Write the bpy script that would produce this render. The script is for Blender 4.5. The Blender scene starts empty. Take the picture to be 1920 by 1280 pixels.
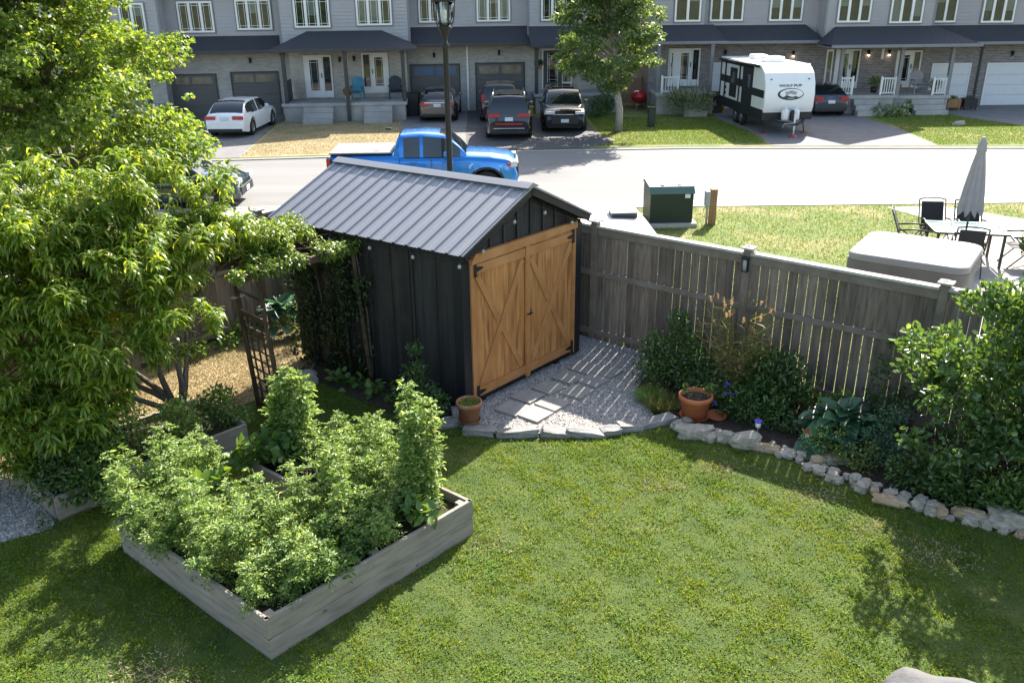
import bpy, bmesh, math, random
import numpy as np
from mathutils import Vector, Matrix
R = math.radians
random.seed(7); rng = np.random.default_rng(7)
S = bpy.context.scene
COL = S.collection

# ------------------------------------------------------------------ camera
cd = bpy.data.cameras.new('camera'); cam = bpy.data.objects.new('camera', cd); COL.objects.link(cam)
cd.sensor_width = 36; cd.lens = 36*1605/1920; cd.clip_end = 2000; cd.clip_start = .05
p_, r_ = R(22.2), R(-.65)
F = Vector((0, math.cos(p_), -math.sin(p_))); X0 = Vector((1, 0, 0)); U0 = X0.cross(F)
Rt = X0*math.cos(r_)+U0*math.sin(r_); Up = -X0*math.sin(r_)+U0*math.cos(r_)
M = Matrix((Rt, Up, -F)).transposed().to_4x4(); M.translation = (0, 0, 5.12)
cam.matrix_world = M
S.camera = cam

# ------------------------------------------------------------------ sun, sky, exposure
AZ, EL = R(25.5), R(37.5)
w = bpy.data.worlds.new('World'); S.world = w; w.use_nodes = True
nt = w.node_tree; bg = nt.nodes['Background']
sky = nt.nodes.new('ShaderNodeTexSky'); sky.sky_type = 'NISHITA'; sky.sun_disc = False
sky.sun_elevation = EL; sky.sun_rotation = AZ; sky.air_density = 1.0; sky.dust_density = 1.5; sky.ozone_density = 1.0
wb_ = nt.nodes.new('ShaderNodeVectorMath'); wb_.operation = 'MULTIPLY'; wb_.inputs[1].default_value = (1.06, 1.0, .90)
nt.links.new(sky.outputs[0], wb_.inputs[0]); nt.links.new(wb_.outputs[0], bg.inputs[0]); bg.inputs[1].default_value = 0.12
sl = bpy.data.lights.new('sun', 'SUN'); sl.energy = 4.7; sl.angle = R(.55); sl.color = (1, .95, .86)
so = bpy.data.objects.new('sun', sl); COL.objects.link(so)
sd = Vector((math.sin(AZ)*math.cos(EL), math.cos(AZ)*math.cos(EL), math.sin(EL)))
so.rotation_euler = sd.to_track_quat('Z', 'Y').to_euler()
S.view_settings.view_transform = 'Standard'; S.view_settings.look = 'None'
S.view_settings.exposure = 1.74; S.view_settings.gamma = 1
S.render.engine = 'CYCLES'; S.cycles.max_bounces = 6; S.cycles.diffuse_bounces = 3; S.cycles.glossy_bounces = 3
S.cycles.transmission_bounces = 4; S.cycles.transparent_max_bounces = 8; S.cycles.caustics_reflective = False; S.cycles.caustics_refractive = False

# ------------------------------------------------------------------ helpers
def tag(o, label=None, cat=None, group=None, kind=None):
    if label: o['label'] = label
    if cat: o['category'] = cat
    if group: o['group'] = group
    if kind: o['kind'] = kind
    return o

def thing(name, label, cat, loc=(0, 0, 0), rz=0, group=None):
    o = bpy.data.objects.new(name, None); COL.objects.link(o); o.empty_display_size = .2
    o.location = loc; o.rotation_euler = (0, 0, rz)
    return tag(o, label, cat, group)

def copy_tree(o, parent=None, kids=None):
    c = o.copy(); COL.objects.link(c)
    if parent: c.parent = parent
    for ch in list(o.children): copy_tree(ch, c)
    return c

class MB:
    def __init__(s): s.v = []; s.f = []; s.m = []; s.sm = []
    def add(s, vs, fs, mi=0, smooth=False):
        b = len(s.v); s.v += [tuple(v) for v in vs]
        for f in fs: s.f.append(tuple(b+i for i in f)); s.m.append(mi); s.sm.append(smooth)
        return s
    def box(s, x0, x1, y0, y1, z0, z1, mi=0, mat=None):
        vs = [Vector((x, y, z)) for x in (x0, x1) for y in (y0, y1) for z in (z0, z1)]
        if mat is not None: vs = [mat @ v for v in vs]
        return s.add(vs, [(0, 1, 3, 2), (4, 6, 7, 5), (0, 4, 5, 1), (2, 3, 7, 6), (0, 2, 6, 4), (1, 5, 7, 3)], mi)
    def cbox(s, x0, x1, y0, y1, z0, z1, c=.01, mi=0, mat=None):   # box with chamfered edges
        bm = bmesh.new(); bmesh.ops.create_cube(bm, size=1)
        for v in bm.verts: v.co = Vector(((x0+x1)/2+v.co.x*(x1-x0), (y0+y1)/2+v.co.y*(y1-y0), (z0+z1)/2+v.co.z*(z1-z0)))
        bmesh.ops.bevel(bm, geom=bm.edges[:], offset=c, segments=2, affect='EDGES', profile=.6)
        bm.verts.index_update()
        vs = [v.co.copy() for v in bm.verts]
        if mat is not None: vs = [mat @ v for v in vs]
        s.add(vs, [tuple(v.index for v in f.verts) for f in bm.faces], mi); bm.free(); return s
    def bar(s, a, b, wx, wz, mi=0, up=(0, 0, 1)):                  # rectangular bar from a to b
        a, b = Vector(a), Vector(b); d = (b-a).normalized(); up = Vector(up)
        if abs(d.dot(up)) > .98: up = Vector((1, 0, 0))
        sx = d.cross(up).normalized(); sz = sx.cross(d)
        vs = [q+sx*i*wx/2+sz*j*wz/2 for q in (a, b) for i, j in ((-1, -1), (1, -1), (1, 1), (-1, 1))]
        return s.add(vs, [(3, 2, 1, 0), (4, 5, 6, 7), (0, 1, 5, 4), (1, 2, 6, 5), (2, 3, 7, 6), (3, 0, 4, 7)], mi)
    def tube(s, pts, rad, n=8, mi=0, cap=True):
        pts = [Vector(p) for p in pts]
        if not hasattr(rad, '__len__'): rad = [rad]*len(pts)
        vs = []
        px = None
        for i, q in enumerate(pts):
            d = (pts[min(i+1, len(pts)-1)]-pts[max(i-1, 0)]).normalized()
            if px is None:
                px = d.cross(Vector((0, 0, 1)))
                if px.length < .05: px = d.cross(Vector((0, 1, 0)))
            px = (px-d*px.dot(d)).normalized(); py = d.cross(px)
            for k in range(n):
                t = 2*math.pi*k/n; vs.append(q+(px*math.cos(t)+py*math.sin(t))*rad[i])
        fs = [(i*n+k, i*n+(k+1) % n, (i+1)*n+(k+1) % n, (i+1)*n+k) for i in range(len(pts)-1) for k in range(n)]
        if cap: fs += [tuple(range(n))[::-1], tuple((len(pts)-1)*n+k for k in range(n))]
        return s.add(vs, fs, mi, True)
    def lathe(s, prof, n=24, c=(0, 0, 0), mi=0, axis='z', smooth=True):
        vs = []
        for r, z in prof:
            for k in range(n):
                t = 2*math.pi*k/n; a, b = r*math.cos(t), r*math.sin(t)
                v = (a, b, z) if axis == 'z' else ((z, a, b) if axis == 'x' else (a, z, b))
                vs.append((v[0]+c[0], v[1]+c[1], v[2]+c[2]))
        fs = [(i*n+k, i*n+(k+1) % n, (i+1)*n+(k+1) % n, (i+1)*n+k) for i in range(len(prof)-1) for k in range(n)]
        return s.add(vs, fs, mi, smooth)
    def prism(s, poly, y0, y1, mi=0, axis='y', mat=None, smooth=False):
        n = len(poly)
        f = {'y': lambda a, b, y: (a, y, b), 'z': lambda a, b, y: (a, b, y), 'x': lambda a, b, y: (y, a, b)}[axis]
        vs = [Vector(f(a, b, y)) for y in (y0, y1) for a, b in poly]
        if mat is not None: vs = [mat @ v for v in vs]
        return s.add(vs, [tuple(range(n)), tuple(range(2*n-1, n-1, -1))]+[(i, i+n, (i+1) % n+n, (i+1) % n) for i in range(n)], mi, smooth)
    def build(s, name, mats, parent=None, smooth=None, angle=None):
        me = bpy.data.meshes.new(name); me.from_pydata(s.v, [], s.f)
        if not isinstance(mats, (list, tuple)): mats = [mats]
        for m in mats: me.materials.append(m)
        me.polygons.foreach_set('material_index', s.m)
        me.polygons.foreach_set('use_smooth', [smooth if smooth is not None else x for x in s.sm])
        me.update()
        bm = bmesh.new(); bm.from_mesh(me); bmesh.ops.recalc_face_normals(bm, faces=bm.faces); bm.to_mesh(me); bm.free()
        if angle: me.set_sharp_from_angle(angle=R(angle))
        o = bpy.data.objects.new(name, me); COL.objects.link(o)
        if parent: o.parent = parent
        return o

# ------------------------------------------------------------------ materials
def mat(name, col, rough=.7, var=.15, scale=4, bump=0, bscale=None, metal=0, stretch=(1, 1, 1), island=0, col2=None, spots=None, spec=None, coat=0, detail=6, emit=None, bdist=.01):
    m = bpy.data.materials.new(name); m.use_nodes = True; n = m.node_tree.nodes; L = m.node_tree.links
    b = n['Principled BSDF']; b.inputs['Roughness'].default_value = rough; b.inputs['Metallic'].default_value = metal
    if spec is not None: b.inputs['Specular IOR Level'].default_value = spec
    if coat: b.inputs['Coat Weight'].default_value = coat; b.inputs['Coat Roughness'].default_value = .04
    if emit: b.inputs['Emission Color'].default_value = (*emit[:3], 1); b.inputs['Emission Strength'].default_value = emit[3]
    tc = n.new('ShaderNodeTexCoord'); mp = n.new('ShaderNodeMapping'); mp.inputs['Scale'].default_value = stretch
    L.new(tc.outputs['Object'], mp.inputs[0])
    c2 = col2 or tuple(min(1, c*(1+var)) for c in col); c1 = col if col2 else tuple(c*(1-var) for c in col)
    nz = n.new('ShaderNodeTexNoise'); nz.inputs['Scale'].default_value = scale; nz.inputs['Detail'].default_value = detail
    L.new(mp.outputs[0], nz.inputs['Vector'])
    cr = n.new('ShaderNodeValToRGB'); cr.color_ramp.elements[0].color = (*c1, 1); cr.color_ramp.elements[1].color = (*c2, 1)
    cr.color_ramp.elements[0].position = .3; cr.color_ramp.elements[1].position = .7
    L.new(nz.outputs[0], cr.inputs[0]); out = cr.outputs[0]
    if island:
        g = n.new('ShaderNodeNewGeometry'); mr = n.new('ShaderNodeMapRange'); mr.inputs[3].default_value = 1-island; mr.inputs[4].default_value = 1+island
        L.new(g.outputs['Random Per Island'], mr.inputs[0])
        mx = n.new('ShaderNodeVectorMath'); mx.operation = 'SCALE'; L.new(out, mx.inputs[0]); L.new(mr.outputs[0], mx.inputs['Scale']); out = mx.outputs[0]
    if spots:   # (colour, scale, low, high): stains
        n2 = n.new('ShaderNodeTexNoise'); n2.inputs['Scale'].default_value = spots[1]; n2.inputs['Detail'].default_value = 4; L.new(mp.outputs[0] if len(spots) > 4 else tc.outputs['Object'], n2.inputs['Vector'])
        mr = n.new('ShaderNodeMapRange'); mr.inputs[1].default_value = spots[2]; mr.inputs[2].default_value = spots[3]; L.new(n2.outputs[0], mr.inputs[0])
        mx = n.new('ShaderNodeMix'); mx.data_type = 'RGBA'; L.new(mr.outputs[0], mx.inputs[0]); L.new(out, mx.inputs[6]); mx.inputs[7].default_value = (*spots[0], 1); out = mx.outputs[2]
    L.new(out, b.inputs['Base Color'])
    if bump:
        bz = n.new('ShaderNodeTexNoise'); bz.inputs['Scale'].default_value = bscale or scale*4; bz.inputs['Detail'].default_value = 5; L.new(mp.outputs[0], bz.inputs['Vector'])
        bp = n.new('ShaderNodeBump'); bp.inputs['Strength'].default_value = bump; bp.inputs['Distance'].default_value = bdist
        L.new(bz.outputs[0], bp.inputs['Height']); L.new(bp.outputs[0], b.inputs['Normal'])
    return m

def leafmat(name, c1, c2, c3=None, trans=.35, rough=.45, spec=.5, tmul=1.6, yel=(1.25, 1.1, .45), patch=None):
    m = bpy.data.materials.new(name); m.use_nodes = True; n = m.node_tree.nodes; L = m.node_tree.links
    b = n['Principled BSDF']; b.inputs['Roughness'].default_value = rough; b.inputs['Specular IOR Level'].default_value = spec
    g = n.new('ShaderNodeNewGeometry'); cr = n.new('ShaderNodeValToRGB'); e = cr.color_ramp.elements
    e[0].color = (*c1, 1); e[1].color = (*c2, 1); e[1].position = .85
    if c3: k = e.new(1.0); k.color = (*c3, 1)
    L.new(g.outputs['Random Per Island'], cr.inputs[0]); out = cr.outputs[0]
    if patch:
        tc = n.new('ShaderNodeTexCoord'); 
        for col, sc, lo, hi in patch:
            nz = n.new('ShaderNodeTexNoise'); nz.inputs['Scale'].default_value = sc; nz.inputs['Detail'].default_value = 4; L.new(tc.outputs['Object'], nz.inputs['Vector'])
            mr = n.new('ShaderNodeMapRange'); mr.inputs[1].default_value = lo; mr.inputs[2].default_value = hi; L.new(nz.outputs[0], mr.inputs[0])
            mx2 = n.new('ShaderNodeMix'); mx2.data_type = 'RGBA'; L.new(mr.outputs[0], mx2.inputs[0]); L.new(out, mx2.inputs[6]); mx2.inputs[7].default_value = (*col, 1); out = mx2.outputs[2]
    L.new(out, b.inputs['Base Color'])
    vm = n.new('ShaderNodeVectorMath'); vm.operation = 'MULTIPLY'; vm.inputs[1].default_value = tuple(tmul*y for y in yel); L.new(out, vm.inputs[0])
    t = n.new('ShaderNodeBsdfTranslucent'); L.new(vm.outputs[0], t.inputs[0])
    mx = n.new('ShaderNodeMixShader'); mx.inputs[0].default_value = trans; L.new(b.outputs[0], mx.inputs[1]); L.new(t.outputs[0], mx.inputs[2])
    L.new(mx.outputs[0], n['Material Output'].inputs[0]); return m

def brickmat(name, c1, c2, mortar, bw=.21, bh=.07):
    m = bpy.data.materials.new(name); m.use_nodes = True; n = m.node_tree.nodes; L = m.node_tree.links; b = n['Principled BSDF']
    b.inputs['Roughness'].default_value = .85
    tc = n.new('ShaderNodeTexCoord'); sp = n.new('ShaderNodeSeparateXYZ'); cb = n.new('ShaderNodeCombineXYZ'); L.new(tc.outputs['Object'], sp.inputs[0])
    ad = n.new('ShaderNodeMath'); ad.operation = 'ADD'; L.new(sp.outputs[0], ad.inputs[0]); L.new(sp.outputs[1], ad.inputs[1]); L.new(ad.outputs[0], cb.inputs[0]); L.new(sp.outputs[2], cb.inputs[1])
    br = n.new('ShaderNodeTexBrick'); br.inputs['Color1'].default_value = (*c1, 1); br.inputs['Color2'].default_value = (*c2, 1); br.inputs['Mortar'].default_value = (*mortar, 1)
    br.inputs['Scale'].default_value = 1; br.inputs['Brick Width'].default_value = bw; br.inputs['Row Height'].default_value = bh; br.inputs['Mortar Size'].default_value = .008
    L.new(cb.outputs[0], br.inputs['Vector'])
    nz = n.new('ShaderNodeTexNoise'); nz.inputs['Scale'].default_value = 1.6; nz.inputs['Detail'].default_value = 7; L.new(tc.outputs['Object'], nz.inputs['Vector'])
    mr = n.new('ShaderNodeMapRange'); mr.inputs[3].default_value = .75; mr.inputs[4].default_value = 1.25; L.new(nz.outputs[0], mr.inputs[0])
    vm = n.new('ShaderNodeVectorMath'); vm.operation = 'SCALE'; L.new(br.outputs[0], vm.inputs[0]); L.new(mr.outputs[0], vm.inputs['Scale']); L.new(vm.outputs[0], b.inputs['Base Color'])
    bp = n.new('ShaderNodeBump'); bp.inputs['Distance'].default_value = .01; bp.inputs['Strength'].default_value = .5; bp.invert = True; L.new(br.outputs['Fac'], bp.inputs['Height']); L.new(bp.outputs[0], b.inputs['Normal'])
    return m

def glassmat(name, tint=(.8, .85, .85), refl=.05):
    m = bpy.data.materials.new(name); m.use_nodes = True; n = m.node_tree.nodes; L = m.node_tree.links
    for x in list(n):
        if x.type == 'BSDF_PRINCIPLED': n.remove(x)
    t = n.new('ShaderNodeBsdfTransparent'); t.inputs[0].default_value = (*tint, 1); g = n.new('ShaderNodeBsdfGlossy'); g.inputs['Roughness'].default_value = .03
    lw = n.new('ShaderNodeLayerWeight'); lw.inputs[0].default_value = .25; mr = n.new('ShaderNodeMapRange'); mr.inputs[3].default_value = refl; mr.inputs[4].default_value = 1; L.new(lw.outputs['Fresnel'], mr.inputs[0])
    mx = n.new('ShaderNodeMixShader'); L.new(mr.outputs[0], mx.inputs[0]); L.new(t.outputs[0], mx.inputs[1]); L.new(g.outputs[0], mx.inputs[2]); L.new(mx.outputs[0], n['Material Output'].inputs[0]); return m

K = {}
K['ground'] = mat('ground', (.085, .10, .03), .95, .3, .8, .6, 20, col2=(.16, .145, .06))
K['lawn'] = mat('lawn', (.045, .08, .010), .95, .3, 3.0, .9, 90, col2=(.09, .125, .018), spots=((.16, .145, .055), .75, .62, .80), bdist=.03)
K['nlawn'] = mat('neighbour_lawn', (.10, .15, .022), .95, .3, 2.2, 1, 40, col2=(.17, .19, .05), spots=((.30, .24, .11), .6, .50, .68), bdist=.03)
K['drylawn'] = mat('dry_lawn', (.26, .20, .10), .95, .3, 1.2, 1, 30, col2=(.42, .34, .19), spots=((.14, .17, .04), .5, .52, .75), bdist=.03)
K['road'] = mat('asphalt', (.165, .158, .152), .9, .12, .8, .3, 90, stretch=(.12, 1.6, 1), col2=(.205, .197, .19), spots=((.135, .13, .128), .3, .55, .74))
K['drive'] = mat('old_asphalt', (.145, .138, .138), .9, .2, 2, .3, 90, col2=(.19, .18, .18))
K['newdrive'] = mat('new_asphalt', (.062, .060, .062), .85, .2, 2, .3, 90, col2=(.09, .086, .088))
K['concrete'] = mat('concrete', (.36, .34, .31), .9, .1, 2.5, .2, 60, spots=((.28, .26, .24), 3, .6, .8))
K['porchc'] = mat('porch_concrete', (.36, .35, .34), .9, .15, 2, .4, 30)
K['gravelbase'] = mat('gravel_base', (.23, .21, .185), .95, .4, 60, 1, 90, col2=(.42, .40, .37), bdist=.02)
K['pebble'] = mat('pebble', (.36, .33, .30), .85, .1, 20, 0, island=.5)
K['paver'] = mat('paver', (.30, .285, .26), .9, .12, 9, .4, 60)
K['soil'] = mat('soil', (.035, .024, .015), .95, .4, 12, 1, 40, col2=(.075, .052, .034), bdist=.05)
K['rock'] = mat('rock', (.26, .22, .17), .9, .2, 9, .8, 30, island=.0, col2=(.48, .425, .35), spots=((.18, .14, .10), 6, .55, .75), bdist=.02)
K['rocktan'] = mat('tan_rock', (.34, .23, .13), .9, .2, 9, .8, 30, col2=(.48, .36, .24), bdist=.02)
K['slab'] = mat('slab_stone', (.17, .165, .16), .85, .2, 7, .7, 25, col2=(.30, .28, .265), bdist=.02)
K['bedwood'] = mat('bed_wood', (.20, .17, .14), .85, .2, 3, .5, 30, stretch=(1, 1, 6), col2=(.33, .285, .24), island=.14, spots=((.10, .08, .07), 9, .68, .76))
K['fencewood'] = mat('fence_wood', (.135, .102, .08), .9, .2, 5, .5, 30, stretch=(6, 6, .6), col2=(.235, .187, .152), island=.34, spots=((.06, .05, .045), 3, .55, .8, 1))
K['fencerail'] = mat('fence_rail', (.16, .128, .10), .9, .2, 5, .5, 30, col2=(.24, .20, .165), island=.1, spots=((.07, .06, .05), 12, .68, .75))
K['fencetop'] = mat('fence_cap', (.34, .31, .28), .85, .2, 5, .4, 30, col2=(.45, .42, .38), island=.1)
K['shedblack'] = mat('shed_black', (.010, .010, .012), .6, .4, 3, .4, 30, stretch=(5, 5, .6), col2=(.024, .024, .026), island=.35, spots=((.04, .035, .03), 2.5, .58, .8))
K['shedtrim'] = mat('shed_trim', (.006, .007, .010), .55, .2, 3)
K['doorwood'] = mat('door_wood', (.36, .14, .042), .5, .15, 3.5, .3, 25, stretch=(4, 4, .5), col2=(.54, .26, .09), island=.13, spots=((.24, .075, .02), 3.2, .52, .72, 1))
K['doortrim'] = mat('door_trim', (.37, .155, .05), .5, .12, 3.5, .3, 25, col2=(.49, .235, .09), island=.1)
K['metalroof'] = mat('metal_roof', (.27, .265, .282), .38, .04, 2, 0, metal=.25)
K['iron'] = mat('black_iron', (.006, .006, .006), .6, .1)
K['arbor'] = mat('arbor_wood', (.035, .016, .009), .7, .2, 6, .4, 30, col2=(.10, .06, .035))
K['terra'] = mat('terracotta', (.45, .12, .045), .75, .12, 6, .2, 40, col2=(.52, .17, .07))
K['terraold'] = mat('old_terracotta', (.30, .11, .055), .8, .12, 8, .2, 40, col2=(.40, .18, .10), spots=((.30, .24, .14), 7, .56, .66))
K['bark'] = mat('bark', (.10, .075, .055), .9, .2, 12, .8, 40, stretch=(3, 3, .7), col2=(.19, .155, .12), bdist=.02)
K['greybark'] = mat('grey_bark', (.24, .22, .20), .9, .2, 12, .6, 40, col2=(.36, .33, .30))
K['stem'] = mat('green_stem', (.10, .16, .04), .7, .2)
K['drystem'] = mat('dry_stem', (.20, .16, .07), .8, .2)
K['grassblade'] = leafmat('grass_blade', (.075, .13, .012), (.175, .228, .024), (.36, .34, .12), .4, .8, .10, 1.5, (1.2, 1.1, .5), patch=[((.205, .245, .036), .7, .48, .80), ((.075, .14, .012), 2.2, .50, .68), ((.38, .35, .17), 1.5, .62, .80)])
K['clover'] = leafmat('clover_leaf', (.06, .135, .014), (.13, .22, .025), (.20, .28, .05), .25, .8, .1, 1.3)
K['maple'] = leafmat('maple_leaf', (.055, .11, .02), (.17, .25, .05), (.34, .36, .11), .48, .5, .4, 1.9)
K['maplefar'] = leafmat('far_maple_leaf', (.055, .10, .03), (.13, .19, .06), (.24, .25, .12), .4, .45, .45, 1.7, (1.15, 1.1, .55))
K['peach'] = leafmat('peach_leaf', (.065, .13, .018), (.22, .31, .04), (.46, .46, .10), .48, .38, .5, 1.9, (1.3, 1.1, .35))
K['tomato'] = leafmat('tomato_leaf', (.12, .205, .045), (.27, .37, .10), (.50, .53, .24), .42, .5, .45, 1.35, (1.15, 1.1, .6))
K['carrot'] = leafmat('feathery_leaf', (.16, .22, .04), (.28, .33, .07), (.40, .42, .13), .35, .5, .4, 1.3, (1.2, 1.1, .5))
K['bean'] = leafmat('bean_leaf', (.06, .13, .025), (.15, .24, .05), (.26, .34, .12), .3, .5, .45, 1.5)
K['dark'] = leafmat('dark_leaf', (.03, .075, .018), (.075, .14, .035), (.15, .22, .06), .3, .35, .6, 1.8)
K['vinewall'] = leafmat('shade_tinted_vine_leaf', (.010, .026, .008), (.03, .06, .014), (.06, .10, .03), .2, .45, .4, 1.3)  # darker copy of the vine leaf; shade of the wall side put into its colour
K['blueleaf'] = leafmat('bluish_leaf', (.03, .075, .045), (.07, .16, .08), (.11, .22, .11), .25, .45, .5, 1.2, (1, 1.1, .8))
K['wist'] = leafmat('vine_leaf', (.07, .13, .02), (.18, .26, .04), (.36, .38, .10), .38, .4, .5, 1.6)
K['lilac'] = leafmat('shrub_leaf', (.045, .10, .028), (.11, .19, .05), (.24, .32, .10), .32, .28, .7, 1.7)
K['silver'] = leafmat('variegated_leaf', (.16, .22, .12), (.34, .38, .24), (.5, .5, .36), .25, .5, .4, 1.1)
K['seed'] = leafmat('seed_head', (.36, .23, .11), (.50, .35, .19), (.6, .44, .26), .4, .7, .2, 1.3, (1.1, 1, .8))
K['reed'] = leafmat('reed_leaf', (.09, .13, .03), (.19, .19, .06), (.30, .24, .10), .4, .5, .4, 1.4)
K['purple'] = mat('purple_petal', (.16, .08, .55), .6, .2)
K['white'] = mat('white_paint', (.78, .78, .76), .5, .03, 3)
K['greyplastic'] = mat('grey_plastic', (.35, .35, .36), .6, .05)
K['glass'] = glassmat('window_glass')
K['room'] = mat('room_dark', (.025, .028, .03), .9, .5, 2.0, col2=(.085, .08, .075))
K['blind'] = mat('blind', (.42, .42, .40), .8, .08, 3)
K['curtain'] = mat('curtain', (.40, .41, .40), .8, .25, 5, stretch=(4, 4, .3))
K['siding'] = mat('siding', (.38, .37, .385), .7, .05, 2)
K['siding2'] = mat('taupe_siding', (.36, .34, .345), .7, .05, 2)
K['trimgrey'] = mat('grey_trim', (.20, .205, .22), .6, .05)
K['trimdark'] = mat('dark_trim', (.035, .036, .042), .5, .1)
K['brickL'] = brickmat('light_brick', (.33, .315, .30), (.44, .42, .40), (.40, .39, .37))
K['brickR'] = brickmat('dark_brick', (.14, .125, .13), (.24, .215, .21), (.34, .32, .31))
K['shingle'] = mat('shingle', (.028, .028, .034), .9, .3, 25, .6, 40, col2=(.055, .055, .066))
K['garagedark'] = mat('garage_dark', (.105, .10, .102), .6, .05)
K['garagewhite'] = mat('garage_white', (.62, .64, .68), .5, .03)
K['doorwhite'] = mat('door_white', (.70, .71, .73), .5, .03)
K['doorgrey'] = mat('door_grey', (.045, .05, .065), .5, .05)
K['bulb'] = mat('lit_bulb', (.9, .8, .6), .5, 0, emit=(1, .85, .6, 6))
K['rubber'] = mat('rubber', (.012, .012, .013), .8, .1)
K['rim'] = mat('alloy', (.45, .46, .48), .3, .05, metal=.9)
K['chrome'] = mat('chrome', (.75, .76, .78), .12, .02, metal=1)
K['carglass'] = mat('car_glass', (.010, .013, .016), .04, .1, spec=.9)
K['tail'] = mat('tail_lamp', (.42, .012, .015), .2, .1, coat=.5)
K['headl'] = mat('head_lamp', (.55, .58, .60), .1, .1, spec=.9)
K['plate'] = mat('number_plate', (.62, .66, .72), .5, .03)
K['black'] = mat('black_plastic', (.015, .015, .016), .55, .1)
K['green_metal'] = mat('green_metal', (.008, .022, .016), .45, .12, 2)
K['camper'] = mat('camper_white', (.80, .80, .78), .4, .03, 3, coat=.3)
K['red'] = mat('red_enamel', (.45, .02, .02), .3, .1, coat=.4)
K['fabric'] = mat('grey_fabric', (.31, .295, .305), .9, .08, 6, .3, 60)
K['tubside'] = mat('tub_side', (.16, .15, .15), .7, .1, 3, .2)
K['tubtop'] = mat('tub_cover', (.27, .255, .245), .55, .04, 3, .15, 14)
K['tableglass'] = mat('table_glass', (.13, .25, .25), .08, .05, spec=.8)
K['sling'] = mat('sling', (.02, .02, .022), .8, .1)
K['frame'] = mat('bronze_frame', (.06, .055, .05), .45, .1, metal=.5)
K['coverf'] = mat('cover_fabric', (.095, .092, .092), .8, .06, 3, .5, 9, bdist=.03)
K['cedar'] = mat('cedar_post', (.24, .12, .05), .8, .2, 5, .4, 30, stretch=(5, 5, .6), col2=(.34, .19, .09))
K['blue'] = mat('blue_plastic', (.05, .22, .33), .6, .1)
K['yellow'] = mat('yellow_plastic', (.55, .42, .02), .5, .1)
K['bluebin'] = mat('blue_bin', (.05, .06, .30), .5, .1)

def paint(name, c, rough=.22, metal=.3):
    return mat(name, c, rough, .03, 2, metal=metal, coat=1)

# ------------------------------------------------------------------ leaves
T_DIA = ([(0, 0, 0), (.45, .5, .10), (1, 0, -.08), (.45, -.5, .10)], [(0, 1, 2, 3)])
T_FOLD = ([(0, 0, 0), (.35, .5, .14), (.8, .32, .06), (1, 0, -.12), (.8, -.32, .06), (.35, -.5, .14)], [(0, 1, 2, 3), (0, 3, 4, 5)])
T_LONG = ([(0, 0, 0), (.28, .5, .02), (.28, -.5, .02), (.65, .42, -.16), (.65, -.42, -.16), (1, 0, -.50)], [(0, 1, 2), (1, 3, 4, 2), (3, 5, 4)])
T_ARCH = ([(0, .12, 0), (0, -.12, 0), (.26, .5, .10), (.26, -.5, .10), (.56, .46, .02), (.56, -.46, .02), (.80, .30, -.22), (.80, -.30, -.22), (.92, 0, -.52)], [(0, 2, 3, 1), (2, 4, 5, 3), (4, 6, 7, 5), (6, 8, 7)])
T_HEART = ([(0, 0, 0), (-.12, .28, .06), (.2, .52, .10), (.65, .36, .03), (1, 0, -.15), (.65, -.36, .03), (.2, -.52, .10), (-.12, -.28, .06)], [(0, 1, 2, 3, 4), (0, 4, 5, 6, 7)])
T_MAPLE = ([(0, 0, 0), (.1, .42, .05), (.42, .24, .03), (.5, .52, .0), (.68, .16, .02), (1, 0, -.12), (.68, -.16, .02), (.5, -.52, 0), (.42, -.24, .03), (.1, -.42, .05)], [(0, 1, 2), (0, 2, 3, 4), (0, 4, 5), (0, 5, 6), (0, 6, 7, 8), (0, 8, 9)])
T_BLADE = ([(0, .5, 0), (0, -.5, 0), (1, 0, 0)], [(0, 1, 2)])

def leaves(name, P, D, N, Ln, Wd, tmpl, m, parent=None):
    """P positions, D leaf axis, N leaf normal; one merged leaf mesh"""
    P = np.asarray(P, float); D = np.asarray(D, float); N = np.asarray(N, float)
    D = D/np.linalg.norm(D, axis=1, keepdims=True).clip(1e-6); Y = np.cross(N, D); Y /= np.linalg.norm(Y, axis=1, keepdims=True).clip(1e-6); N = np.cross(D, Y)
    tv, tf = tmpl; tv = np.array(tv); n = len(P); k = len(tv)
    Ln = np.broadcast_to(Ln, n); Wd = np.broadcast_to(Wd, n)
    V = P[:, None]+D[:, None]*(tv[None, :, 0:1]*Ln[:, None, None])+Y[:, None]*(tv[None, :, 1:2]*Wd[:, None, None])+N[:, None]*(tv[None, :, 2:3]*Ln[:, None, None])
    V = V.reshape(-1, 3)
    me = bpy.data.meshes.new(name)
    sizes = np.array([len(f) for f in tf]); flat = np.concatenate([np.array(f) for f in tf])
    loops = (flat[None]+np.arange(n)[:, None]*k).reshape(-1); tot = np.tile(sizes, n)
    me.vertices.add(len(V)); me.vertices.foreach_set('co', V.reshape(-1).astype(np.float32))
    me.loops.add(len(loops)); me.loops.foreach_set('vertex_index', loops.astype(np.int32))
    me.polygons.add(len(tot)); st = np.concatenate([[0], np.cumsum(tot)[:-1]]); me.polygons.foreach_set('loop_start', st.astype(np.int32))
    me.update(calc_edges=True); me.materials.append(m)
    o = bpy.data.objects.new(name, me); COL.objects.link(o)
    if parent: o.parent = parent
    return o

def rdir(n, up=0.):
    d = rng.normal(size=(n, 3)); d /= np.linalg.norm(d, axis=1, keepdims=True); d[:, 2] += up; return d

def clump_points(centers, radii, per, flat=1.0):
    P = []
    for c, r, k in zip(centers, radii, per):
        d = rng.normal(size=(k, 3)); d /= np.linalg.norm(d, axis=1, keepdims=True); q = d*(rng.random(k)**.45)[:, None]*r; q[:, 2] *= flat; P.append(np.array(c)+q)
    return np.concatenate(P)

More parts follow.
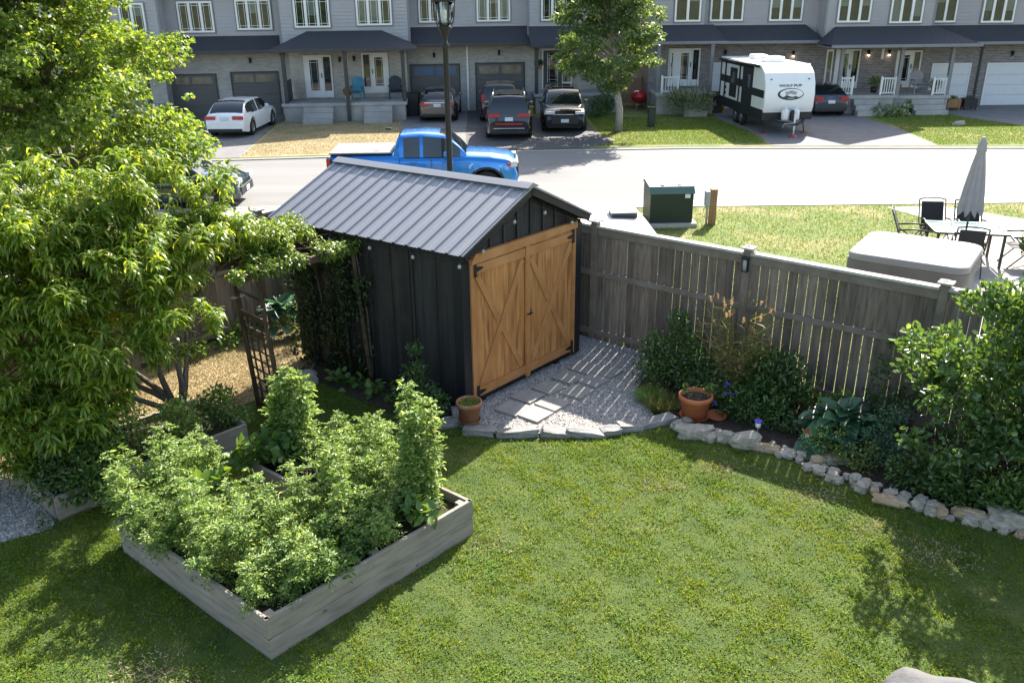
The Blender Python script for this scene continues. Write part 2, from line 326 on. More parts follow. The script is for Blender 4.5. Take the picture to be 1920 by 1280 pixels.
# ================================================================== GROUND AND ROAD
def Ny(x): return float(np.interp(x, [-60, -12, -4.8, 4.5, 13.4, 60], [17.5, 21.5, 22.1, 22.43, 22.43, 20.5]))
def Fy(x): return float(np.interp(x, [-60, -9.1, .8, 6.4, 17.2, 60], [24.5, 29.0, 30.05, 30.3, 29.6, 26.8]))
RX = [-60, -40, -25, -16, -12, -9.1, -7, -4.8, -2, .8, 2.5, 4.5, 6.4, 9, 13.4, 17.2, 25, 40, 60]

def strip(name, f0, f1, z, m, kind='structure', xs=RX, z1=None):
    b = MB(); vs = []
    for x in xs: vs += [(x, f0(x), z), (x, f1(x), z if z1 is None else z1)]
    b.add(vs, [(2*i, 2*i+2, 2*i+3, 2*i+1) for i in range(len(xs)-1)]); return tag(b.build(name, m), kind=kind)

def ground():
    b = MB(); xs = [-900, -300]+RX+[300, 900]; rows = []
    cx = lambda f, x: f(max(-60, min(60, x)))
    for x in xs:
        n, f = cx(Ny, x), cx(Fy, x)
        rows.append([(x, -700, 0), (x, -20, 0), (x, n-.14, 0), (x, n-.02, -.05), (x, f+.02, -.05), (x, f+.14, 0), (x, 60, 0), (x, 1500, 0)])
    k = len(rows[0]); vs = [v for r in rows for v in r]
    fs = [(i*k+j, (i+1)*k+j, (i+1)*k+j+1, i*k+j+1) for i in range(len(xs)-1) for j in range(k-1)]
    b.add(vs, fs); return tag(b.build('ground', K['ground']), kind='structure')
ground()
strip('road', lambda x: Ny(x)-.01, lambda x: Fy(x)+.01, -.042, K['road'])

def slabstrip(name, f0, f1, z0, z1, m):
    b = MB(); vs = []
    for x in RX: vs += [(x, f0(x), z0), (x, f0(x), z1), (x, f1(x), z1), (x, f1(x), z0)]
    n = len(RX)
    fs = [(4*i+j, 4*i+4+j, 4*i+4+(j+1) % 4, 4*i+(j+1) % 4) for i in range(n-1) for j in range(4)]+[(0, 1, 2, 3), tuple(4*(n-1)+j for j in (3, 2, 1, 0))]
    b.add(vs, fs); return tag(b.build(name, m), kind='structure')
slabstrip('sidewalk', lambda x: Ny(x)-.97, lambda x: Ny(x)-.17, -.05, .02, K['concrete'])
slabstrip('kerb_near', lambda x: Ny(x)-.166, lambda x: Ny(x), -.12, .03, K['concrete'])
slabstrip('kerb_far', lambda x: Fy(x), lambda x: Fy(x)+.36, -.12, -.005, K['concrete'])
def flat(name, poly, z, m, kind='structure'):
    b = MB(); b.add([(x, y, z) for x, y in poly], [tuple(range(len(poly)))]); return tag(b.build(name, m), kind=kind)
# joints in the sidewalk
b = MB()
for x in np.arange(-11, 16, 1.5):
    b.box(x-.01, x+.01, Ny(x)-.965, Ny(x)-.175, .018, .0215)
tag(b.build('sidewalk_joints', K['drive']), kind='structure')

YARD = [(-2.53, 15.75), (1.21, 12.71), (3.2, 11.09), (5.13, 9.55), (7.1, 7.95), (9, 6.4), (9, -3), (-12, -3), (-9.6, 6.0), (-4.07, 13.6)]
flat('back_lawn', YARD, .004, K['lawn'])
flat('neighbour_lawn', [(-2.3, 15.9), (1.3, 12.9), (9.3, 6.4), (30, 6), (30, 20.7), (13.4, Ny(13.4)-.975), (4.5, Ny(4.5)-.975), (-4.8, Ny(-4.8)-.975), (-12, Ny(-12)-.975), (-14, 14), (-6, 12)], .003, K['nlawn'])
# dry grass strip behind the arbor
flat('dry_grass_patch', [(-5.9, 9.8), (-4.1, 10.0), (-2.95, 11.0), (-2.9, 13.0), (-3.9, 13.4), (-5.2, 11.9), (-6.8, 10.6)], .008, K['drylawn'])
flat('dry_grass_edge', [(-7.4, 8.4), (-5.75, 8.55), (-5.3, 9.0), (-5.9, 9.7), (-7.5, 9.6)], .0085, K['drylawn'])

# ------------------------------------------------------------------ fences
def fence(name, label, p0, dirn, n, caps=True, span=2.5, H=1.83, first=True, gapf=None, rev=1):
    """posts every span along dirn; slat panels between; p0 first post"""
    a = math.atan2(dirn[1], dirn[0]); t = thing(name, label, 'fence', (p0[0], p0[1], 0), a)
    for i in range(n+1):
        if i == 0 and not first: continue
        x = i*span; b = MB(); b.cbox(x-.052, x+.052, -.052, .052, 0, 1.90, .006); po = b.build('post', K['fencerail'], t)
        c = MB(); c.cbox(x-.085, x+.085, -.085, .085, 1.90, 1.925, .006); c.add([(x-.065, -.065, 1.925), (x+.065, -.065, 1.925), (x+.065, .065, 1.925), (x-.065, .065, 1.925), (x, 0, 1.955)], [(0, 1, 4), (1, 2, 4), (2, 3, 4), (3, 0, 4), (3, 2, 1, 0)])
        c.build('post_cap', K['fencetop'], t)
    for i in range(n):
        x0 = i*span+.055; x1 = (i+1)*span-.055; b = MB(); q = random.Random(i*7+len(label))
        k = 18; wd = (x1-x0)/k
        for j in range(k):
            g = gapf(i, j) if gapf else .006
            l = x0+j*wd+g/2; r = x0+(j+1)*wd-g/2; lean = q.uniform(-.0025, .0025); dy = q.uniform(-.002, .002)
            b.add([(l+lean, -.010+dy, .008), (r+lean, -.010+dy, .008), (r, -.010+dy, H-.02), (l, -.010+dy, H-.02), (l+lean, .009+dy, .008), (r+lean, .009+dy, .008), (r, .009+dy, H-.02), (l, .009+dy, H-.02)],
                  [(0, 1, 2, 3), (5, 4, 7, 6), (4, 0, 3, 7), (1, 5, 6, 2), (3, 2, 6, 7), (4, 5, 1, 0)])
        b.build('slat_panel', K['fencewood'], t)
        for z, h, nm in ((.10, .045, 'bottom_rail'), (1.06, .045, 'middle_rail')):
            m = MB(); m.cbox(x0, x1, -.055*rev if rev > 0 else .014, -.014*rev if rev > 0 else .055, z, z+h*1.9, .004); m.build(nm, K['fencerail'], t)
        m = MB(); m.cbox(x0, x1, -.035 if rev > 0 else .014, -.014 if rev > 0 else .035, H-.13, H-.012, .004); m.build('top_rail', K['fencerail'], t)
        m = MB(); m.cbox(x0-.003, x1+.003, -.065, .065, H-.008, H+.026, .004); m.build('cap_rail', K['fencetop'], t)
    return t

qg = random.Random(3)
def gaps(i, j):      # gap widths of the right-hand fence, wide ones where the photograph shows daylight
    if i == 3: return .005 if j > 11 else .010+.005*qg.random()
    if i == 2: return .015+.004*qg.random() if j < 13 else .013
    return .003+.011*qg.random()
fence('wooden_fence', 'long weathered grey board fence behind the shed and garden border', (-2.53, 15.74), (.776, -.631), 6, gapf=lambda i, j: {0: .006, 1: .005}.get(i, (.006+.011*qg.random()) if i == 2 else ((.012 if j < 13 else .006) if i == 3 else .010 if i == 4 else .005)), span=2.46)
fence('wooden_fence', 'shadowed grey board fence behind the arbor and peach tree', (-2.62, 15.62), (-.585, -.811), 5, span=2.5, first=False, gapf=lambda i, j: .004, rev=-1)

# ------------------------------------------------------------------ shed
SA, SB = R(49.1), R(144.3)
su = Vector((math.cos(SA), math.sin(SA), 0)); sv = Vector((math.cos(SB), math.sin(SB), 0)); sn = Vector((su.y, -su.x, 0))   # sn: outward from the door wall
SW, SL_, ZE, ZR = 2.42, 3.12, 2.18, 2.82
shed = thing('garden_shed', 'black board shed with ribbed metal roof and natural wood double doors', 'shed', (-.634, 10.163, 0))
def sp(i, j, z): return su*i+sv*j+Vector((0, 0, z))
def skewbox(b, i0, i1, j0, j1, z0, z1, mi=0):
    vs = [sp(i, j, z) for i in (i0, i1) for j in (j0, j1) for z in (z0, z1)]
    return b.add(vs, [(0, 1, 3, 2), (4, 6, 7, 5), (0, 4, 5, 1), (2, 3, 7, 6), (0, 2, 6, 4), (1, 5, 7, 3)], mi)
slope = (ZR-.09-ZE)/(SW/2+.09)
def rz(i): return ZR-.09-abs(i-SW/2)*slope
# walls: vertical boards, with uneven faces and battens
b = MB(); q = random.Random(2)
k = 15
for s in range(k):   # left wall
    j0, j1 = s*SL_/k, (s+1)*SL_/k; o = q.uniform(0, .010)
    skewbox(b, -.012-o, .02, j0+.002, j1-.002, .07, ZE-.02)
b.build('side_wall', K['shedblack'], shed)
b = MB()
for s in range(k): skewbox(b, SW-.02, SW+.012, s*SL_/k+.002, (s+1)*SL_/k-.002, .07, ZE-.02)
b.build('side_wall', K['shedblack'], shed)
for jf in (0, SL_):
    b = MB(); n = 12
    for s in range(n):
        i0, i1 = s*SW/n+.0015, (s+1)*SW/n-.0015; d0, d1 = (jf-.012-q.uniform(0, .004), jf+.02) if jf == 0 else (jf-.02, jf+.012)
        vs = [sp(i, j, z) for i in (i0, i1) for j in (d0, d1) for z in (.07, rz(i)-.01)]
        if i0 < SW/2 < i1: pass
        b.add(vs, [(0, 1, 3, 2), (4, 6, 7, 5), (0, 4, 5, 1), (2, 3, 7, 6), (0, 2, 6, 4), (1, 5, 7, 3)])
    b.build('gable_wall', K['shedblack'], shed)
b = MB()   # battens on gable, corner boards
for s in range(1, 9):
    i = s*SW/9; vs = [sp(i+d, j, z) for d in (-.02, .02) for j in (-.034, -.0165) for z in (1.9, rz(i)-.03)]
    b.add(vs, [(0, 1, 3, 2), (4, 6, 7, 5), (0, 4, 5, 1), (2, 3, 7, 6), (0, 2, 6, 4), (1, 5, 7, 3)])
for s in range(1, 8):
    j = s*SL_/8; skewbox(b, -.036, -.022, j-.02, j+.02, .07, ZE-.03)
b.build('batten', K['shedblack'], shed)
for i0, i1 in ((-.04, .10), (SW-.12, SW+.04)):
    b = MB(); skewbox(b, i0, i1, -.055, -.036, .06, 2.02 if i0 < 0 else 2.06); skewbox(b, i0 if i0 < 0 else i1-.02, i0+.02 if i0 < 0 else i1, -.0355, .09, .06, 2.1); b.build('corner_board', K['shedtrim'], shed)
# base skids
b = MB(); skewbox(b, .02, SW-.02, .02, SL_-.02, .02, .069); skewbox(b, .3, .4, -.02, .019, 0, .065); skewbox(b, 1.9, 2.0, -.02, .019, 0, .065); b.build('base_frame', K['shedtrim'], shed)
# roof: deck, ribbed sheets, ridge cap, fascia
J0, J1 = -.144, SL_+.25
for side in (-1, 1):
    ie = SW/2+side*(SW/2+.095)
    def rp(u_, j, up=0):     # u_: 0 ridge .. 1 eave
        i = SW/2+(ie-SW/2)*u_; z = ZR-.03-(ZR-.03-ZE)*u_
        nrm = Vector((0, 0, 1))*math.cos(.5)+su*side*math.sin(.5)
        return sp(i, j, z)+nrm*up
    b = MB()   # underside boards
    vs = [rp(u_, j, h) for u_ in (0, 1) for j in (J0+.01, J1-.01) for h in (-.035, -.006)]
    b.add(vs, [(0, 1, 3, 2), (4, 6, 7, 5), (0, 4, 5, 1), (2, 3, 7, 6), (0, 2, 6, 4), (1, 5, 7, 3)]); b.build('roof_deck', K['shedtrim'], shed)
    b = MB(); prof = []  # trapezoid ribs along j
    n = 16; pitch = (J1-J0)/n
    for s in range(n+1):
        j = J0+s*pitch
        pr = [(-.030, .004), (-.013, .026), (.013, .026), (.030, .004)]
        for dj, h in pr:
            if J0 <= j+dj <= J1+1e-6 or s in (0, n): prof.append((min(max(j+dj, J0), J1), h))
        if s < n:
            for fr in (.33, .66): prof += [(j+pitch*fr-.02, .004), (j+pitch*fr, .008), (j+pitch*fr+.02, .004)]
    vs = []; 
    for j, h in prof: vs += [rp(.02, j, h), rp(1.035, j, h)]
    b.add(vs, [(2*i, 2*i+2, 2*i+3, 2*i+1) for i in range(len(prof)-1)], 0)
    b.build('roof_sheet', K['metalroof'], shed)
    b = MB()
    c0, c1 = rp(1.0, J0+.005, -.045), rp(1.0, J1-.005, -.045); b.bar(c0, c1, .018, .09); b.build('eave_fascia', K['shedtrim'], shed)
    b = MB(); b.bar(rp(0.0, J0-.004, -.05), rp(1.01, J0-.004, -.05), .02, .10); b.build('rake_board', K['shedtrim'], shed)
    b = MB(); b.bar(rp(0.02, J0-.012, .004), rp(1.03, J0-.012, .004), .035, .02); b.build('rake_trim', K['metalroof'], shed); b = MB(); b.bar(rp(0.0, J1+.01, -.03), rp(1.02, J1+.01, -.03), .02, .1); b.build('rake_trim', K['metalroof'], shed)
b = MB(); vs = []
for j in (J0-.03, J1+.03):
    for du, h in ((-.115, -.036), (-.115, -.030), (-.03, .012), (0, .026), (.03, .012), (.115, -.030), (.115, -.036)):
        vs.append(sp(SW/2+du, j, ZR-.03+h+.028))
b.add(vs, [(i, i+7, i+8, i+1) for i in range(6)]+[tuple(range(7)), tuple(range(13, 6, -1))]); b.build('ridge_cap', K['metalroof'], shed)
# doors on the front gable wall (i along wall)
def dbox(b, i0, i1, z0, z1, d0, d1, mi=0): return skewbox(b, i0, i1, -d1, -d0, z0, z1, mi)
def dbar(b, a, c, wd, d0, d1):   # diagonal board in the door plane, a=(i,z)
    a = Vector((a[0], a[1])); c = Vector((c[0], c[1])); t = (c-a).normalized(); nn = Vector((-t.y, t.x))*wd/2
    vs = []
    for p in (a+nn, a-nn, c-nn, c+nn):
        for d in (d0, d1): vs.append(sp(p.x, -d, p.y))
    b.add(vs, [(0, 2, 4, 6), (1, 7, 5, 3), (0, 1, 3, 2), (2, 3, 5, 4), (4, 5, 7, 6), (6, 7, 1, 0)])
DI0, DI1, DM = .175, 2.225, 1.195; Z0, Z1 = .13, 2.10
for a, c, mid in ((DI0, DM-.035, 0), (DM+.035, DI1, 1)):
    n = 6; b = MB(); wd = (c-a)/n
    for s in range(n): dbox(b, a+s*wd+.002, a+(s+1)*wd-.002, Z0, Z1-.09, .038, .058+q.uniform(0, .003))
    dr = b.build('shed_door', K['doorwood'], shed)
    for za, zb in ((Z1-.25, Z1-.13), (Z0+.02, Z0+.14)): f = MB(); dbox(f, a, c, za, zb, .062, .082); f.build('door_rail', K['doortrim'], dr)
    f = MB(); dbar(f, (a+.09, Z0+.19), (c-.05, Z1-.28), .085, .062, .080); f.build('cross_brace', K['doortrim'], dr)
    f = MB(); m_ = ((a+c)/2, (Z0+Z1)/2-.03); A_ = Vector((a+.05, Z1-.29)); C_ = Vector((c-.08, Z0+.17)); mm = (A_+C_)/2; t = (C_-A_).normalized()
    dbar(f, A_, mm-t*.055, .085, .062, .079); dbar(f, mm+t*.055, C_, .085, .062, .079); f.build('cross_brace', K['doortrim'], dr)
    for z in (Z1-.19, Z0+.08):   # strap hinges
        h = MB(); i0 = a if mid == 0 else c; s_ = 1 if mid == 0 else -1
        dbox(h, min(i0-s_*.02, i0+s_*.025), max(i0-s_*.02, i0+s_*.025), z-.10, z+.10, .083, .091)
        vs = [sp(i0+s_*u_, -d, z+zz) for u_, zz in ((.025, .035), (.025, -.035), (.13, -.014), (.155, 0), (.13, .014)) for d in (.083, .091)]
        h.add(vs, [(0, 2, 4, 6, 8), (9, 7, 5, 3, 1)]+[(2*i, 2*i+1, (2*i+3) % 10, (2*i+2) % 10) for i in range(5)]); h.build('hinge', K['iron'], dr)
f = MB(); dbox(f, .105, .17, .10, Z1-.05, .036, .075); f.build('door_jamb', K['doortrim'], shed)
f = MB(); dbox(f, 2.23, 2.295, .10, Z1, .036, .075); f.build('door_jamb', K['doortrim'], shed)
f = MB(); dbox(f, DM-.032, DM+.045, Z0-.03, Z1-.06, .063, .095); f.build('centre_post', K['doortrim'], shed)
f = MB(); vs = [sp(i, -d, z) for i, z in ((.10, 2.015), (.18, 2.115), (2.30, 2.115), (2.30, 2.02), (.10, 1.985)) for d in (.04, .10)]
f.add(vs, [(0, 2, 4, 6, 8), (9, 7, 5, 3, 1)]+[(2*i, 2*i+1, (2*i+3) % 10, (2*i+2) % 10) for i in range(5)]); f.build('door_header', K['doortrim'], shed)
f = MB(); dbox(f, DM+.055, DM+.095, .98, 1.08, .060, .075); dbox(f, DM-.02, DM+.09, 1.02, 1.04, .096, .106); f.build('latch', K['iron'], shed)
# string lights under the eaves
gl = mat('globe', (.35, .35, .33), .15, .1, spec=.8)
t = thing('string_lights', 'black string of small clear globe bulbs hung under the shed eaves', 'string lights', (-.634, 10.163, 0))
pts = []
for s in range(0, 9): pts.append(sp(-.12, SL_-.2-s*(SL_-.1)/8, ZE-.10-.05*math.sin(s*math.pi/2)**2))
pts += [sp(-.02+s*(SW/2)/4, -.125, rz(s*SW/8)-.16) for s in range(0, 5)]+[sp(SW/2+s*SW/8, -.125, rz(SW/2+s*SW/8)-.16) for s in range(1, 5)]
b = MB(); b.tube(pts, .004, 5); b.build('cable', K['black'], t)
for p in pts[::2]:
    b = MB(); b.lathe([(0, -.085), (.018, -.08), (.026, -.062), (.02, -.04), (.01, -.03)], 10, p); bb = b.build('bulb', gl, t)
    b = MB(); b.lathe([(.011, -.034), (.011, 0), (0, .002)], 8, p); b.build('socket', K['black'], bb)

# ------------------------------------------------------------------ raised bed (U shaped) : origin at near corner B
B0 = Vector((-2.03, 5.60, 0)); ba = Vector((-.775, .632, 0)); bc = Vector((.678, .735, 0)); BLa, BLc, BH = 2.39, 2.38, .41
def bp_(a, c, z=0): return B0+ba*a+bc*c+Vector((0, 0, z))
bed = thing('raised_bed', 'U shaped weathered timber raised bed full of vegetables in the lawn', 'raised bed', B0)
def bedwall(p, q_, nin, name='side_board'):
    """two stacked boards from p to q (a,c coords), nin inward direction in (a,c)"""
    for zz, z2 in ((0, .200), (.209, BH)):
        b = MB(); T = .04 if zz else .036
        P1, P2 = bp_(*p)-B0, bp_(*q_)-B0; I = (ba*nin[0]+bc*nin[1]).normalized()*T
        k = 12; vs = []
        for i in range(k+1):
            c = P1.lerp(P2, i/k); wob = I*(.06*math.sin(i*1.7+z2*20))
            for off, z in ((0, zz), (0, z2-.004), (.1, z2), (.92, z2), (1, z2-.004), (1, zz)): vs.append(c+wob+I*off+Vector((0, 0, z)))
        n = 6; fs = [(i*n+j, (i+1)*n+j, (i+1)*n+(j+1) % n, i*n+(j+1) % n) for i in range(k) for j in range(n)]+[tuple(range(n)), tuple(k*n+j for j in range(n))]
        b.add(vs, fs); b.build(name, K['bedwood'], bed)
NC0, NC1, NA = .92, 1.45, 1.35
bedwall((.0, 0), (BLa, 0), (0, 1)); bedwall((0, .0), (0, BLc), (1, 0)); bedwall((0, BLc), (BLa, BLc), (0, -1))
bedwall((BLa, .041), (BLa, NC0), (-1, 0)); bedwall((BLa, NC1), (BLa, BLc-.041), (-1, 0))
bedwall((NA, NC0), (BLa-.041, NC0), (0, -1)); bedwall((NA, NC1), (BLa-.041, NC1), (0, 1)); bedwall((NA, NC0-.039), (NA, NC1+.039), (-1, 0))
for a, c in ((.085, .085), (.085, BLc-.085), (BLa-.085, .085), (.085, 1.2), (1.2, .085), (BLa-.085, BLc-.085)):
    b = MB(); m_ = Matrix.Translation(bp_(a, c)-B0) @ Matrix.Rotation(math.atan2(bc.y, bc.x), 4, 'Z'); b.cbox(-.04, .04, -.04, .04, 0, BH-.015, .004, mat=m_); b.build('corner_post', K['bedwood'], bed)
b = MB()
def soilgrid(a0, a1, c0, c1, n=14):
    vs = []; z = .31
    for i in range(n+1):
        for j in range(n+1): vs.append(bp_(a0+(a1-a0)*i/n, c0+(c1-c0)*j/n, z+random.uniform(-.02, .02))-B0)
    b.add(vs, [(i*(n+1)+j, (i+1)*(n+1)+j, (i+1)*(n+1)+j+1, i*(n+1)+j+1) for i in range(n) for j in range(n)], 0, True)
soilgrid(.03, BLa-.03, .03, NC0-.03); soilgrid(.03, BLa-.03, NC1+.03, BLc-.03); soilgrid(.03, NA-.03, NC0-.031, NC1+.031)
b.build('soil', K['soil'], bed)

# second bed under the peach tree
bed2 = thing('raised_bed', 'low dark timber bed under the peach tree beside the gravel path', 'raised bed', (-4.81, 7.68, 0))
def wall2(p, q_, h=.28, T=.045):
    for z0, z1 in ((0, h/2-.002), (h/2+.002, h)):
        b = MB(); b.bar(Vector((p[0]+4.81, p[1]-7.68, (z0+z1)/2)), Vector((q_[0]+4.81, q_[1]-7.68, (z0+z1)/2)), T, z1-z0); b.build('side_board', K['bedwood'], bed2)
wall2((-4.81, 7.68), (-3.26, 9.30)); wall2((-4.84, 7.72), (-5.62, 8.44)); wall2((-3.29, 9.34), (-4.06, 10.05)); wall2((-5.6, 8.48), (-4.09, 10.03))
b = MB(); vs = [(-.02, .05), (1.5, 1.64), (.74, 2.32), (-.78, .79)]; b.add([(x, y, .20) for x, y in vs], [(0, 1, 2, 3)]); b.build('soil', K['soil'], bed2)

# gravel path at the left
flat('gravel_path', [(-9, 8.9), (-6.9, 8.6), (-5.85, 8.75), (-5.62, 8.41), (-4.86, 7.70), (-4.80, 7.52), (-5.22, 7.28), (-7.0, 6.4), (-9.5, 5.8)], .010, K['gravelbase'])
GP = [(-.62, 9.95), (-.85, 9.75), (-.25, 9.50), (.45, 9.48), (1.04, 9.47), (1.60, 9.66), (1.85, 9.85), (1.75, 10.3), (1.75, 10.9), (2.1, 11.5), (2.35, 11.73), (.98, 12.85), (.6, 12.5), (.72, 12.06), (-.78, 10.28)]
flat('gravel_patio', GP, .010, K['gravelbase'])
def inpoly(P, poly):
    x, y = P[:, 0], P[:, 1]; c = np.zeros(len(P), bool); n = len(poly)
    for i in range(n):
        x0, y0 = poly[i]; x1, y1 = poly[(i+1) % n]
        if y0 == y1: continue
        m = ((y0 > y) != (y1 > y)) & (x < (x1-x0)*(y-y0)/(y1-y0)+x0); c ^= m
    return c
def pebbles(name, poly, n, avoid=(), s=(.008, .02)):
    P = np.array(poly); lo, hi = P.min(0), P.max(0); q = lo+(hi-lo)*rng.random((n*3, 2)); q = q[inpoly(q, poly)][:n]
    for a in avoid: q = q[~inpoly(q, a)]
    n = len(q); oc = np.array([(1, 0, 0), (0, 1, 0), (-1, 0, 0), (0, -1, 0), (.1, .1, 1), (.2, 0, -1)]); fc = [(0, 1, 4), (1, 2, 4), (2, 3, 4), (3, 0, 4)]
    sc = rng.uniform(*s, size=(n, 1, 1))*rng.uniform(.6, 1.3, size=(n, 1, 3)); th = rng.random(n)*6.28; c, s_ = np.cos(th), np.sin(th)
    V = oc[None, :5]*sc; V = V+rng.normal(size=V.shape)*.15*sc; V = np.stack([V[..., 0]*c[:, None]-V[..., 1]*s_[:, None], V[..., 0]*s_[:, None]+V[..., 1]*c[:, None], V[..., 2]*.8], -1)
    V[..., :2] += q[:, None]; V[..., 2] += .012; V = V.reshape(-1, 3)
    me = bpy.data.meshes.new(name); lp = (np.array(fc).reshape(-1)[None]+np.arange(n)[:, None]*5).reshape(-1)
    me.vertices.add(len(V)); me.vertices.foreach_set('co', V.reshape(-1).astype(np.float32)); me.loops.add(len(lp)); me.loops.foreach_set('vertex_index', lp.astype(np.int32))
    me.polygons.add(n*4); me.polygons.foreach_set('loop_start', (np.arange(n*4)*3).astype(np.int32)); me.update(calc_edges=True); me.materials.append(K['pebble'])
    o = bpy.data.objects.new(name, me); COL.objects.link(o); return tag(o, kind='stuff')
PC = [(.29, 9.96, 0), (.53, 10.26, 0), (.0, 10.13, 2), (.20, 10.50, 1), (.50, 10.76, -1), (.80, 11.10, 0), (.88, 10.62, 2), (1.14, 10.98, -1), (1.05, 11.42, 1), (1.36, 11.27, 0)]
pav_lab = ['sunlit square stone paver nearest the flat edging stones', 'sunlit square stone paver second from the edging stones', 'shaded square paver nearest the small terracotta pot', 'square paver half in shed shadow beside the sunlit pair',
           'square stone paver in the row by the doors, fourth from the small pot', 'square stone paver farther along the door row, fifth from the small pot', 'shaded square paver striped by sun behind the sunlit pair', 'striped square paver in the outer row, nearer the leafy plants', 'square paver at the far end of the row by the doors', 'square paver at the far end of the outer row by the fence']
pavpoly = []
for i, (x, y, dz) in enumerate(PC):
    a = R(49+dz*2.5); h = .178; c, s = math.cos(a)*h, math.sin(a)*h
    pavpoly.append([(x+c-s, y+s+c), (x-c-s, y-s+c), (x-c+s, y-s-c), (x+c+s, y+s-c)])
    b = MB(); b.cbox(-.175, .175, -.175, .175, .0, .042, .006); o = b.build('paver', K['paver']); o.location = (x, y, .002+.003*(i % 3)); o.rotation_euler = (R((i % 3-1)*.8), R((i % 2)*.8), a)
    tag(o, pav_lab[i], 'paver', 'square pavers in the gravel patio')
pebbles('gravel', GP, 24000, pavpoly)
pebbles('gravel', [(-9, 8.9), (-6.9, 8.6), (-5.85, 8.75), (-5.62, 8.41), (-4.86, 7.70), (-4.80, 7.52), (-5.22, 7.28), (-7.0, 6.4)], 15000)

# ------------------------------------------------------------------ stones
from mathutils import noise as mnoise
def stone(name, c, s, rz_, m, seed, label, cat, group=None, flatn=1.0, rough=.28):
    bm = bmesh.new(); bmesh.ops.create_cube(bm, size=2); bmesh.ops.subdivide_edges(bm, edges=bm.edges[:], cuts=3, use_grid_fill=True)
    for v in bm.verts:
        u = v.co.copy(); k = u.normalized(); u = u.lerp(k*1.25, .45 if flatn == 1 else .12)
        n = mnoise.noise_vector(u*1.3+Vector((seed*3.1, seed*1.7, 0))); n2 = mnoise.noise_vector(u*3.4+Vector((seed, 9, seed)))
        u += n*rough*1.6+n2*rough*.35; v.co = Vector((u.x*s[0], u.y*s[1], u.z*s[2]))
    me = bpy.data.meshes.new(name); bm.to_mesh(me); bm.free(); me.materials.append(m)
    o = bpy.data.objects.new(name, me); COL.objects.link(o); o.location = c; o.rotation_euler = (random.uniform(-.15, .15), random.uniform(-.15, .15), rz_)
    return tag(o, label, cat, group)
es = [(-.82, 9.72, .17, 20, 'dark flat edging stone beside the small terracotta pot'), (-.42, 9.50, .20, -5, 'grey flat edging stone in shade just right of the small pot'), (.06, 9.45, .26, 3, 'long pale flat edging stone where the shed shadow ends'), (.53, 9.43, .17, -3, 'short flat edging stone between two longer sunlit ones'), (.90, 9.42, .22, -4, 'sunlit wedge of flat edging stone in the middle of the patio edge'), (1.22, 9.47, .13, 8, 'small dark edging stone between two paler flat ones'), (1.47, 9.56, .16, 14, 'brown flat edging stone where the fence shadow ends'), (1.83, 9.70, .25, 22, 'long grey edging stone at the corner next to the garden border')]
for i, (x, y, l, a, lb) in enumerate(es): stone('edging_stone', (x, y, .035), (l, .085, .05), R(a), K['slab'], i+1, lb, 'edging stone', 'flat edging stones along the gravel patio', .5, .16)
stone('edging_stone', (-.72, 9.93, .05), (.07, .16, .07), R(10), K['slab'], 33, 'upright grey stone behind the small pot at the shed corner', 'edging stone', 'flat edging stones along the gravel patio', .5, .18)
path = [(2.05, 9.60), (2.26, 9.36), (2.55, 9.24), (2.85, 9.10), (3.12, 8.93), (3.30, 8.74), (3.45, 8.50), (3.62, 8.27), (3.82, 8.10), (4.03, 7.95), (4.22, 7.75), (4.40, 7.58), (4.65, 7.46), (4.88, 7.34), (5.15, 7.16), (5.5, 6.95)]
for k_, (x, y, sx, sy, sz, a, mm, lb) in enumerate([
    (2.24, 9.36, .20, .10, .08, -5, 'rock', 'large flat pale grey boulder in front of the big terracotta pot'), (2.58, 9.26, .10, .07, .07, -20, 'rock', 'white blocky border rock right of the large flat boulder'),
    (2.80, 9.10, .155, .09, .10, -12, 'rock', 'big squarish grey boulder in the border beyond the lit lawn corner'), (3.03, 8.98, .15, .045, .05, -25, 'rocktan', 'long tan rock lying next to the big squarish boulder'),
    (4.03, 7.82, .16, .06, .05, -18, 'rocktan', 'long tan rock lying low in front of the rock row by the shrub'), (4.45, 7.62, .06, .10, .06, 15, 'rocktan', 'upright orange tan rock leaning in the row below the big shrub'),
    (4.72, 7.52, .14, .07, .06, -35, 'rocktan', 'long tan rock behind the row at the foot of the big shrub'), (5.05, 7.40, .17, .11, .09, 0, 'rock', 'large rounded grey rock at the right end of the border'), (3.72, 8.72, .17, .10, .05, 0, 'rock', 'flat pinkish grey slab lying under the rhubarb leaves'),
    (2.12, 9.62, .07, .05, .05, -20, 'rocktan', 'small tan rock beside the base of the big terracotta pot'), (-2.95, 11.05, .16, .10, .09, 20, 'rock', 'lone pale boulder on dry grass between arbor and shed')]):
    stone('rock', (x, y, sz*.75), (sx, sy, sz), R(a), K[mm], 50+k_, lb, 'rock', 'rocks edging the garden border' if k_ != 10 else None)
n_ = 0
rr = random.Random(11)
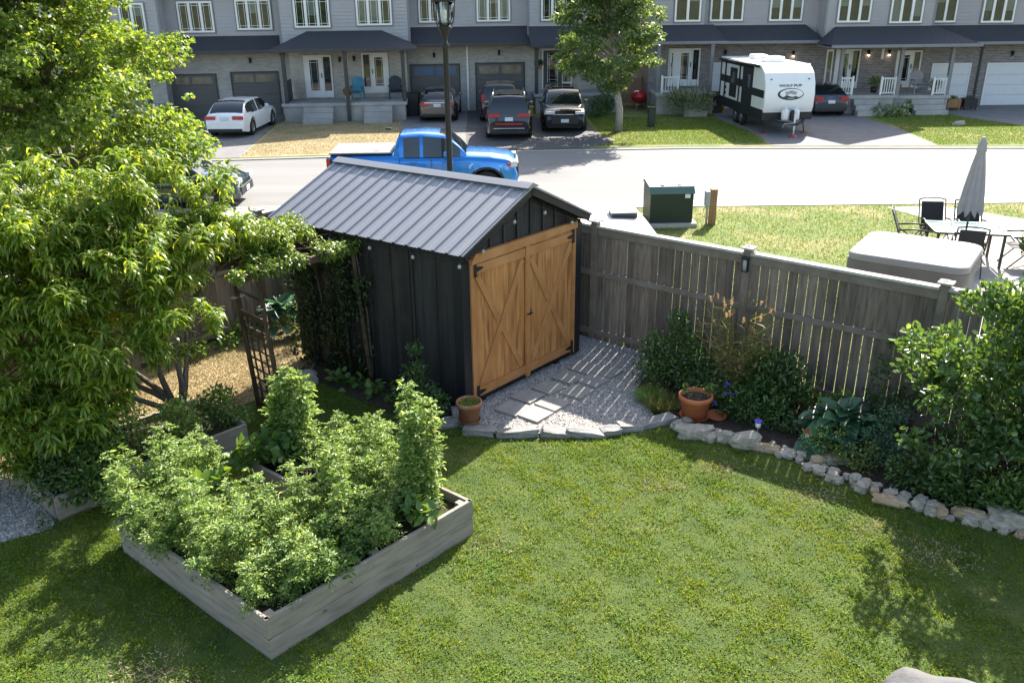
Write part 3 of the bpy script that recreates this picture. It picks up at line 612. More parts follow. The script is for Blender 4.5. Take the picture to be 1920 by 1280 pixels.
for i in range(len(path)-1):
    (x0, y0), (x1, y1) = path[i], path[i+1]; L_ = math.hypot(x1-x0, y1-y0); nx, ny = (y1-y0)/L_, -(x1-x0)/L_
    for row in (0, 1):
        kk = max(2, int(L_/.12))
        for j in range(kk):
            f = (j+rr.random()*.6)/kk; off = (-.0, -.12)[row]+rr.uniform(-.03, .03); s = rr.uniform(.032, .068)*(1, .85)[row]
            x = x0+(x1-x0)*f+nx*-off*(-1); y = y0+(y1-y0)*f+ny*-off*(-1)
            mk = 'rocktan' if rr.random() < .22 else 'rock'
            lb_ = '%s %s border rock, %s row, %s' % (('tiny', 'little', 'small', 'medium', 'fist sized', 'chunky')[min(5, int((s-.027)/.007))], 'tan' if mk == 'rocktan' else 'grey', 'back' if row == 0 else 'front', ['just right of the big terracotta pot', 'beside the large flat pale boulder', 'below the purple topped ornament', 'by the big squarish boulder', 'below the red topped ornament', 'below the low rhubarb leaf', 'in front of the rhubarb', 'below the flat pinkish slab', 'below the small bluish shrub', 'at the bend before the large shrub', 'below the left side of the large shrub', 'by the upright orange tan rock', 'by the long tan rock under the large shrub', 'near the large rounded end rock', 'at the far right end'][min(i, 14)])
            stone('rock', (x, y, s*.6+(.02 if row else 0)), (s*rr.uniform(.9, 1.4), s, s*rr.uniform(.7, 1)), rr.uniform(0, 3), K[mk], 100+n_, lb_, 'rock', 'rocks edging the garden border', rough=.27); n_ += 1
flat('garden_soil', [(2.05, 9.66), (2.26, 9.42), (3.12, 8.99), (3.45, 8.56), (4.03, 8.01), (4.65, 7.52), (5.15, 7.22), (9, 5.2), (9, 6.35), (5.1, 9.5), (3.2, 11.05), (2.2, 11.85), (1.7, 10.9), (1.72, 10.2)], .016, K['soil'])
b = MB(); b.add([(x, y, .014) for x, y in [(-1.3, 9.8), (-.75, 9.85), (-.72, 10.2), (-3.0, 11.9), (-3.15, 11.5), (-2.3, 10.65)]], [tuple(range(6))]); tag(b.build('garden_soil', K['soil']), kind='structure')

# ------------------------------------------------------------------ pots
def pot(loc, r, h, m, soilz, label, saucer=True, rim=.18, group=None):
    t = thing('plant_pot', label, 'plant pot', loc, 0, group)
    z0 = .0 if not saucer else .012
    b = MB(); b.lathe([(0, z0), (r*.68, z0), (r*.90, h*(1-rim)), (r*1.0, h*(1-rim)+.002), (r*1.02, h*.97), (r*.99, h), (r*.90, h), (r*.88, h*.8), (r*.82, soilz)], 36); b.build('pot_body', m, t)
    b = MB(); b.lathe([(r*.84, soilz), (r*.5, soilz+.01), (0, soilz+.015)], 24); b.build('soil', K['soil'], t)
    if saucer:
        b = MB(); b.lathe([(0, 0), (r*.72, 0), (r*.86, h*.17), (r*.90, h*.19), (r*.86, h*.19), (r*.70, .012), (0, .011)], 36); b.build('saucer', m, t)
    return t
small = pot((-.55, 9.70, .06), .165, .30, K['terraold'], .26, 'small stained terracotta pot of seedlings at the shed corner')
n = 500; th = rng.random(n)*6.28; rr_ = np.sqrt(rng.random(n))*.135; P = np.stack([np.cos(th)*rr_, np.sin(th)*rr_, np.full(n, .262)], -1)
leaves('seedlings', P, rdir(n, 1.8), rdir(n), rng.uniform(.02, .045, n), .010, T_DIA, K['carrot'], small)
big = pot((2.33, 9.80, .02), .215, .35, K['terra'], .30, 'big bright terracotta pot with grey soil in the garden border', True)
b = MB()
for k in range(3): b.tube([(.1*k-.1, 0, .30), (.1*k-.08, .02, .38), (.08*k-.15, .05, .42)], .004, 5)
pl_ = b.build('stalks', K['stem'], big)
n = 60; c = np.array([(-.12, .04, .40), (.14, .03, .42), (.18, .0, .40)]); P = c[rng.integers(0, 3, n)]+rng.normal(size=(n, 3))*.035
leaves('leaf_foliage', P, rdir(n, .3), rdir(n, 1), rng.uniform(.04, .07, n), .03, T_FOLD, K['bean'], big)
b = MB(); b.lathe([(0, 0), (.10, 0), (.125, .03), (.13, .03), (.105, .008), (0, .008)], 24, (0, 0, 0)); o = b.build('saucer', K['terra']); o.location = (2.62, 9.83, .03); o.rotation_euler = (R(8), 0, 0); tag(o, 'empty terracotta saucer on the soil right of the big pot', 'saucer')

# ------------------------------------------------------------------ arbor
ar = thing('garden_arbor', 'leaning brown lattice arbor carrying vine next to the shed', 'arbor', (-3.2, 10.15, 0))
PA, PB_ = Vector((-.22, .22, 0)), Vector((.23, -.23, 0)); lean = Vector((-.14, .10, 0)); H_ = 1.95
def apt(s, z): return PA.lerp(PB_, s)+lean*(z/H_)+Vector((0, 0, z))
for s in (0, 1):
    b = MB(); b.bar(apt(s, 0), apt(s, H_), .05, .05); b.build('post', K['arbor'], ar)
b = MB()
for k in range(1, 4): b.bar(apt(k/4, .08), apt(k/4, 1.30), .014, .022)
for k in range(9): b.bar(apt(0, .12+k*.145)+Vector((.018, .018, 0)), apt(1, .12+k*.145)+Vector((.018, .018, 0)), .022, .014)
b.build('lattice', K['arbor'], ar)
for z in (.06, 1.33, 1.62):
    b = MB(); b.bar(apt(-.06, z), apt(1.06, z), .03, .06 if z != 1.62 else .03); b.build('cross_rail', K['arbor'], ar)
far_ = Vector((.98, 1.10, 0))    # the other side panel stands by the shed wall
for s in (0, 1):
    b = MB(); b.bar(apt(s, 0)+far_, apt(s, H_)+far_, .05, .05); b.build('post', K['arbor'], ar)
    b = MB(); b.bar(apt(s, H_)-far_*.15, apt(s, H_)+far_*1.15, .04, .09); b.build('top_beam', K['arbor'], ar)
    b = MB(); b.bar(apt(s, 1.52)-Vector((.06, .06, 0)), apt(s, 1.52)+Vector((.07, .08, 0)), .05, .015); b.build('bracket', K['fencetop'], ar)
b = MB()
for k in range(7): b.bar(apt(-.2, H_+.06)+far_*(k/6), apt(1.2, H_+.06)+far_*(k/6), .03, .03)
b.build('top_slats', K['arbor'], ar)

# ------------------------------------------------------------------ solar lamp on the fence post, garden stakes
t = thing('post_lamp', 'small black solar lamp fixed near the top of the fence post', 'lamp', (3.155, 11.03, 1.60), math.atan2(-.631, .776))
b = MB(); b.cbox(-.045, .045, -.05, .0, 0, .02, .004); b.cbox(-.05, .05, -.055, .0, .17, .21, .008); b.box(-.045, .045, -.004, .0, .02, .17); 
for x in (-.04, .034): b.box(x, x+.006, -.046, -.04, .02, .17)
b.build('lamp_body', K['black'], t)
b = MB(); b.lathe([(0, .02), (.03, .022), (.03, .165), (0, .168)], 14, (0, -.026, 0)); b.build('lens', K['greyplastic'], t)
def gstake(loc, m1, label, m2='white'):
    t = thing('garden_stake', label, 'garden ornament', loc)
    b = MB(); b.tube([(0, 0, 0), (.004, 0, .15)], .006, 6); b.build('stake', K['greyplastic'], t)
    b = MB(); b.lathe([(0, .13), (.03, .135), (.034, .19), (.02, .20), (0, .205)], 14); b.build('cup', K[m2], t)
    b = MB()
    for k in range(6): b.lathe([(0, .20), (.018, .205), (.022, .225), (0, .24)], 8, (.028*math.cos(k), .028*math.sin(k), .0))
    b.build('petals', m1, t)
gstake((3.00, 9.30, .02), K['purple'], 'small white garden ornament with a purple top in the border'); gstake((3.52, 9.02, .02), K['red'], 'small white garden ornament with a red top by the rhubarb')

# grey cover at the lower right
t = thing('covered_grill', 'pale grey fabric cover over a garden grill on the lawn', 'grill cover', (2.97, 4.12, 0), R(-26))
bm = bmesh.new(); bmesh.ops.create_cube(bm, size=2); bmesh.ops.subdivide_edges(bm, edges=bm.edges[:], cuts=14, use_grid_fill=True)
for v in bm.verts:
    u = v.co.copy(); top = max(0, u.z); kx = .36*(1-.02*top); ky = .60
    # rounded box with soft folds
    rx = abs(u.x)**6+abs(u.y)**6+abs(u.z*.98)**6; k = max(1, rx**(1/6)*1.0)
    x, y, z = u.x/k*ky, u.y/k*kx, u.z/k
    fold = .012*math.sin(9*u.x+3*u.z)*math.cos(4*u.y+2*u.z)+.010*mnoise.noise(Vector((u.x*3, u.y*3, u.z*3)))
    z = .41+z*.41+(.025*(1-u.x*u.x)*(u.z > .9)); 
    nn = Vector((u.x, u.y, u.z)).normalized(); v.co = Vector((x, y, z))+nn*fold*1.6
me = bpy.data.meshes.new('cover'); bm.to_mesh(me); bm.free(); me.materials.append(K['coverf']); me.polygons.foreach_set('use_smooth', [True]*len(me.polygons))
o = bpy.data.objects.new('cover', me); COL.objects.link(o); o.parent = t
b = MB(); b.tube([(-.60, -.375, .70), (-.2, -.385, .72), (.2, -.385, .71), (.6, -.375, .70)], .006, 6); b.build('seam', K['black'], t)

# ================================================================== VEGETATION
def branchy(b, base, tips, r0, bend=.25, n=7, zsplit=.35):
    """tapering limbs from a trunk base to each tip"""
    base = Vector(base)
    for tp in tips:
        tp = Vector(tp); mid = base.lerp(tp, .5)+Vector((0, 0, (tp-base).length*bend*.3))+Vector(rng.normal(size=3)*.04*(tp-base).length)
        pts = []
        for i in range(n):
            f = i/(n-1); pts.append((base.lerp(mid, f)).lerp(mid.lerp(tp, f), f))
        b.tube(pts, [r0*(1-.85*i/(n-1)) for i in range(n)], 6)

# ---- grass of the near lawn
def make_grass():
    poly = np.array([(-7.0, 3.2), (7.5, 3.2), (7.5, 6.3), (5.4, 7.0), (4.7, 7.35), (4.2, 7.65), (3.6, 8.2), (3.3, 8.6), (3.1, 8.85), (2.3, 9.25), (1.85, 9.58), (1.45, 9.45), (.9, 9.32), (.1, 9.34), (-.45, 9.40), (-.95, 9.7), (-1.3, 9.85), (-2.3, 10.7), (-2.95, 11.2), (-3.3, 10.6), (-3.35, 9.95), (-4.0, 10.2), (-5.6, 8.5), (-4.9, 7.5), (-5.3, 7.2), (-7.0, 6.2)])
    N = 520000; P = np.stack([rng.uniform(-7, 7.5, N), 3.2+8.0*rng.random(N)], -1)
    # fewer blades far away where they are under a pixel
    keep = rng.random(N) < np.clip(1.25-(P[:, 1]-3.5)*.06, .5, 1); P = P[keep]
    P = P[inpoly(P, poly)]
    bedp = [tuple((bp_(a, c))[:2]) for a, c in ((-.01, -.01), (BLa+.01, -.01), (BLa+.01, NC0), (NA, NC0), (NA, NC1), (BLa+.01, NC1), (BLa+.01, BLc+.01), (-.01, BLc+.01))]
    P = P[~inpoly(P, bedp)]; P = P[~inpoly(P, [(-4.86, 7.64), (-3.2, 9.3), (-4.05, 10.1), (-5.68, 8.46)])]
    # worn patches are thinner
    fr = rng.normal(size=(40, 2))*np.repeat([1.2, 4, 11, 24], 10)[:, None]; ph = rng.random(40)*6.28; am = np.repeat([.9, .8, .9, .8], 10)
    nf = np.zeros(len(P)); sw = np.zeros(len(P))
    for f_, p1, a1 in zip(fr, ph, am): nf += a1*np.sin(P@f_+p1)
    for f_, p1 in zip(fr[5:25], ph): sw += np.sin(P@f_+p1+1)
    nf = 1/(1+np.exp(-nf/2.6)); keep = rng.random(len(P)) < .35+.75*nf; P, nf, sw = P[keep], nf[keep], sw[keep]
    n = len(P); D = rdir(n, 0)*.75; D[:, 0] += .55*np.cos(sw); D[:, 1] += .55*np.sin(sw); D[:, 2] = np.abs(D[:, 2])*.5+.5
    L_ = rng.uniform(.018, .042, n)*(.65+.85*nf); P3 = np.concatenate([P, np.full((n, 1), .004)], 1)
    o = leaves('grass', P3, D, rdir(n), L_, rng.uniform(.006, .011, n), T_BLADE, K['grassblade']); tag(o, kind='stuff')
    # clover leaves, flat, scattered
    m = 34000; cc_ = P[rng.integers(0, n, 620)]; ci = rng.integers(0, 620, m); cr_ = rng.uniform(.06, .30, 620); Q = cc_[ci]+rng.normal(size=(m, 2))*cr_[ci][:, None]; Q = Q[inpoly(Q, poly)]; Q = Q[~inpoly(Q, bedp)]; m = len(Q)
    o = leaves('clover', np.concatenate([Q, rng.uniform(.018, .035, (m, 1))], 1), rdir(m)*np.array([1, 1, .25]), rdir(m, 2.5), rng.uniform(.014, .024, m), rng.uniform(.014, .022, m), T_DIA, K['clover']); tag(o, kind='stuff')
make_grass()
PATIO = [(5.9, 12.6), (8.4, 10.5), (12.5, 13.5), (12.6, 19.3), (10.9, 21.2), (9.45, 21.15), (10.3, 19.0), (8.2, 17.2), (7.1, 15.6)]
def tuftgrass(name, poly, n, h, m):
    P = np.array(poly); lo, hi = P.min(0), P.max(0); q = lo+(hi-lo)*rng.random((n*2, 2)); q = q[inpoly(q, poly)][:n]; q = q[~inpoly(q, PATIO)]; n = len(q)
    D = rdir(n)*.7; D[:, 2] = np.abs(D[:, 2])*.5+.5
    return tag(leaves(name, np.concatenate([q, np.full((n, 1), .005)], 1), D, rdir(n), rng.uniform(.5, 1, n)*h, h*.28, T_BLADE, m), kind='stuff')
strawm = leafmat('straw_blade', (.36, .28, .16), (.54, .44, .29), (.26, .25, .10), .25, .8, .1, 1.1, (1.05, 1, .85))
tuftgrass('dry_grass', [(-5.9, 9.8), (-4.1, 10.0), (-2.95, 11.0), (-2.9, 13.0), (-3.9, 13.4), (-5.2, 11.9), (-6.8, 10.6)], 26000, .05, strawm)
tuftgrass('dry_grass', [(-7.4, 8.4), (-5.75, 8.55), (-5.3, 9.0), (-5.9, 9.7), (-7.5, 9.6)], 9000, .05, strawm)
worn = [(-3.0, 5.45, .26), (-2.75, 5.15, .32), (-3.2, 5.05, .3), (-.25, 7.15, .2), (3.3, 8.0, .25), (2.4, 8.55, .2), (1.6, 8.2, .22), (4.1, 6.9, .3), (3.6, 7.35, .25)]
wq = np.concatenate([np.array([[x, y]])+rng.normal(size=(int(5200*r*r), 2))*np.array([r*.75, r*.5]) for x, y, r in worn])
wm_ = len(wq); D = rdir(wm_)*.8; D[:, 2] = np.abs(D[:, 2])*.3+.25
tag(leaves('worn_grass', np.concatenate([wq, np.full((wm_, 1), .012)], 1), D, rdir(wm_), rng.uniform(.02, .045, wm_), .010, T_BLADE, strawm), kind='stuff')
# neighbour's lawn: coarser tufts
nl = leafmat('neighbour_blade', (.09, .16, .02), (.17, .24, .035), (.32, .28, .10), .35, .6, .2, 1.3, (1.2, 1.1, .5))
tuftgrass('neighbour_grass', [(1.6, 13.4), (3.4, 12.0), (8, 9), (15, 12), (15, 21.4), (9.4, 21.4), (3, 21.4), (1.2, 17)], 60000, .06, nl)

# ---- generic tree with clumps
def tree(name, label, cat, loc, trunk_h, r_tr, centre, rad, nclump, per, leafsize, m, tmpl=T_MAPLE, bm_='bark', group=None, clr=(.45, .8), seed=1, zbias=0, lean=(0, 0), tz=3.0, tk=.16):
    global rng
    old = rng; rng = np.random.default_rng(seed)
    t = thing(name, label, cat, loc, 0, group)
    c = np.array(centre); rad = np.array(rad)
    d = rng.normal(size=(nclump, 3)); d /= np.linalg.norm(d, axis=1, keepdims=True)
    rr = rng.random(nclump)**.42*rng.uniform(.9, 1.14, nclump); Cn = c+d*rr[:, None]*rad
    ok = Cn[:, 2] > c[2]-rad[2]*.98; Cn = Cn[ok]; n = len(Cn)
    tp_ = np.clip(1-tk*(Cn[:, 2]-tz), .25, 1); Cn[:, :2] = c[:2]+(Cn[:, :2]-c[:2])*tp_[:, None]
    R_ = rng.uniform(clr[0], clr[1], n)*rng.choice([.6, 1, 1.15], n)
    P = clump_points(Cn, R_, (per*(R_/np.mean(clr))**2).astype(int).clip(12), .5)
    k = len(P); out = P-c; out /= np.linalg.norm(out, axis=1, keepdims=True)
    D = out*.8+rdir(k)*.8; D[:, 2] -= .35
    o = leaves('crown', P, D, rdir(k, 1.1), rng.uniform(.7, 1.15, k)*leafsize, rng.uniform(.75, 1.1, k)*leafsize, tmpl, m, t)
    b = MB(); top = Vector((c[0]+lean[0], c[1]+lean[1], c[2]+rad[2]*.55))
    pts = [Vector((0, 0, -.05)), Vector((0, 0, trunk_h*.5)), Vector((c[0]*.3, c[1]*.3, trunk_h)), top*.5+Vector((c[0]*.2, c[1]*.2, trunk_h*.5)), top]
    b.tube(pts, [r_tr*1.25, r_tr, r_tr*.88, r_tr*.5, r_tr*.1], 10)
    for q in Cn[:: max(1, n//70)]:
        f = min(.95, max(0, (q[2]-trunk_h)/(top.z-trunk_h)*.6)); s = Vector(pts[2]).lerp(top, f); branchy(b, s, [q], r_tr*.35*(1-f*.5), .25, 6)
    b.build('trunk', K[bm_], t); rng = old
    return t
# maple beyond the left fence
tree('maple_tree', 'large leafy maple behind the left fence at the picture corner', 'tree', (-8.9, 18.0, 0), 1.6, .13, (-.75, 0, 4.1), (3.25, 2.9, 3.9), 470, 150, .10, K['maple'], seed=5, clr=(.24, .60))
# street maple across the road
tree('maple_tree', 'young maple on the far side of the street between driveway and lawn', 'tree', (4.28, 34.2, 0), 1.75, .13, (-.55, 0, 4.2), (2.3, 2.2, 2.55), 230, 110, .12, K['maplefar'], bm_='greybark', seed=9, clr=(.25, .6))

# ---- peach tree : drooping shoots of long leaves
def shoots(tips, outs, Lsh, nleaf, Ll, Wl):
    """tips start points, outs directions; leaves hang along each arching shoot"""
    P, D, N, stems = [], [], [], []
    for s, d in zip(tips, outs):
        d = np.array(d)/np.linalg.norm(d); L_ = Lsh*rng.uniform(.6, 1.2); k = int(nleaf*rng.uniform(.7, 1.2))
        t = rng.random(k)**.8; pos = np.array(s)+d*(t*L_)[:, None]; pos[:, 2] -= (t**2)*L_*.22
        stems.append([tuple(np.array(s)+d*(f*L_)-np.array([0, 0, f*f*L_*.22])) for f in (0, .5, 1)])
        a = rng.random(k)*6.28; side = np.stack([np.cos(a), np.sin(a), rng.uniform(-.75, .75, k)], -1)+d*.25
        P.append(pos); D.append(side); nn = np.cross(side, np.cross(np.array([0, 0, 1.]), side))+rng.normal(size=(k, 3))*.25; N.append(nn)
    return np.concatenate(P), np.concatenate(D), np.concatenate(N), stems
def peach():
    global rng
    old = rng; rng = np.random.default_rng(21)
    t = thing('peach_tree', 'spreading peach tree with drooping yellow green leaves in the low bed', 'tree', (-4.10, 9.52, .18))
    # limbs: lobes (centre, radius) measured from the photograph
    lobes = [((-3.75, 10.2, 2.65), .42), ((-4.0, 10.15, 2.95), .26), ((-3.62, 10.25, 2.9), .22), ((-5.15, 9.6, 3.05), .2), ((-5.6, 9.3, 2.85), .22), ((-4.9, 9.5, 2.95), .2), ((-3.55, 9.7, 2.45), .36), ((-4.5, 9.9, 2.85), .60), ((-5.2, 9.8, 2.75), .65), ((-4.05, 9.2, 2.1), .6), ((-3.75, 9.0, 1.85), .36), ((-3.42, 9.1, 1.62), .16),
             ((-4.7, 9.1, 2.25), .65), ((-5.4, 9.1, 2.15), .7), ((-6.0, 9.3, 2.5), .7), ((-5.9, 8.7, 1.7), .6), ((-5.2, 8.6, 1.5), .6), ((-4.6, 8.6, 1.5), .42), ((-4.2, 8.8, 1.4), .32), ((-5.5, 8.35, 1.05), .5), ((-4.9, 8.4, .95), .42), ((-6.4, 9.9, 2.8), .6), ((-4.15, 9.9, 1.9), .4), ((-6.6, 8.6, 1.8), .7), ((-5.0, 9.5, 1.6), .6), ((-4.35, 8.5, 1.0), .38), ((-3.95, 9.2, 1.35), .28),
             ((-5.9, 8.3, .9), .5), ((-5.3, 8.1, .65), .38), ((-6.3, 8.9, 1.2), .6), ((-4.8, 9.9, 1.9), .6), ((-5.7, 9.9, 1.9), .7), ((-4.3, 10.3, 2.4), .55), ((-5.6, 10.4, 2.6), .6), ((-3.3, 10.4, 2.3), .22)]
    lobes += [((-4.6, 8.15, .75), .32), ((-5.0, 7.95, .6), .28), ((-5.5, 8.5, .7), .35)]
    big = lobes; lobes = []
    for c, r in big:
        for _ in range(max(2, int(11*(r/.5)**1.5))):
            d = rng.normal(size=3); d /= np.linalg.norm(d); lobes.append((tuple(np.array(c)+d*r*rng.uniform(.35, 1.12)), r*rng.uniform(.16, .34)+.04))
    lobes = [l_ for l_ in lobes if rng.random() > (.40 if l_[0][2] > 1.3 else .22)]
    tips, outs = [], []
    for c, r in lobes:
        k = int(5+62*(r/.35)**2)*.55; k = int(k)
        for _ in range(k):
            d = rng.normal(size=3); d /= np.linalg.norm(d); d[2] = d[2]*.8+.15
            s = np.array(c)+d*r*rng.uniform(.2, .8); tips.append(s); outs.append(d*.55+np.array([0, 0, 1.0]))
    P, D, N, stems = shoots(tips, outs, .36, 22, 0, 0)
    off = np.array([-4.10, 9.52, .18]); P = P-off; k = len(P)
    leaves('crown', P, D, N, rng.uniform(.10, .17, k), rng.uniform(.024, .036, k), T_ARCH, K['peach'], t)
    b = MB(); B_ = Vector((0, 0, -.02))
    b.tube([B_, Vector((.01, 0, .16)), Vector((.0, .0, .30))], [.065, .055, .05], 10)
    mains = [Vector((-1.5, -.25, 1.1)), Vector((-.8, -.75, .75)), Vector((.1, -.15, 1.6)), Vector((-.6, .25, 1.7)), Vector((.25, .45, 1.5)), Vector((-1.6, .3, 1.5))]
    mp_ = []
    for q in mains:
        pts = [Vector((0, 0, .22)).lerp(q, f)+Vector((.05*math.sin(f*5+q.x*3), .05*math.cos(f*4+q.y*5)-.05, .10*math.sin(f*math.pi))) for f in (0, .2, .4, .6, .8, 1)]
        b.tube(pts, [.042, .036, .030, .025, .019, .012], 8); mp_ += pts[2:]
    for c, r in lobes:
        q = Vector(c)-Vector(off); s0 = min(mp_, key=lambda p: (p-q).length); branchy(b, s0, [q], .009, .2, 6)
    for s in stems[::6]: b.tube([Vector(x)-Vector(off) for x in s], [.004, .003, .002], 4, cap=False)
    b.build('trunk', K['bark'], t); rng = old
peach()

def plant(name, label, cat, loc, clumps, m, size, wfac, tmpl, up=.3, per=200, nup=1.0, stems=6, stemm='stem', group=None, flatn=.9, droop=0, srad=.005, lname='foliage'):
    """clumps: [(x,y,z,r)] relative to loc"""
    t = thing(name, label, cat, loc, 0, group)
    C_ = [c[:3] for c in clumps]; R_ = [c[3] for c in clumps]
    P = clump_points(C_, R_, [max(8, int(per*(r/.2)**2)) for r in R_], flatn); P[:, 2] = np.maximum(P[:, 2], .02); k = len(P)
    ctr = np.mean(np.array(C_), 0); out = P-ctr; out /= np.linalg.norm(out, axis=1, keepdims=True).clip(1e-5)
    D = out*.7+rdir(k)*.9; D[:, 2] += up-droop
    leaves(lname, P, D, rdir(k, nup), rng.uniform(.6, 1.2, k)*size, rng.uniform(.7, 1.15, k)*size*wfac, tmpl, m, t)
    b = MB()
    for i in range(stems):
        c = clumps[i % len(clumps)]; a = rng.random()*6.28
        branchy(b, (.02*math.cos(a), .02*math.sin(a), 0), [(c[0], c[1], c[2]+c[3]*.4)], srad, .3, 5)
    b.build('stem', K[stemm], t); return t

# vegetables in the U bed (a along BA, c along BC)
VG = 'vegetables in the raised bed'
def bl(a, c, z=.31): v = bp_(a, c, z); return tuple(v)
def compound(name, label, loc, h, r, n, m, tall=1.0, leaflet=.05, group=None, cat='plant', base=0.03, stemn=5, width=.5, lnum=9):
    """tomato-like plant: stems with arching compound leaves made of small leaflets"""
    t = thing(name, label, cat, loc, 0, group); P, D, N = [], [], []; b = MB()
    stemn = int(stemn*1.6)
    for s in range(stemn):
        a = rng.random()*6.28; br = r*(.55 if tall == 1 else .3)*rng.random()**.5; bs = np.array([math.cos(a)*br, math.sin(a)*br, 0]); a2 = a+rng.normal()*.6; sp_ = r*rng.uniform(.15, .8)*(1 if tall == 1 else .5)
        tp = bs+np.array([math.cos(a2)*sp_, math.sin(a2)*sp_, h*(rng.uniform(.45, 1.15) if tall == 1 else rng.uniform(.72, 1.05))])
        b.tube([tuple(bs), tuple((bs+tp)/2+rng.normal(size=3)*.04), tuple(tp)], [.008, .006, .003], 5)
        for i in range(int(n*3.0)//stemn):
            f = rng.uniform(base, 1); o = bs+(tp-bs)*f; az = rng.random()*6.28; rl = r*rng.uniform(.25, .75)*(1-.55*f**2)
            d = np.array([math.cos(az), math.sin(az), rng.uniform(.1, .8)])
            for j in range(lnum):
                u = .25+.75*(j//2*2+2)/(lnum+1); q = o+d*rl*u; q = q-np.array([0, 0, rl*.5*u*u]); sd_ = np.cross(d, [0, 0, 1]); sgn = 1 if j % 2 else -1
                dd = d*.5+sd_*sgn*.9+np.array([0, 0, -.15]) if j < lnum-1 else d-np.array([0, 0, .4])
                P.append(q); D.append(dd+rng.normal(size=3)*.3); N.append(np.array([0, 0, 1.])+rng.normal(size=3)*.45)
            if i % 3 == 0: b.tube([tuple(o), tuple(o+d*rl*.5-np.array([0, 0, rl*.12])), tuple(o+d*rl-np.array([0, 0, rl*.5]))], .002, 3, cap=False)
    k = len(P); leaves('foliage', P, D, N, rng.uniform(.5, 1.0, k)*leaflet, rng.uniform(.5, .95, k)*leaflet*width, T_FOLD, m, t); b.build('stem', K['stem'], t); return t
compound('tomato_plant', 'tallest light green tomato plant at the back corner of the raised bed', bl(.45, 2.05), 1.30, .33, 300, K['tomato'], 2, .062, VG)
compound('tomato_plant', 'tomato bush next to the tallest plant in the raised bed', bl(1.0, 1.85), .62, .36, 150, K['tomato'], 1, .06, VG)
compound('tomato_plant', 'tall tomato plant at the end of the far arm of the raised bed', bl(2.22, 2.0), 1.02, .36, 220, K['tomato'], 2, .07, VG)
compound('tomato_plant', 'sprawling tomato plant at the left outer corner of the raised bed', bl(2.25, .45), .78, .42, 150, K['tomato'], 1, .055, VG)
compound('tomato_plant', 'pale tomato plant leaning over the left edge boards', bl(1.75, .35), .60, .40, 130, K['tomato'], 1, .05, VG)
compound('tomato_plant', 'bushy tomato plant in the middle of the near arm of the bed', bl(1.15, .40), .62, .40, 130, K['tomato'], 1, .05, VG)
compound('tomato_plant', 'low tomato plant near the front corner of the raised bed', bl(.45, .42), .48, .34, 110, K['tomato'], 1, .046, VG)
compound('tomato_plant', 'mixed leafy tomato plant in the centre of the raised bed', bl(.85, 1.15), .55, .36, 130, K['tomato'], 1, .05, VG)
compound('tomato_plant', 'dark leafy tomato plant behind the yellow feathery tuft', bl(.35, 1.0), .36, .30, 80, K['bean'], 1, .06, VG)
compound('tomato_plant', 'pale tomato bush behind the feathery tufts at the middle of the left boards', bl(1.45, .55), .50, .36, 130, K['tomato'], 1, .052, VG)
compound('tomato_plant', 'wide tomato bush filling the far right arm in front of the tallest plant', bl(.75, 1.6), .52, .40, 140, K['tomato'], 1, .055, VG)
compound('tomato_plant', 'green tomato bush near the outer end of the far arm', bl(1.6, 2.05), .50, .34, 120, K['tomato'], 1, .055, VG)
compound('tomato_plant', 'leafy tomato bush hugging the right boards halfway along', bl(.35, 1.35), .42, .30, 110, K['tomato'], 1, .05, VG)
compound('tomato_plant', 'low spreading tomato along the front half of the left boards', bl(.95, .22), .42, .32, 110, K['tomato'], 1, .045, VG)
compound('tomato_plant', 'green leafy tomato beside the right boards near the front corner', bl(.30, .62), .40, .30, 110, K['bean'], 1, .052, VG)
compound('tomato_plant', 'wispy tomato in the middle of the bed behind the feathery carrots', bl(1.05, .80), .66, .34, 120, K['tomato'], 1, .045, VG)
compound('tomato_plant', 'wispy tomato between the two tallest plants of the far arm', bl(1.35, 2.15), .70, .34, 120, K['tomato'], 1, .055, VG)
compound('tomato_plant', 'pale tomato tumbling over the outermost left corner of the raised bed', bl(2.32, .22), .72, .30, 110, K['tomato'], 1, .052, VG)
compound('tomato_plant', 'fine leaved tomato spilling over the left boards beyond the feathery tufts', bl(1.75, .12), .50, .34, 120, K['tomato'], 1, .045, VG)
compound('tomato_plant', 'small leafy tomato closest to the front corner of the raised bed', bl(.28, .22), .34, .26, 90, K['tomato'], 1, .04, VG)
compound('tomato_plant', 'light green tomato rising from the left bed corner', bl(2.5, .9), .55, .3, 110, K['tomato'], 1, .055, VG)
for a, c, h, lb in ((.85, .30, .34, 'yellow green feathery carrot tuft by the front left boards'), (1.35, .28, .32, 'feathery carrot tuft further back along the left boards'), (1.45, 1.85, .40, 'feathery dill clump beside the notch of the raised bed'), (.62, .72, .36, 'feathery carrot tuft between low tomato plants')):
    t = thing('carrot_plant', lb, 'plant', bl(a, c), 0, VG); n = 7000
    th = rng.random(n)*6.28; u = rng.random(n); rr_ = .26*u*rng.random(n)**.4; P = np.stack([np.cos(th)*rr_, np.sin(th)*rr_, h*(u**.7)*rng.uniform(.7, 1, n)-.25*rr_], -1)
    leaves('foliage', P, rdir(n, .4), rdir(n, .5), rng.uniform(.015, .035, n), .008, T_DIA, K['carrot'], t)
    b = MB()
    for k in range(12): x, y = rng.normal(size=2)*.11; b.tube([(0, 0, 0), (x*.4, y*.4, h*.6), (x, y, h*.9)], .002, 4)
    b.build('stem', K['stem'], t)
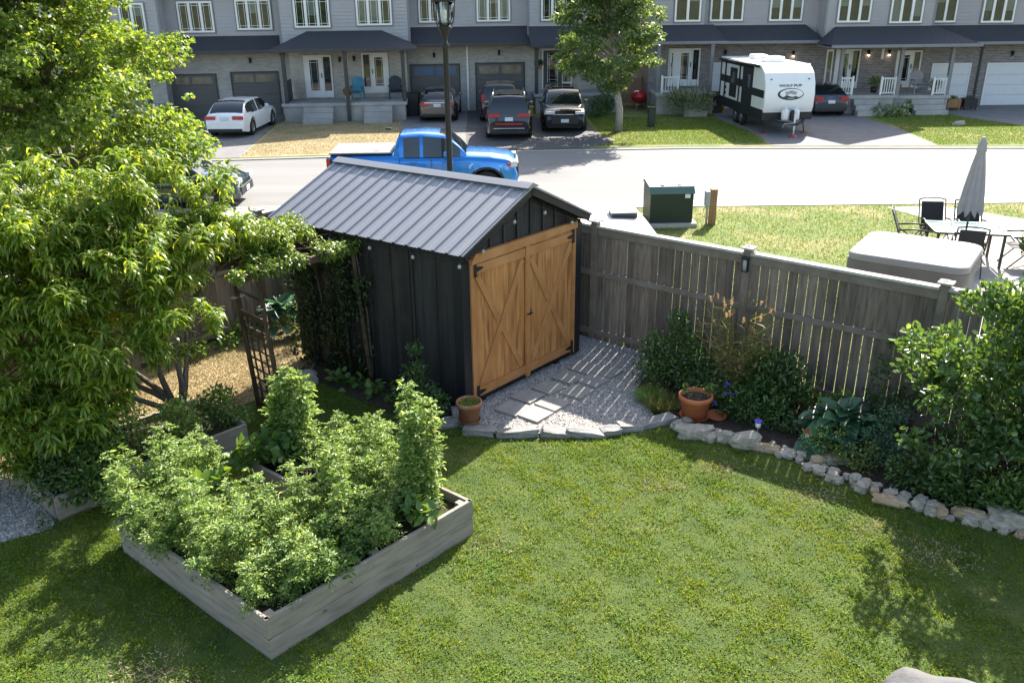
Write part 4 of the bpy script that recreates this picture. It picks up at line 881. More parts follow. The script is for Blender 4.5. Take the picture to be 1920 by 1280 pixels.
for a, c, lb, cl in ((1.95, .62, 'round leaved bean plant beside the notch on the near arm', [(0, 0, .25, .2), (.15, .12, .30, .16), (-.12, .05, .28, .15)]), (.55, 1.35, 'dark green bean plant along the right boards with upright leaves', [(0, 0, .16, .18), (-.1, -.16, .14, .16), (.05, .1, .2, .15)]),
                 (.28, 1.85, 'bean plant spilling over the right edge board', [(0, 0, .2, .18), (.1, -.12, .15, .15), (.12, .15, .12, .12)]), (.30, .85, 'low bean plant near the front corner with pale leaves', [(0, 0, .12, .16), (.06, .1, .1, .12)]),
                 (2.3, 1.62, 'bean plant hanging off the end of the far arm', [(-.1, -.05, .25, .2), (.1, .02, .3, .18), (-.2, -.2, .2, .15)]), (2.05, 1.7, 'bean plant in front of the tall tomato of the far arm', [(0, 0, .22, .18), (.15, .05, .2, .15)])):
    plant('bean_plant', lb, 'plant', bl(a, c), cl, K['bean'], .105, .85, T_HEART, .1, 75, 1.3, 5, group=VG)

# shaded shrubs and border plants
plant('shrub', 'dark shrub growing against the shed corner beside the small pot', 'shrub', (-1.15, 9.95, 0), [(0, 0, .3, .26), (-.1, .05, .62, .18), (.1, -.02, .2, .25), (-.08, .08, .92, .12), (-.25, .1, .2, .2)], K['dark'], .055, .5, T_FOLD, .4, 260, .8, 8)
plant('cucumber_plant', 'broad leaved vine crop on the ground along the shed wall', 'plant', (-1.9, 10.65, 0), [(0, 0, .1, .2), (-.3, .2, .1, .18), (.3, -.15, .1, .18), (-.55, .35, .12, .2)], K['bean'], .10, .9, T_HEART, .1, 30, 2, 5)
# vine: canopy on the arbor and curtain on the shed wall
def vine():
    t = thing('climbing_vine', 'bright climbing vine over the arbor top hanging down the shed wall', 'vine', (-2.9, 10.9, 0))
    o = np.array([-2.9, 10.9, 0.]); cl = []
    for k in range(58):
        f = rng.random(); g_ = rng.random(); A1, A2, B1, B2 = (-3.95, 10.35), (-3.05, 10.15), (-3.35, 12.0), (-2.55, 11.15)
        x = (A1[0]*(1-f)+B1[0]*f)*(1-g_)+(A2[0]*(1-f)+B2[0]*f)*g_; y = (A1[1]*(1-f)+B1[1]*f)*(1-g_)+(A2[1]*(1-f)+B2[1]*f)*g_
        q = np.array([x, y, 2.10+.08*rng.normal()+.10*math.sin(f*3.1)]); cl.append((*(q-o), rng.uniform(.10, .2)))
    for k in range(26):
        q = np.array(apt(1.0 if k % 3 else .6, H_+.02)+Vector((-3.2, 10.15, 0))+far_*rng.uniform(-.2, 1.15)); q[2] += .03; cl.append((*(q-o), rng.uniform(.09, .16)))
    P = clump_points([c[:3] for c in cl], [c[3] for c in cl], [150]*len(cl), .7); k = len(P)
    D = rdir(k); D[:, 2] -= .25
    leaves('canopy_foliage', P, D, rdir(k, 1.5), rng.uniform(.05, .095, k), rng.uniform(.018, .030, k), T_ARCH, K['wist'], t)
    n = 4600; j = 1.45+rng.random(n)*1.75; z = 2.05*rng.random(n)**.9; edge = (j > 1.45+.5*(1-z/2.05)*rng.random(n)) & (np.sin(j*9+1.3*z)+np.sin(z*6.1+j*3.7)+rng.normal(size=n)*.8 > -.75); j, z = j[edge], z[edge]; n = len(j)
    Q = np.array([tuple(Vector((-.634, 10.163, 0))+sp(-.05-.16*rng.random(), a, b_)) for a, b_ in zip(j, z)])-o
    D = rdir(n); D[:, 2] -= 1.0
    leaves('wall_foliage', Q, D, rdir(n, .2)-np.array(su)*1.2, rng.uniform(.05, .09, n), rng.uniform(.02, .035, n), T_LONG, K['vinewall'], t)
    b = MB()
    for j0, z0 in ((2.95, 2.0), (2.2, 2.1), (1.75, 2.0), (2.6, 1.6)):
        s = Vector((-.634, 10.163, 0))+sp(-.06, j0-.15, 0)-Vector(o); e = Vector((-.634, 10.163, 0))+sp(-.07, j0, z0)-Vector(o); b.tube([s, s.lerp(e, .5)+Vector((.04, .03, 0)), e, Vector((-.3, -.2, 2.05))], [.018, .014, .01, .006], 6)
    b.build('vine_stem', K['bark'], t)
vine()
# hostas and leafy plants along the far end of the yard
def rosette(name, label, cat, loc, n, L_, W_, m, h=.3, stemm='stem', tmpl=T_HEART, group=None, spread=1.0):
    t = thing(name, label, cat, loc, 0, group); a = rng.random(n)*6.28; u = rng.random(n)
    rad = h*.9*u*spread; P = np.stack([np.cos(a)*rad, np.sin(a)*rad, h*(1.05-.6*u*u)], -1); D = np.stack([np.cos(a), np.sin(a), .5-.9*u], -1)+rng.normal(size=(n, 3))*.15
    leaves('foliage', P, D, np.array([0, 0, 1.])-D*.3+rng.normal(size=(n, 3))*.2, L_*rng.uniform(.75, 1.15, n), W_*rng.uniform(.8, 1.1, n), tmpl, m, t)
    b = MB()
    for p in P[:40]: b.tube([(0, 0, 0), (p[0]*.4, p[1]*.4, p[2]*.7), tuple(p)], .005, 4)
    b.build('stem', K[stemm], t); return t
rosette('hosta', 'bluish hosta behind the arbor by the far fence', 'plant', (-3.75, 13.1, 0), 44, .24, .20, K['blueleaf'], .48)
plant('tomato_plant', 'sunlit leafy plant at the back corner of the shed', 'plant', (-3.25, 12.6, 0), [(0, 0, .3, .2), (0, .1, .6, .18), (.1, 0, .85, .12)], K['bean'], .06, .6, T_FOLD, .3, 150, 1, 5)
plant('leafy_plant', 'low green plants at the base of the fence left of the hosta', 'plant', (-4.5, 12.4, 0), [(0, 0, .15, .2), (-.3, -.4, .15, .22), (.2, .3, .2, .2)], K['bean'], .07, .6, T_FOLD, .3, 120, 1, 5)
# under-planting of the second bed
for i, (x, y, cl, m, lb) in enumerate([(-3.95, 8.95, [(0, 0, .25, .28), (-.3, -.25, .3, .25), (.1, -.05, .5, .18)], 'tomato', 'light green seedling bush at the right part of the peach bed'), (-3.55, 9.4, [(0, 0, .15, .2), (.2, .1, .1, .15), (-.2, .1, .25, .2)], 'bean', 'dark leafy plant at the arbor end of the peach bed'),
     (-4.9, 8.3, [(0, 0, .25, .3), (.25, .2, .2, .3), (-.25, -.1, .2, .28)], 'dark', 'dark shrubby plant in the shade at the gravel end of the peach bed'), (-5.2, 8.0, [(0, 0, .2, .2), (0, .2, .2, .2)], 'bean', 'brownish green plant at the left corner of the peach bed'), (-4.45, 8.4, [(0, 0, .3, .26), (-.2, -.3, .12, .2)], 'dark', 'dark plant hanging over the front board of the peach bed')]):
    cl = cl+[(c_[0]+rng.normal()*.2, c_[1]+rng.normal()*.2, c_[2]+rng.uniform(-.1, .3), c_[3]*.8) for c_ in cl]
    plant('bed_plant', lb, 'plant', (x, y, .2), cl, K[m], .055, .55, T_FOLD, .3, 170, .9, 5)
# grass lip trailing onto gravel at the bed corner
for x, y, m, lb in ((-4.45, 8.02, 'bean', 'leafy plant drooping over the front board near the gravel corner'), (-4.7, 7.95, 'dark', 'shaded plant at the gravel corner of the low bed')):
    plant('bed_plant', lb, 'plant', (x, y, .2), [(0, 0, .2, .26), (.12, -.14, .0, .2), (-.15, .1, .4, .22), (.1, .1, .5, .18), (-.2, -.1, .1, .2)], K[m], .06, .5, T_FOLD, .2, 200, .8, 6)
plant('weed', 'reddish weed clump on the gravel at the low bed corner', 'plant', (-4.95, 7.62, .01), [(0, 0, .04, .13), (.1, -.1, .03, .1)], K['dark'], .04, .4, T_DIA, .2, 110, 1, 3)

# ---- garden border at the right
plant('shrub', 'leafy dark green bush in front of the fence beside the gravel', 'shrub', (2.22, 10.85, 0), [(0, 0, .3, .36), (-.2, .1, .55, .26), (.15, .15, .62, .25), (.3, -.05, .4, .3), (-.3, -.1, .35, .28), (.1, .3, .85, .18)], K['dark'], .06, .55, T_FOLD, .3, 230, .9, 10)
t = thing('ornamental_grass', 'tall clump of grass with tan seed heads before the fence post', 'grass clump', (2.98, 10.42, 0))
b = MB(); P, D, SP, SD = [], [], [], []
for k in range(120):
    a = rng.random()*6.28; r0 = rng.random()*.12; e = .10+.34*rng.random()**.8; h = rng.uniform(.65, 1.42); bs = np.array([math.cos(a)*r0, math.sin(a)*r0, 0]); tp = np.array([math.cos(a)*(r0+e), math.sin(a)*(r0+e), h])
    md = (bs+tp)/2; md[:2] = bs[:2]+(tp[:2]-bs[:2])*.3; b.tube([tuple(bs), tuple(md), tuple(tp)], [.004, .003, .002], 4, cap=False)
    if k % 5 < 3:
        dd = (tp-md)/np.linalg.norm(tp-md)
        for s in range(42): SP.append(tp+dd*rng.random()*.085+rng.normal(size=3)*.006); SD.append(dd+rng.normal(size=3)*.55)
    for s in range(9):
        f = rng.uniform(.15, .95); P.append(bs+(tp-bs)*f); D.append(np.array([math.cos(a+rng.normal()), math.sin(a+rng.normal()), rng.uniform(.2, 1)]))
b.build('stalks', K['drystem'], t); k = len(P)
leaves('foliage', P, D, rdir(k, 1), rng.uniform(.10, .26, k), .013, T_LONG, K['reed'], t); k = len(SP); leaves('seed_heads', SP, SD, rdir(k), rng.uniform(.015, .028, k), .006, T_DIA, K['seed'], t)
plant('shrub', 'dark broad leaved bush right of the seed head grass', 'shrub', (3.35, 10.1, 0), [(0, 0, .35, .34), (-.2, -.15, .3, .3), (.2, .1, .55, .26), (.3, -.1, .3, .28), (-.05, -.3, .15, .25), (-.1, .1, .65, .2)], K['dark'], .085, .55, T_FOLD, .2, 160, .9, 10)
plant('flowering_plant', 'dark low plant with a few purple flowers behind the big pot', 'plant', (2.78, 10.0, 0), [(0, 0, .2, .26), (.2, -.1, .15, .22), (-.1, .15, .3, .2)], K['dark'], .05, .5, T_FOLD, .3, 200, 1, 6)
o = leaves('petals', np.array([(2.72, 9.86, .34), (2.83, 9.9, .3), (2.6, 9.86, .22), (2.75, 9.95, .42)]).repeat(14, 0)+rng.normal(size=(56, 3))*.014, rdir(56, .5), rdir(56, 1), .03, .02, T_DIA, K['purple'])
tag(o, 'small cluster of purple blooms above the dark low plant behind the pot', 'flowers')
for x, y, s, lb in ((1.86, 10.35, .13, 'soft grey green grass tuft at the gravel edge, nearer the shed'), (1.98, 10.1, .17, 'soft green grass tuft left of the big terracotta pot')):
    t = thing('grass_tuft', lb, 'grass clump', (x, y, .01)); n = 900; a = rng.random(n)*6.28; D = np.stack([np.cos(a)*.6, np.sin(a)*.6, rng.uniform(.4, 1.2, n)], -1); rr_ = rng.random(n)**.5*s*.8
    leaves('foliage', np.stack([np.cos(a)*rr_, np.sin(a)*rr_, np.zeros(n)], -1), D, rdir(n), rng.uniform(.12, .24, n), .007, T_LONG, K['reed'] if s > .15 else K['tomato'], t)
rosette('rhubarb', 'rhubarb plant with large wavy bluish leaves against the fence', 'plant', (3.95, 9.15, 0), 60, .21, .20, K['blueleaf'], .46, spread=.9)
rosette('rhubarb', 'single big low rhubarb leaf cluster near the rocks', 'plant', (3.60, 8.95, 0), 5, .30, .30, K['blueleaf'], .22, spread=.5)
plant('small_shrub', 'small bluish leafy shrub left of the big shrub by the rocks', 'shrub', (4.22, 8.60, 0), [(0, 0, .3, .25), (.1, .1, .55, .2), (-.15, 0, .2, .22), (.15, -.1, .25, .25)], K['blueleaf'], .04, .6, T_FOLD, .3, 260, .8, 8)
plant('herb_plant', 'thin yellow green herb stems between rhubarb and small shrub', 'plant', (3.92, 8.45, 0), [(0, 0, .12, .2), (.1, .0, .3, .12), (-.2, .2, .1, .18)], K['reed'], .05, .4, T_FOLD, .6, 110, .5, 8)
plant('flower_stalks', 'dry flower stalks standing by the fence behind the rhubarb', 'plant', (3.75, 9.85, 0), [(0, 0, .2, .15), (.1, .1, .45, .12), (-.1, 0, .7, .08), (.15, -.1, .6, .06)], K['reed'], .04, .4, T_FOLD, .5, 60, .5, 10, 'drystem')
plant('climbing_shrub', 'dark plant leaning on the fence between rhubarb and big shrub', 'shrub', (4.55, 9.55, 0), [(0, 0, .4, .25), (0, 0, .8, .18), (.1, .05, 1.1, .12), (.3, -.2, .5, .25)], K['dark'], .06, .6, T_FOLD, .2, 110, .8, 6)
lc = []
for k in range(150):
    d = rng.normal(size=3); d /= np.linalg.norm(d); q = np.array([.26, .0, 1.22])+d*np.array([1.0, .66, 1.22])*rng.random()**.4*rng.uniform(.82, 1.2); q[2] = max(q[2], .12); lc.append((*q, rng.uniform(.10, .24)))
plant('large_shrub', 'large glossy leaved shrub at the right edge of the yard', 'shrub', (5.0, 8.2, 0), lc, K['lilac'], .085, .6, T_FOLD, .25, 105, .7, 26, 'bark', srad=.010, flatn=.9)
lc = []
for k in range(60):
    d = rng.normal(size=3); d /= np.linalg.norm(d); q = np.array([.2, 0, 1.15])+d*np.array([.95, .7, 1.0])*rng.random()**.45; lc.append((*q, rng.uniform(.2, .3)))
plant('large_shrub', 'second glossy shrub beyond the picture edge beside the large one', 'shrub', (6.9, 6.9, 0), lc, K['lilac'], .095, .6, T_FOLD, .25, 80, .9, 20, 'greybark', srad=.014, flatn=.9)
for i, (x, y, m, sz, lb) in enumerate([(4.45, 8.05, 'dark', .06, 'low dark plants between the small bluish shrub and the tan rocks'), (4.75, 7.75, 'dark', .07, 'dark ground plant at the foot of the large shrub near its left side'), (5.15, 7.55, 'bean', .08, 'broad leaved low plant at the foot of the large shrub behind the rounded rock'), (2.55, 10.35, 'dark', .05, 'dark low plant between the leafy bush and the seed head grass'),
        (3.3, 9.55, 'dark', .05, 'low dark plant behind the purple topped ornament'), (3.75, 8.75, 'tomato', .04, 'thin green plant next to the low rhubarb leaf'), (2.95, 9.75, 'dark', .055, 'leafy stems standing right of the big terracotta pot'), (4.1, 9.6, 'bean', .07, 'green plant behind the rhubarb against the fence'), (5.6, 7.2, 'dark', .07, 'dark low plant at the picture edge behind the last rocks')]):
    plant('border_plant', lb, 'plant', (x, y, .01), [(0, 0, .15, .22), (.2, -.12, .12, .18), (-.18, .12, .2, .2), (.05, .1, .3, .14)], K[m], sz, .55, T_FOLD, .35, 190, .9, 6)
plant('bush', 'dark bush of the neighbour beside the patio set', 'shrub', (10.05, 15.9, 0), [(.2, 0, .5, .4), (.5, -.2, .9, .45), (.3, .1, 1.3, .35), (.8, .1, .9, .5), (.35, -.2, .3, .4)], K['dark'], .09, .6, T_FOLD, .3, 190, .8, 8)
plant('young_tree', 'leafy branches of a small tree beyond the fence at the right edge', 'tree', (7.4, 11.2, 0), [(0, 0, 1.6, .3), (.3, 0, 1.8, .3), (.6, .1, 1.5, .35), (.3, -.1, 1.2, .35), (.8, 0, 1.9, .3)], K['lilac'], .10, .6, T_FOLD, .3, 90, .8, 8, 'greybark', srad=.015)

# ================================================================== VEHICLES
def interp(x, xs, ys): return float(np.interp(x, xs, ys))
def text_mesh(name, txt, size, m, parent, loc, rot, ext=.004, align='CENTER', bold=0):
    c = bpy.data.curves.new(name, 'FONT'); c.body = txt; c.size = size; c.align_x = align; c.align_y = 'CENTER'; c.extrude = ext; c.offset = bold
    o = bpy.data.objects.new(name, c); COL.objects.link(o); dg = bpy.context.evaluated_depsgraph_get(); me = bpy.data.meshes.new_from_object(o.evaluated_get(dg)); bpy.data.objects.remove(o); bpy.data.curves.remove(c)
    me.materials.clear(); me.materials.append(m); me.name = name
    o = bpy.data.objects.new(name, me); COL.objects.link(o); o.parent = parent; o.location = loc; o.rotation_euler = rot; return o

def car(label, cat, loc, heading, L_, W, H, pm, hood, cabin, belt, clear=.2, wr=.32, wb=None, group=None, deck=None, pick=False, roofm=None, name='parked_car', rear=None):
    """hood: [(x,z)] top profile of the lower body rear->front (x as fraction -.5 .5, z m). cabin: (xr0, xr1, xf1, xf0) fractions: rear base, rear roof, front roof, windshield base"""
    t = thing(name, label, cat, loc, heading, group)
    wb = wb or (-.30, .31); xw = [wb[0]*L_, wb[1]*L_]
    xs = sorted(set([round(v, 3) for v in np.linspace(-L_/2, L_/2, 61)]+[round(c+s*wr*1.18*math.cos(a), 3) for c in xw for s in (-1, 1) for a in np.linspace(0, math.pi/2, 7)]))
    hx = [a*L_ for a, _ in hood]; hz = [z for _, z in hood]
    b = MB(); rings = []
    for x in xs:
        f = x/L_*2; taper = 1-.10*max(0, abs(f)-.72)/.28-.06*(max(0, abs(f)-.93)/.07)**2
        w_ = W/2*taper; top = interp(x, hx, hz); zb = clear+.07*max(0, abs(f)-.85)/.15
        arch = 0
        for c in xw:
            d = abs(x-c); 
            if d < wr*1.18: arch = max(arch, wr+math.sqrt(max(0, (wr*1.18)**2-d*d)))
        zs = max(zb, arch); bt = min(belt, top-.02)
        sh = max(zs+.02, bt-.06)
        flare = .012 if arch else 0
        # half section, centre bottom to centre top
        half = [(0, zb+.04 if not arch else max(zs, zb)), (w_*.86, max(zs, zb)+.0), (w_*.975+flare, max(zs, zb)+.005), (w_*1.0+flare, max(zs+.02, (zb+sh)*.5)), (w_*.985, max(zs+.03, sh-.10)), (w_*.955, max(zs+.04, sh)), (w_*.90, max(top-.045, zs+.05)), (w_*.78, max(top-.012, zs+.055)), (w_*.4, max(top+.008, zs+.06)), (0, max(top+.014, zs+.06))]
        rings.append([(x, y, z) for y, z in half]+[(x, -y, z) for y, z in half[-2:0:-1]])
    k = len(rings[0]); vs = [v for r in rings for v in r]; n = len(rings)
    for i in range(n-1):
        pass
    fs = [(i*k+j, (i+1)*k+j, (i+1)*k+(j+1) % k, i*k+(j+1) % k) for i in range(n-1) for j in range(k)]
    b.add(vs, fs, 0, True); b.add([vs[j] for j in range(k)], [tuple(range(k))]); b.add([vs[(n-1)*k+j] for j in range(k)], [tuple(range(k))])
    body = b.build('body', pm, t, angle=40)
    # cabin
    xr0, xr1, xf1, xf0 = [c*L_ for c in cabin]; wbt, wrf = W/2*.93, W/2*.74
    def cz(x):
        if x < xr1: return belt-.02+(H-belt+.02)*math.sin(max(0, (x-xr0)/(xr1-xr0))*math.pi/2)**.85
        if x > xf1: return belt-.02+(H-belt+.02)*math.sin(max(0, (xf0-x)/(xf0-xf1))*math.pi/2)**.9
        u = (x-xr1)/(xf1-xr1); return H+.035*math.sin(u*math.pi)
    cx = sorted(set(list(np.linspace(xr0, xr1, 8))+list(np.linspace(xr1, xf1, 13))+list(np.linspace(xf1, xf0, 9))))
    prow = []
    for x in cx:
        zt = cz(x); u = (zt-belt)/(H-belt); u = max(0, min(1, u)); base = belt-.03
        h = zt-base; ww = wbt+(wrf-wbt)*u
        e = 1-.10*(max(0, (x-xf1)/(xf0-xf1)))-.08*max(0, (xr1-x)/(xr1-xr0))
        prow.append([(x, wbt*e, base), (x, (wbt+(ww-wbt)*.45)*e, base+h*.45), (x, (wbt+(ww-wbt)*.88)*e, base+h*.86), (x, ww*.93*e, base+h*.965), (x, ww*.6*e, zt-.004*u), (x, 0, zt+.012*u)])
    rows = [r+[(x, -y, z) for x, y, z in r[-2::-1]] for r in prow]; k = len(rows[0])
    groups_ = {'roof': MB(), 'side_window': MB(), 'side_window2': MB(), 'windshield': MB(), 'rear_window': MB()}
    for i in range(len(rows)-1):
        xm = (cx[i]+cx[i+1])/2
        for j in range(k-1):
            q = [rows[i][j], rows[i+1][j], rows[i+1][j+1], rows[i][j+1]]; side = j < 2 or j > k-4; zm = sum(v[2] for v in q)/4
            if side:
                u = (xm-xr0)/(xf0-xr0)
                B_post = abs(xm-(xr1*.45+xf1*.55)) < .05*L_*.3
                edge = (j in (0, k-2) and False)
                gl = .13 < u < .93 and not B_post and cz(xm) > belt+.12
                key = ('side_window' if j < 2 else 'side_window2') if gl else 'roof'
            elif xm > xf1: key = 'windshield' if 3 <= j <= k-5 or j in (3, k-5) else 'roof'
            elif xm < xr1: key = 'rear_window' if 3 <= j <= k-5 else 'roof'
            else: key = 'roof'
            groups_[key].add(q, [(0, 1, 2, 3)], 0, True)
    for key, g_ in groups_.items():
        if not g_.f: continue
        o = g_.build(key.replace('2', ''), (roofm or pm) if key == 'roof' else K['carglass'], t)
        bm = bmesh.new(); bm.from_mesh(o.data); bmesh.ops.remove_doubles(bm, verts=bm.verts, dist=.0005); bmesh.ops.recalc_face_normals(bm, faces=bm.faces); bm.to_mesh(o.data); bm.free()
    # wheels
    for c in xw:
        for s in (-1, 1):
            tw = .105; y0 = s*(W/2-.10)
            b = MB(); b.lathe([(wr*.62, -tw), (wr*.93, -tw), (wr, -tw*.7), (wr, tw*.7), (wr*.93, tw), (wr*.62, tw)], 28, (c, y0, wr), axis='y'); ty = b.build('wheel', K['rubber'], t)
            b = MB(); b.lathe([(wr*.64, s*.06), (wr*.60, s*.09), (wr*.58, s*.05), (wr*.1, s*.04), (0, s*.045)], 24, (c, y0, wr), axis='y')
            for kk in range(5):
                a = kk*2*math.pi/5; b.bar((c, y0+s*.075, wr), (c+wr*.6*math.cos(a), y0+s*.085, wr+wr*.6*math.sin(a)), .05, .02, up=(0, 1, 0))
            b.build('rim', K['rim'], ty)
    b = MB(); b.box(-L_*.44, L_*.44, -W/2*.74, W/2*.74, clear*.9, max(wr*1.15, clear+.15)); b.build('underbody', K['black'], t)
    # mirrors, lamps, bumpers, plates
    for s in (-1, 1):
        x = xf0-.14*L_ if not pick else xf0-.11*L_
        b = MB(); b.cbox(x-.06, x+.06, s*(W/2+.02)-.07, s*(W/2+.02)+.09*(1 if s > 0 else .8), belt+.00, belt+.13, .03); b.build('mirror', pm, t)
    t['dims'] = 0; del t['dims']
    return t, body
def lampbox(t, name, m, x, y0, y1, z0, z1, d=.03):
    b = MB(); b.cbox(min(x, x+d), max(x, x+d), min(y0, y1), max(y0, y1), z0, z1, .008); return b.build(name, m, t)
def rearkit(t, L_, W, zl, h=.12, wl=.30, plate=True, pz=None, lampm=None, bar=None, inset=.06):
    for s in (-1, 1): lampbox(t, 'tail_light', lampm or K['tail'], -L_/2-.006+inset*.0, s*(W/2*.88), s*(W/2*.88-wl), zl, zl+h, .09)
    if plate:
        o = lampbox(t, 'number_plate', K['plate'], -L_/2-.022, -.15, .15, pz or zl-.02, (pz or zl-.02)+.14, .02)
    b = MB(); b.cbox(-L_/2-.028, -L_/2+.15, -W/2*.80, W/2*.80, .24, .36, .02); b.build('bumper_insert', K['black'], t)
    if bar is not None: b = MB(); b.cbox(-L_/2-.02, -L_/2+.01, -W*.33, W*.33, bar, bar+.03, .005); b.build('chrome_strip', K['chrome'], t)
def frontkit(t, L_, W, zl, h=.11, wl=.34, grille=(.30, .52), plate=.34, gw=.42):
    for s in (-1, 1): lampbox(t, 'headlight', K['headl'], L_/2+.004, s*W/2*.86, s*(W/2*.86-wl), zl, zl+h, -.12)
    b = MB(); b.cbox(L_/2-.05, L_/2+.02, -W*gw/1.2, W*gw/1.2, grille[0], grille[1], .03); b.build('grille', K['black'], t)
    if plate: lampbox(t, 'number_plate', K['plate'], L_/2+.022, -.15, .15, plate, plate+.13, .015)
SED = [(-.5, .62), (-.485, .86), (-.47, .91), (-.38, .93), (.18, .90), (.30, .87), (.42, .78), (.48, .66), (.5, .48)]
SUV = [(-.5, .70), (-.49, .96), (-.47, 1.0), (.18, 1.0), (.28, .98), (.42, .90), (.48, .80), (.5, .55)]
pw, pdk, pbk, pmr, pbl, pcv, psl = paint('white_paint_car', (.80, .80, .80), .25, .0), paint('charcoal_paint', (.10, .085, .08)), paint('black_paint', (.012, .012, .013), .15), paint('maroon_paint', (.035, .014, .022)), paint('blue_paint', (.010, .20, .62), .25, .45), paint('navy_paint', (.04, .05, .075)), paint('slate_paint', (.035, .055, .065), .10, .4)
GC = 'cars parked in the driveways across the street'
H90 = R(90)
t, _ = car('white sedan parked nose in on the leftmost driveway', 'car', (-10.85, 35.75, 0), R(88), 4.4, 1.66, 1.30, pw, SED, (-.44, -.24, .06, .27), .86, group=GC)
rearkit(t, 4.4, 1.66, .70, .13, .40, pz=.66)
t, _ = car('dark grey brown sedan backed by the dark garage door with blue reflections', 'car', (-3.05, 39.25, 0), R(90), 4.0, 1.62, 1.28, pdk, SED, (-.43, -.22, .06, .27), .86, group=GC)
rearkit(t, 4.0, 1.62, .68, .13, .38, pz=.64, bar=.80)
t, _ = car('dark maroon suv parked in front of the black suv', 'car', (-.40, 38.9, 0), R(90), 3.9, 1.72, 1.52, pmr, SUV, (-.49, -.40, .08, .26), .96, wr=.33, group=GC)
rearkit(t, 3.9, 1.72, .85, .30, .14)
t, _ = car('black suv with roof rails seen from behind on the fresh asphalt driveway', 'car', (-.02, 34.45, 0), R(90), 4.25, 1.74, 1.56, pbk, SUV, (-.49, -.41, .08, .26), .98, wr=.34, group=GC)
rearkit(t, 4.25, 1.74, .84, .13, .42, pz=.70, bar=.42)
for s in (-1, 1):
    b = MB(); b.tube([(-1.75, s*.58, 1.57), (-1.65, s*.58, 1.64), (.1, s*.57, 1.66), (.25, s*.57, 1.60)], .02, 6); b.build('roof_rail', K['chrome'], t)
b = MB(); b.cbox(-1.5, .1, -.42, .42, 1.588, 1.606, .004); b.build('sunroof', K['carglass'], t)
b = MB(); b.cbox(-2.14, -2.10, -.5, .5, .56, .62, .01); b.build('lower_reflector', K['tail'], t)
t, _ = car('black crossover facing the street beside the young maple', 'car', (2.18, 36.0, 0), R(-91), 4.3, 1.76, 1.50, pbk, SUV, (-.49, -.38, .05, .25), .96, wr=.34, group=GC)
frontkit(t, 4.3, 1.76, .72, .10, .36, (.34, .72), .42, .36)
b = MB(); b.cbox(-.8, .15, -.45, .45, 1.531, 1.548, .004); b.build('sunroof', K['carglass'], t)
t, _ = car('dark navy sedan tucked behind the camper trailer', 'car', (13.72, 39.55, 0), R(91), 3.9, 1.64, 1.26, pcv, SED, (-.46, -.2, .06, .27), .86, group=GC)
rearkit(t, 3.9, 1.64, .66, .17, .36, pz=.56, bar=.30)
t, _ = car('slate blue car parked on the street behind the left trees', 'car', (-9.3, 22.75, -.045), R(2), 4.5, 1.68, 1.33, psl, SED, (-.46, -.22, .07, .28), .90)
rearkit(t, 4.5, 1.68, .74, .2, .22); frontkit(t, 4.5, 1.68, .62)

# blue pickup truck
TL, TW = 5.02, 1.80
TH = [(-.5, 1.0), (-.495, 1.24), (-.14, 1.25), (-.13, 1.20), (.18, 1.19), (.24, 1.21), (.36, 1.18), (.455, 1.10), (.492, 1.0), (.5, .7)]
t, body = car('bright blue pickup truck with grey bed cover parked at the near kerb', 'pickup truck', (-2.32, 23.50, -.045), R(1.2), TL, TW, 1.72, pbl, TH, (-.155, -.115, .09, .235), 1.19, .32, .39, (-.305, .335), pick=True, name='pickup_truck')
b = MB(); b.cbox(-TL*.488, -TL*.158, -TW/2*.90, TW/2*.90, 1.262, 1.30, .012); b.build('bed_cover', mat('bed_cover', (.19, .19, .20), .6, .06, 2), t)
for s in (-1, 1):
    lampbox(t, 'tail_light', K['tail'], -TL/2-.01, s*TW/2*.96, s*(TW/2*.96-.16), .84, 1.16, .10)
    lampbox(t, 'headlight', K['headl'], TL/2-.01, s*TW/2*.93, s*(TW/2*.93-.42), .88, 1.02, -.18)
    b = MB(); b.cbox(TL/2-.28, TL/2-.19, s*TW/2*.955-.02, s*TW/2*.955+.02, .90, .99, .01); b.build('side_marker', K['red'], t)
    for wx in (-TL*.305, TL*.335):
        pts = [(wx+.50*math.cos(a), s*(TW/2+.012), .37+.50*math.sin(a)) for a in np.linspace(.15, math.pi-.15, 12)]; b = MB(); b.tube(pts, .035, 6); b.build('wheel_arch_trim', K['black'], t)
b = MB(); b.cbox(TL/2-.06, TL/2+.03, -.62, .62, .50, .96, .04); b.build('grille', K['black'], t)
b = MB(); b.cbox(TL/2-.1, TL/2+.05, -TW*.44, TW*.44, .36, .50, .04); b.build('front_bumper', K['greyplastic'], t)
b = MB(); b.cbox(-1.02, -.86, -.03, .03, 1.76, 1.82, .02); b.build('shark_fin', K['black'], t)
b = MB(); b.box(-TL*.12, -TL*.118, -TW/2-.003, -TW/2+.02, .42, 1.14); b.box(TL*.045, TL*.047, -TW/2-.003, -TW/2+.02, .42, 1.14); b.build('door_gap', K['black'], t)
for x in (-.25, .6):
    b = MB(); b.cbox(x-.09, x+.09, -TW/2-.03, -TW/2+.01, 1.02, 1.05, .008); b.build('door_handle', pbl, t)

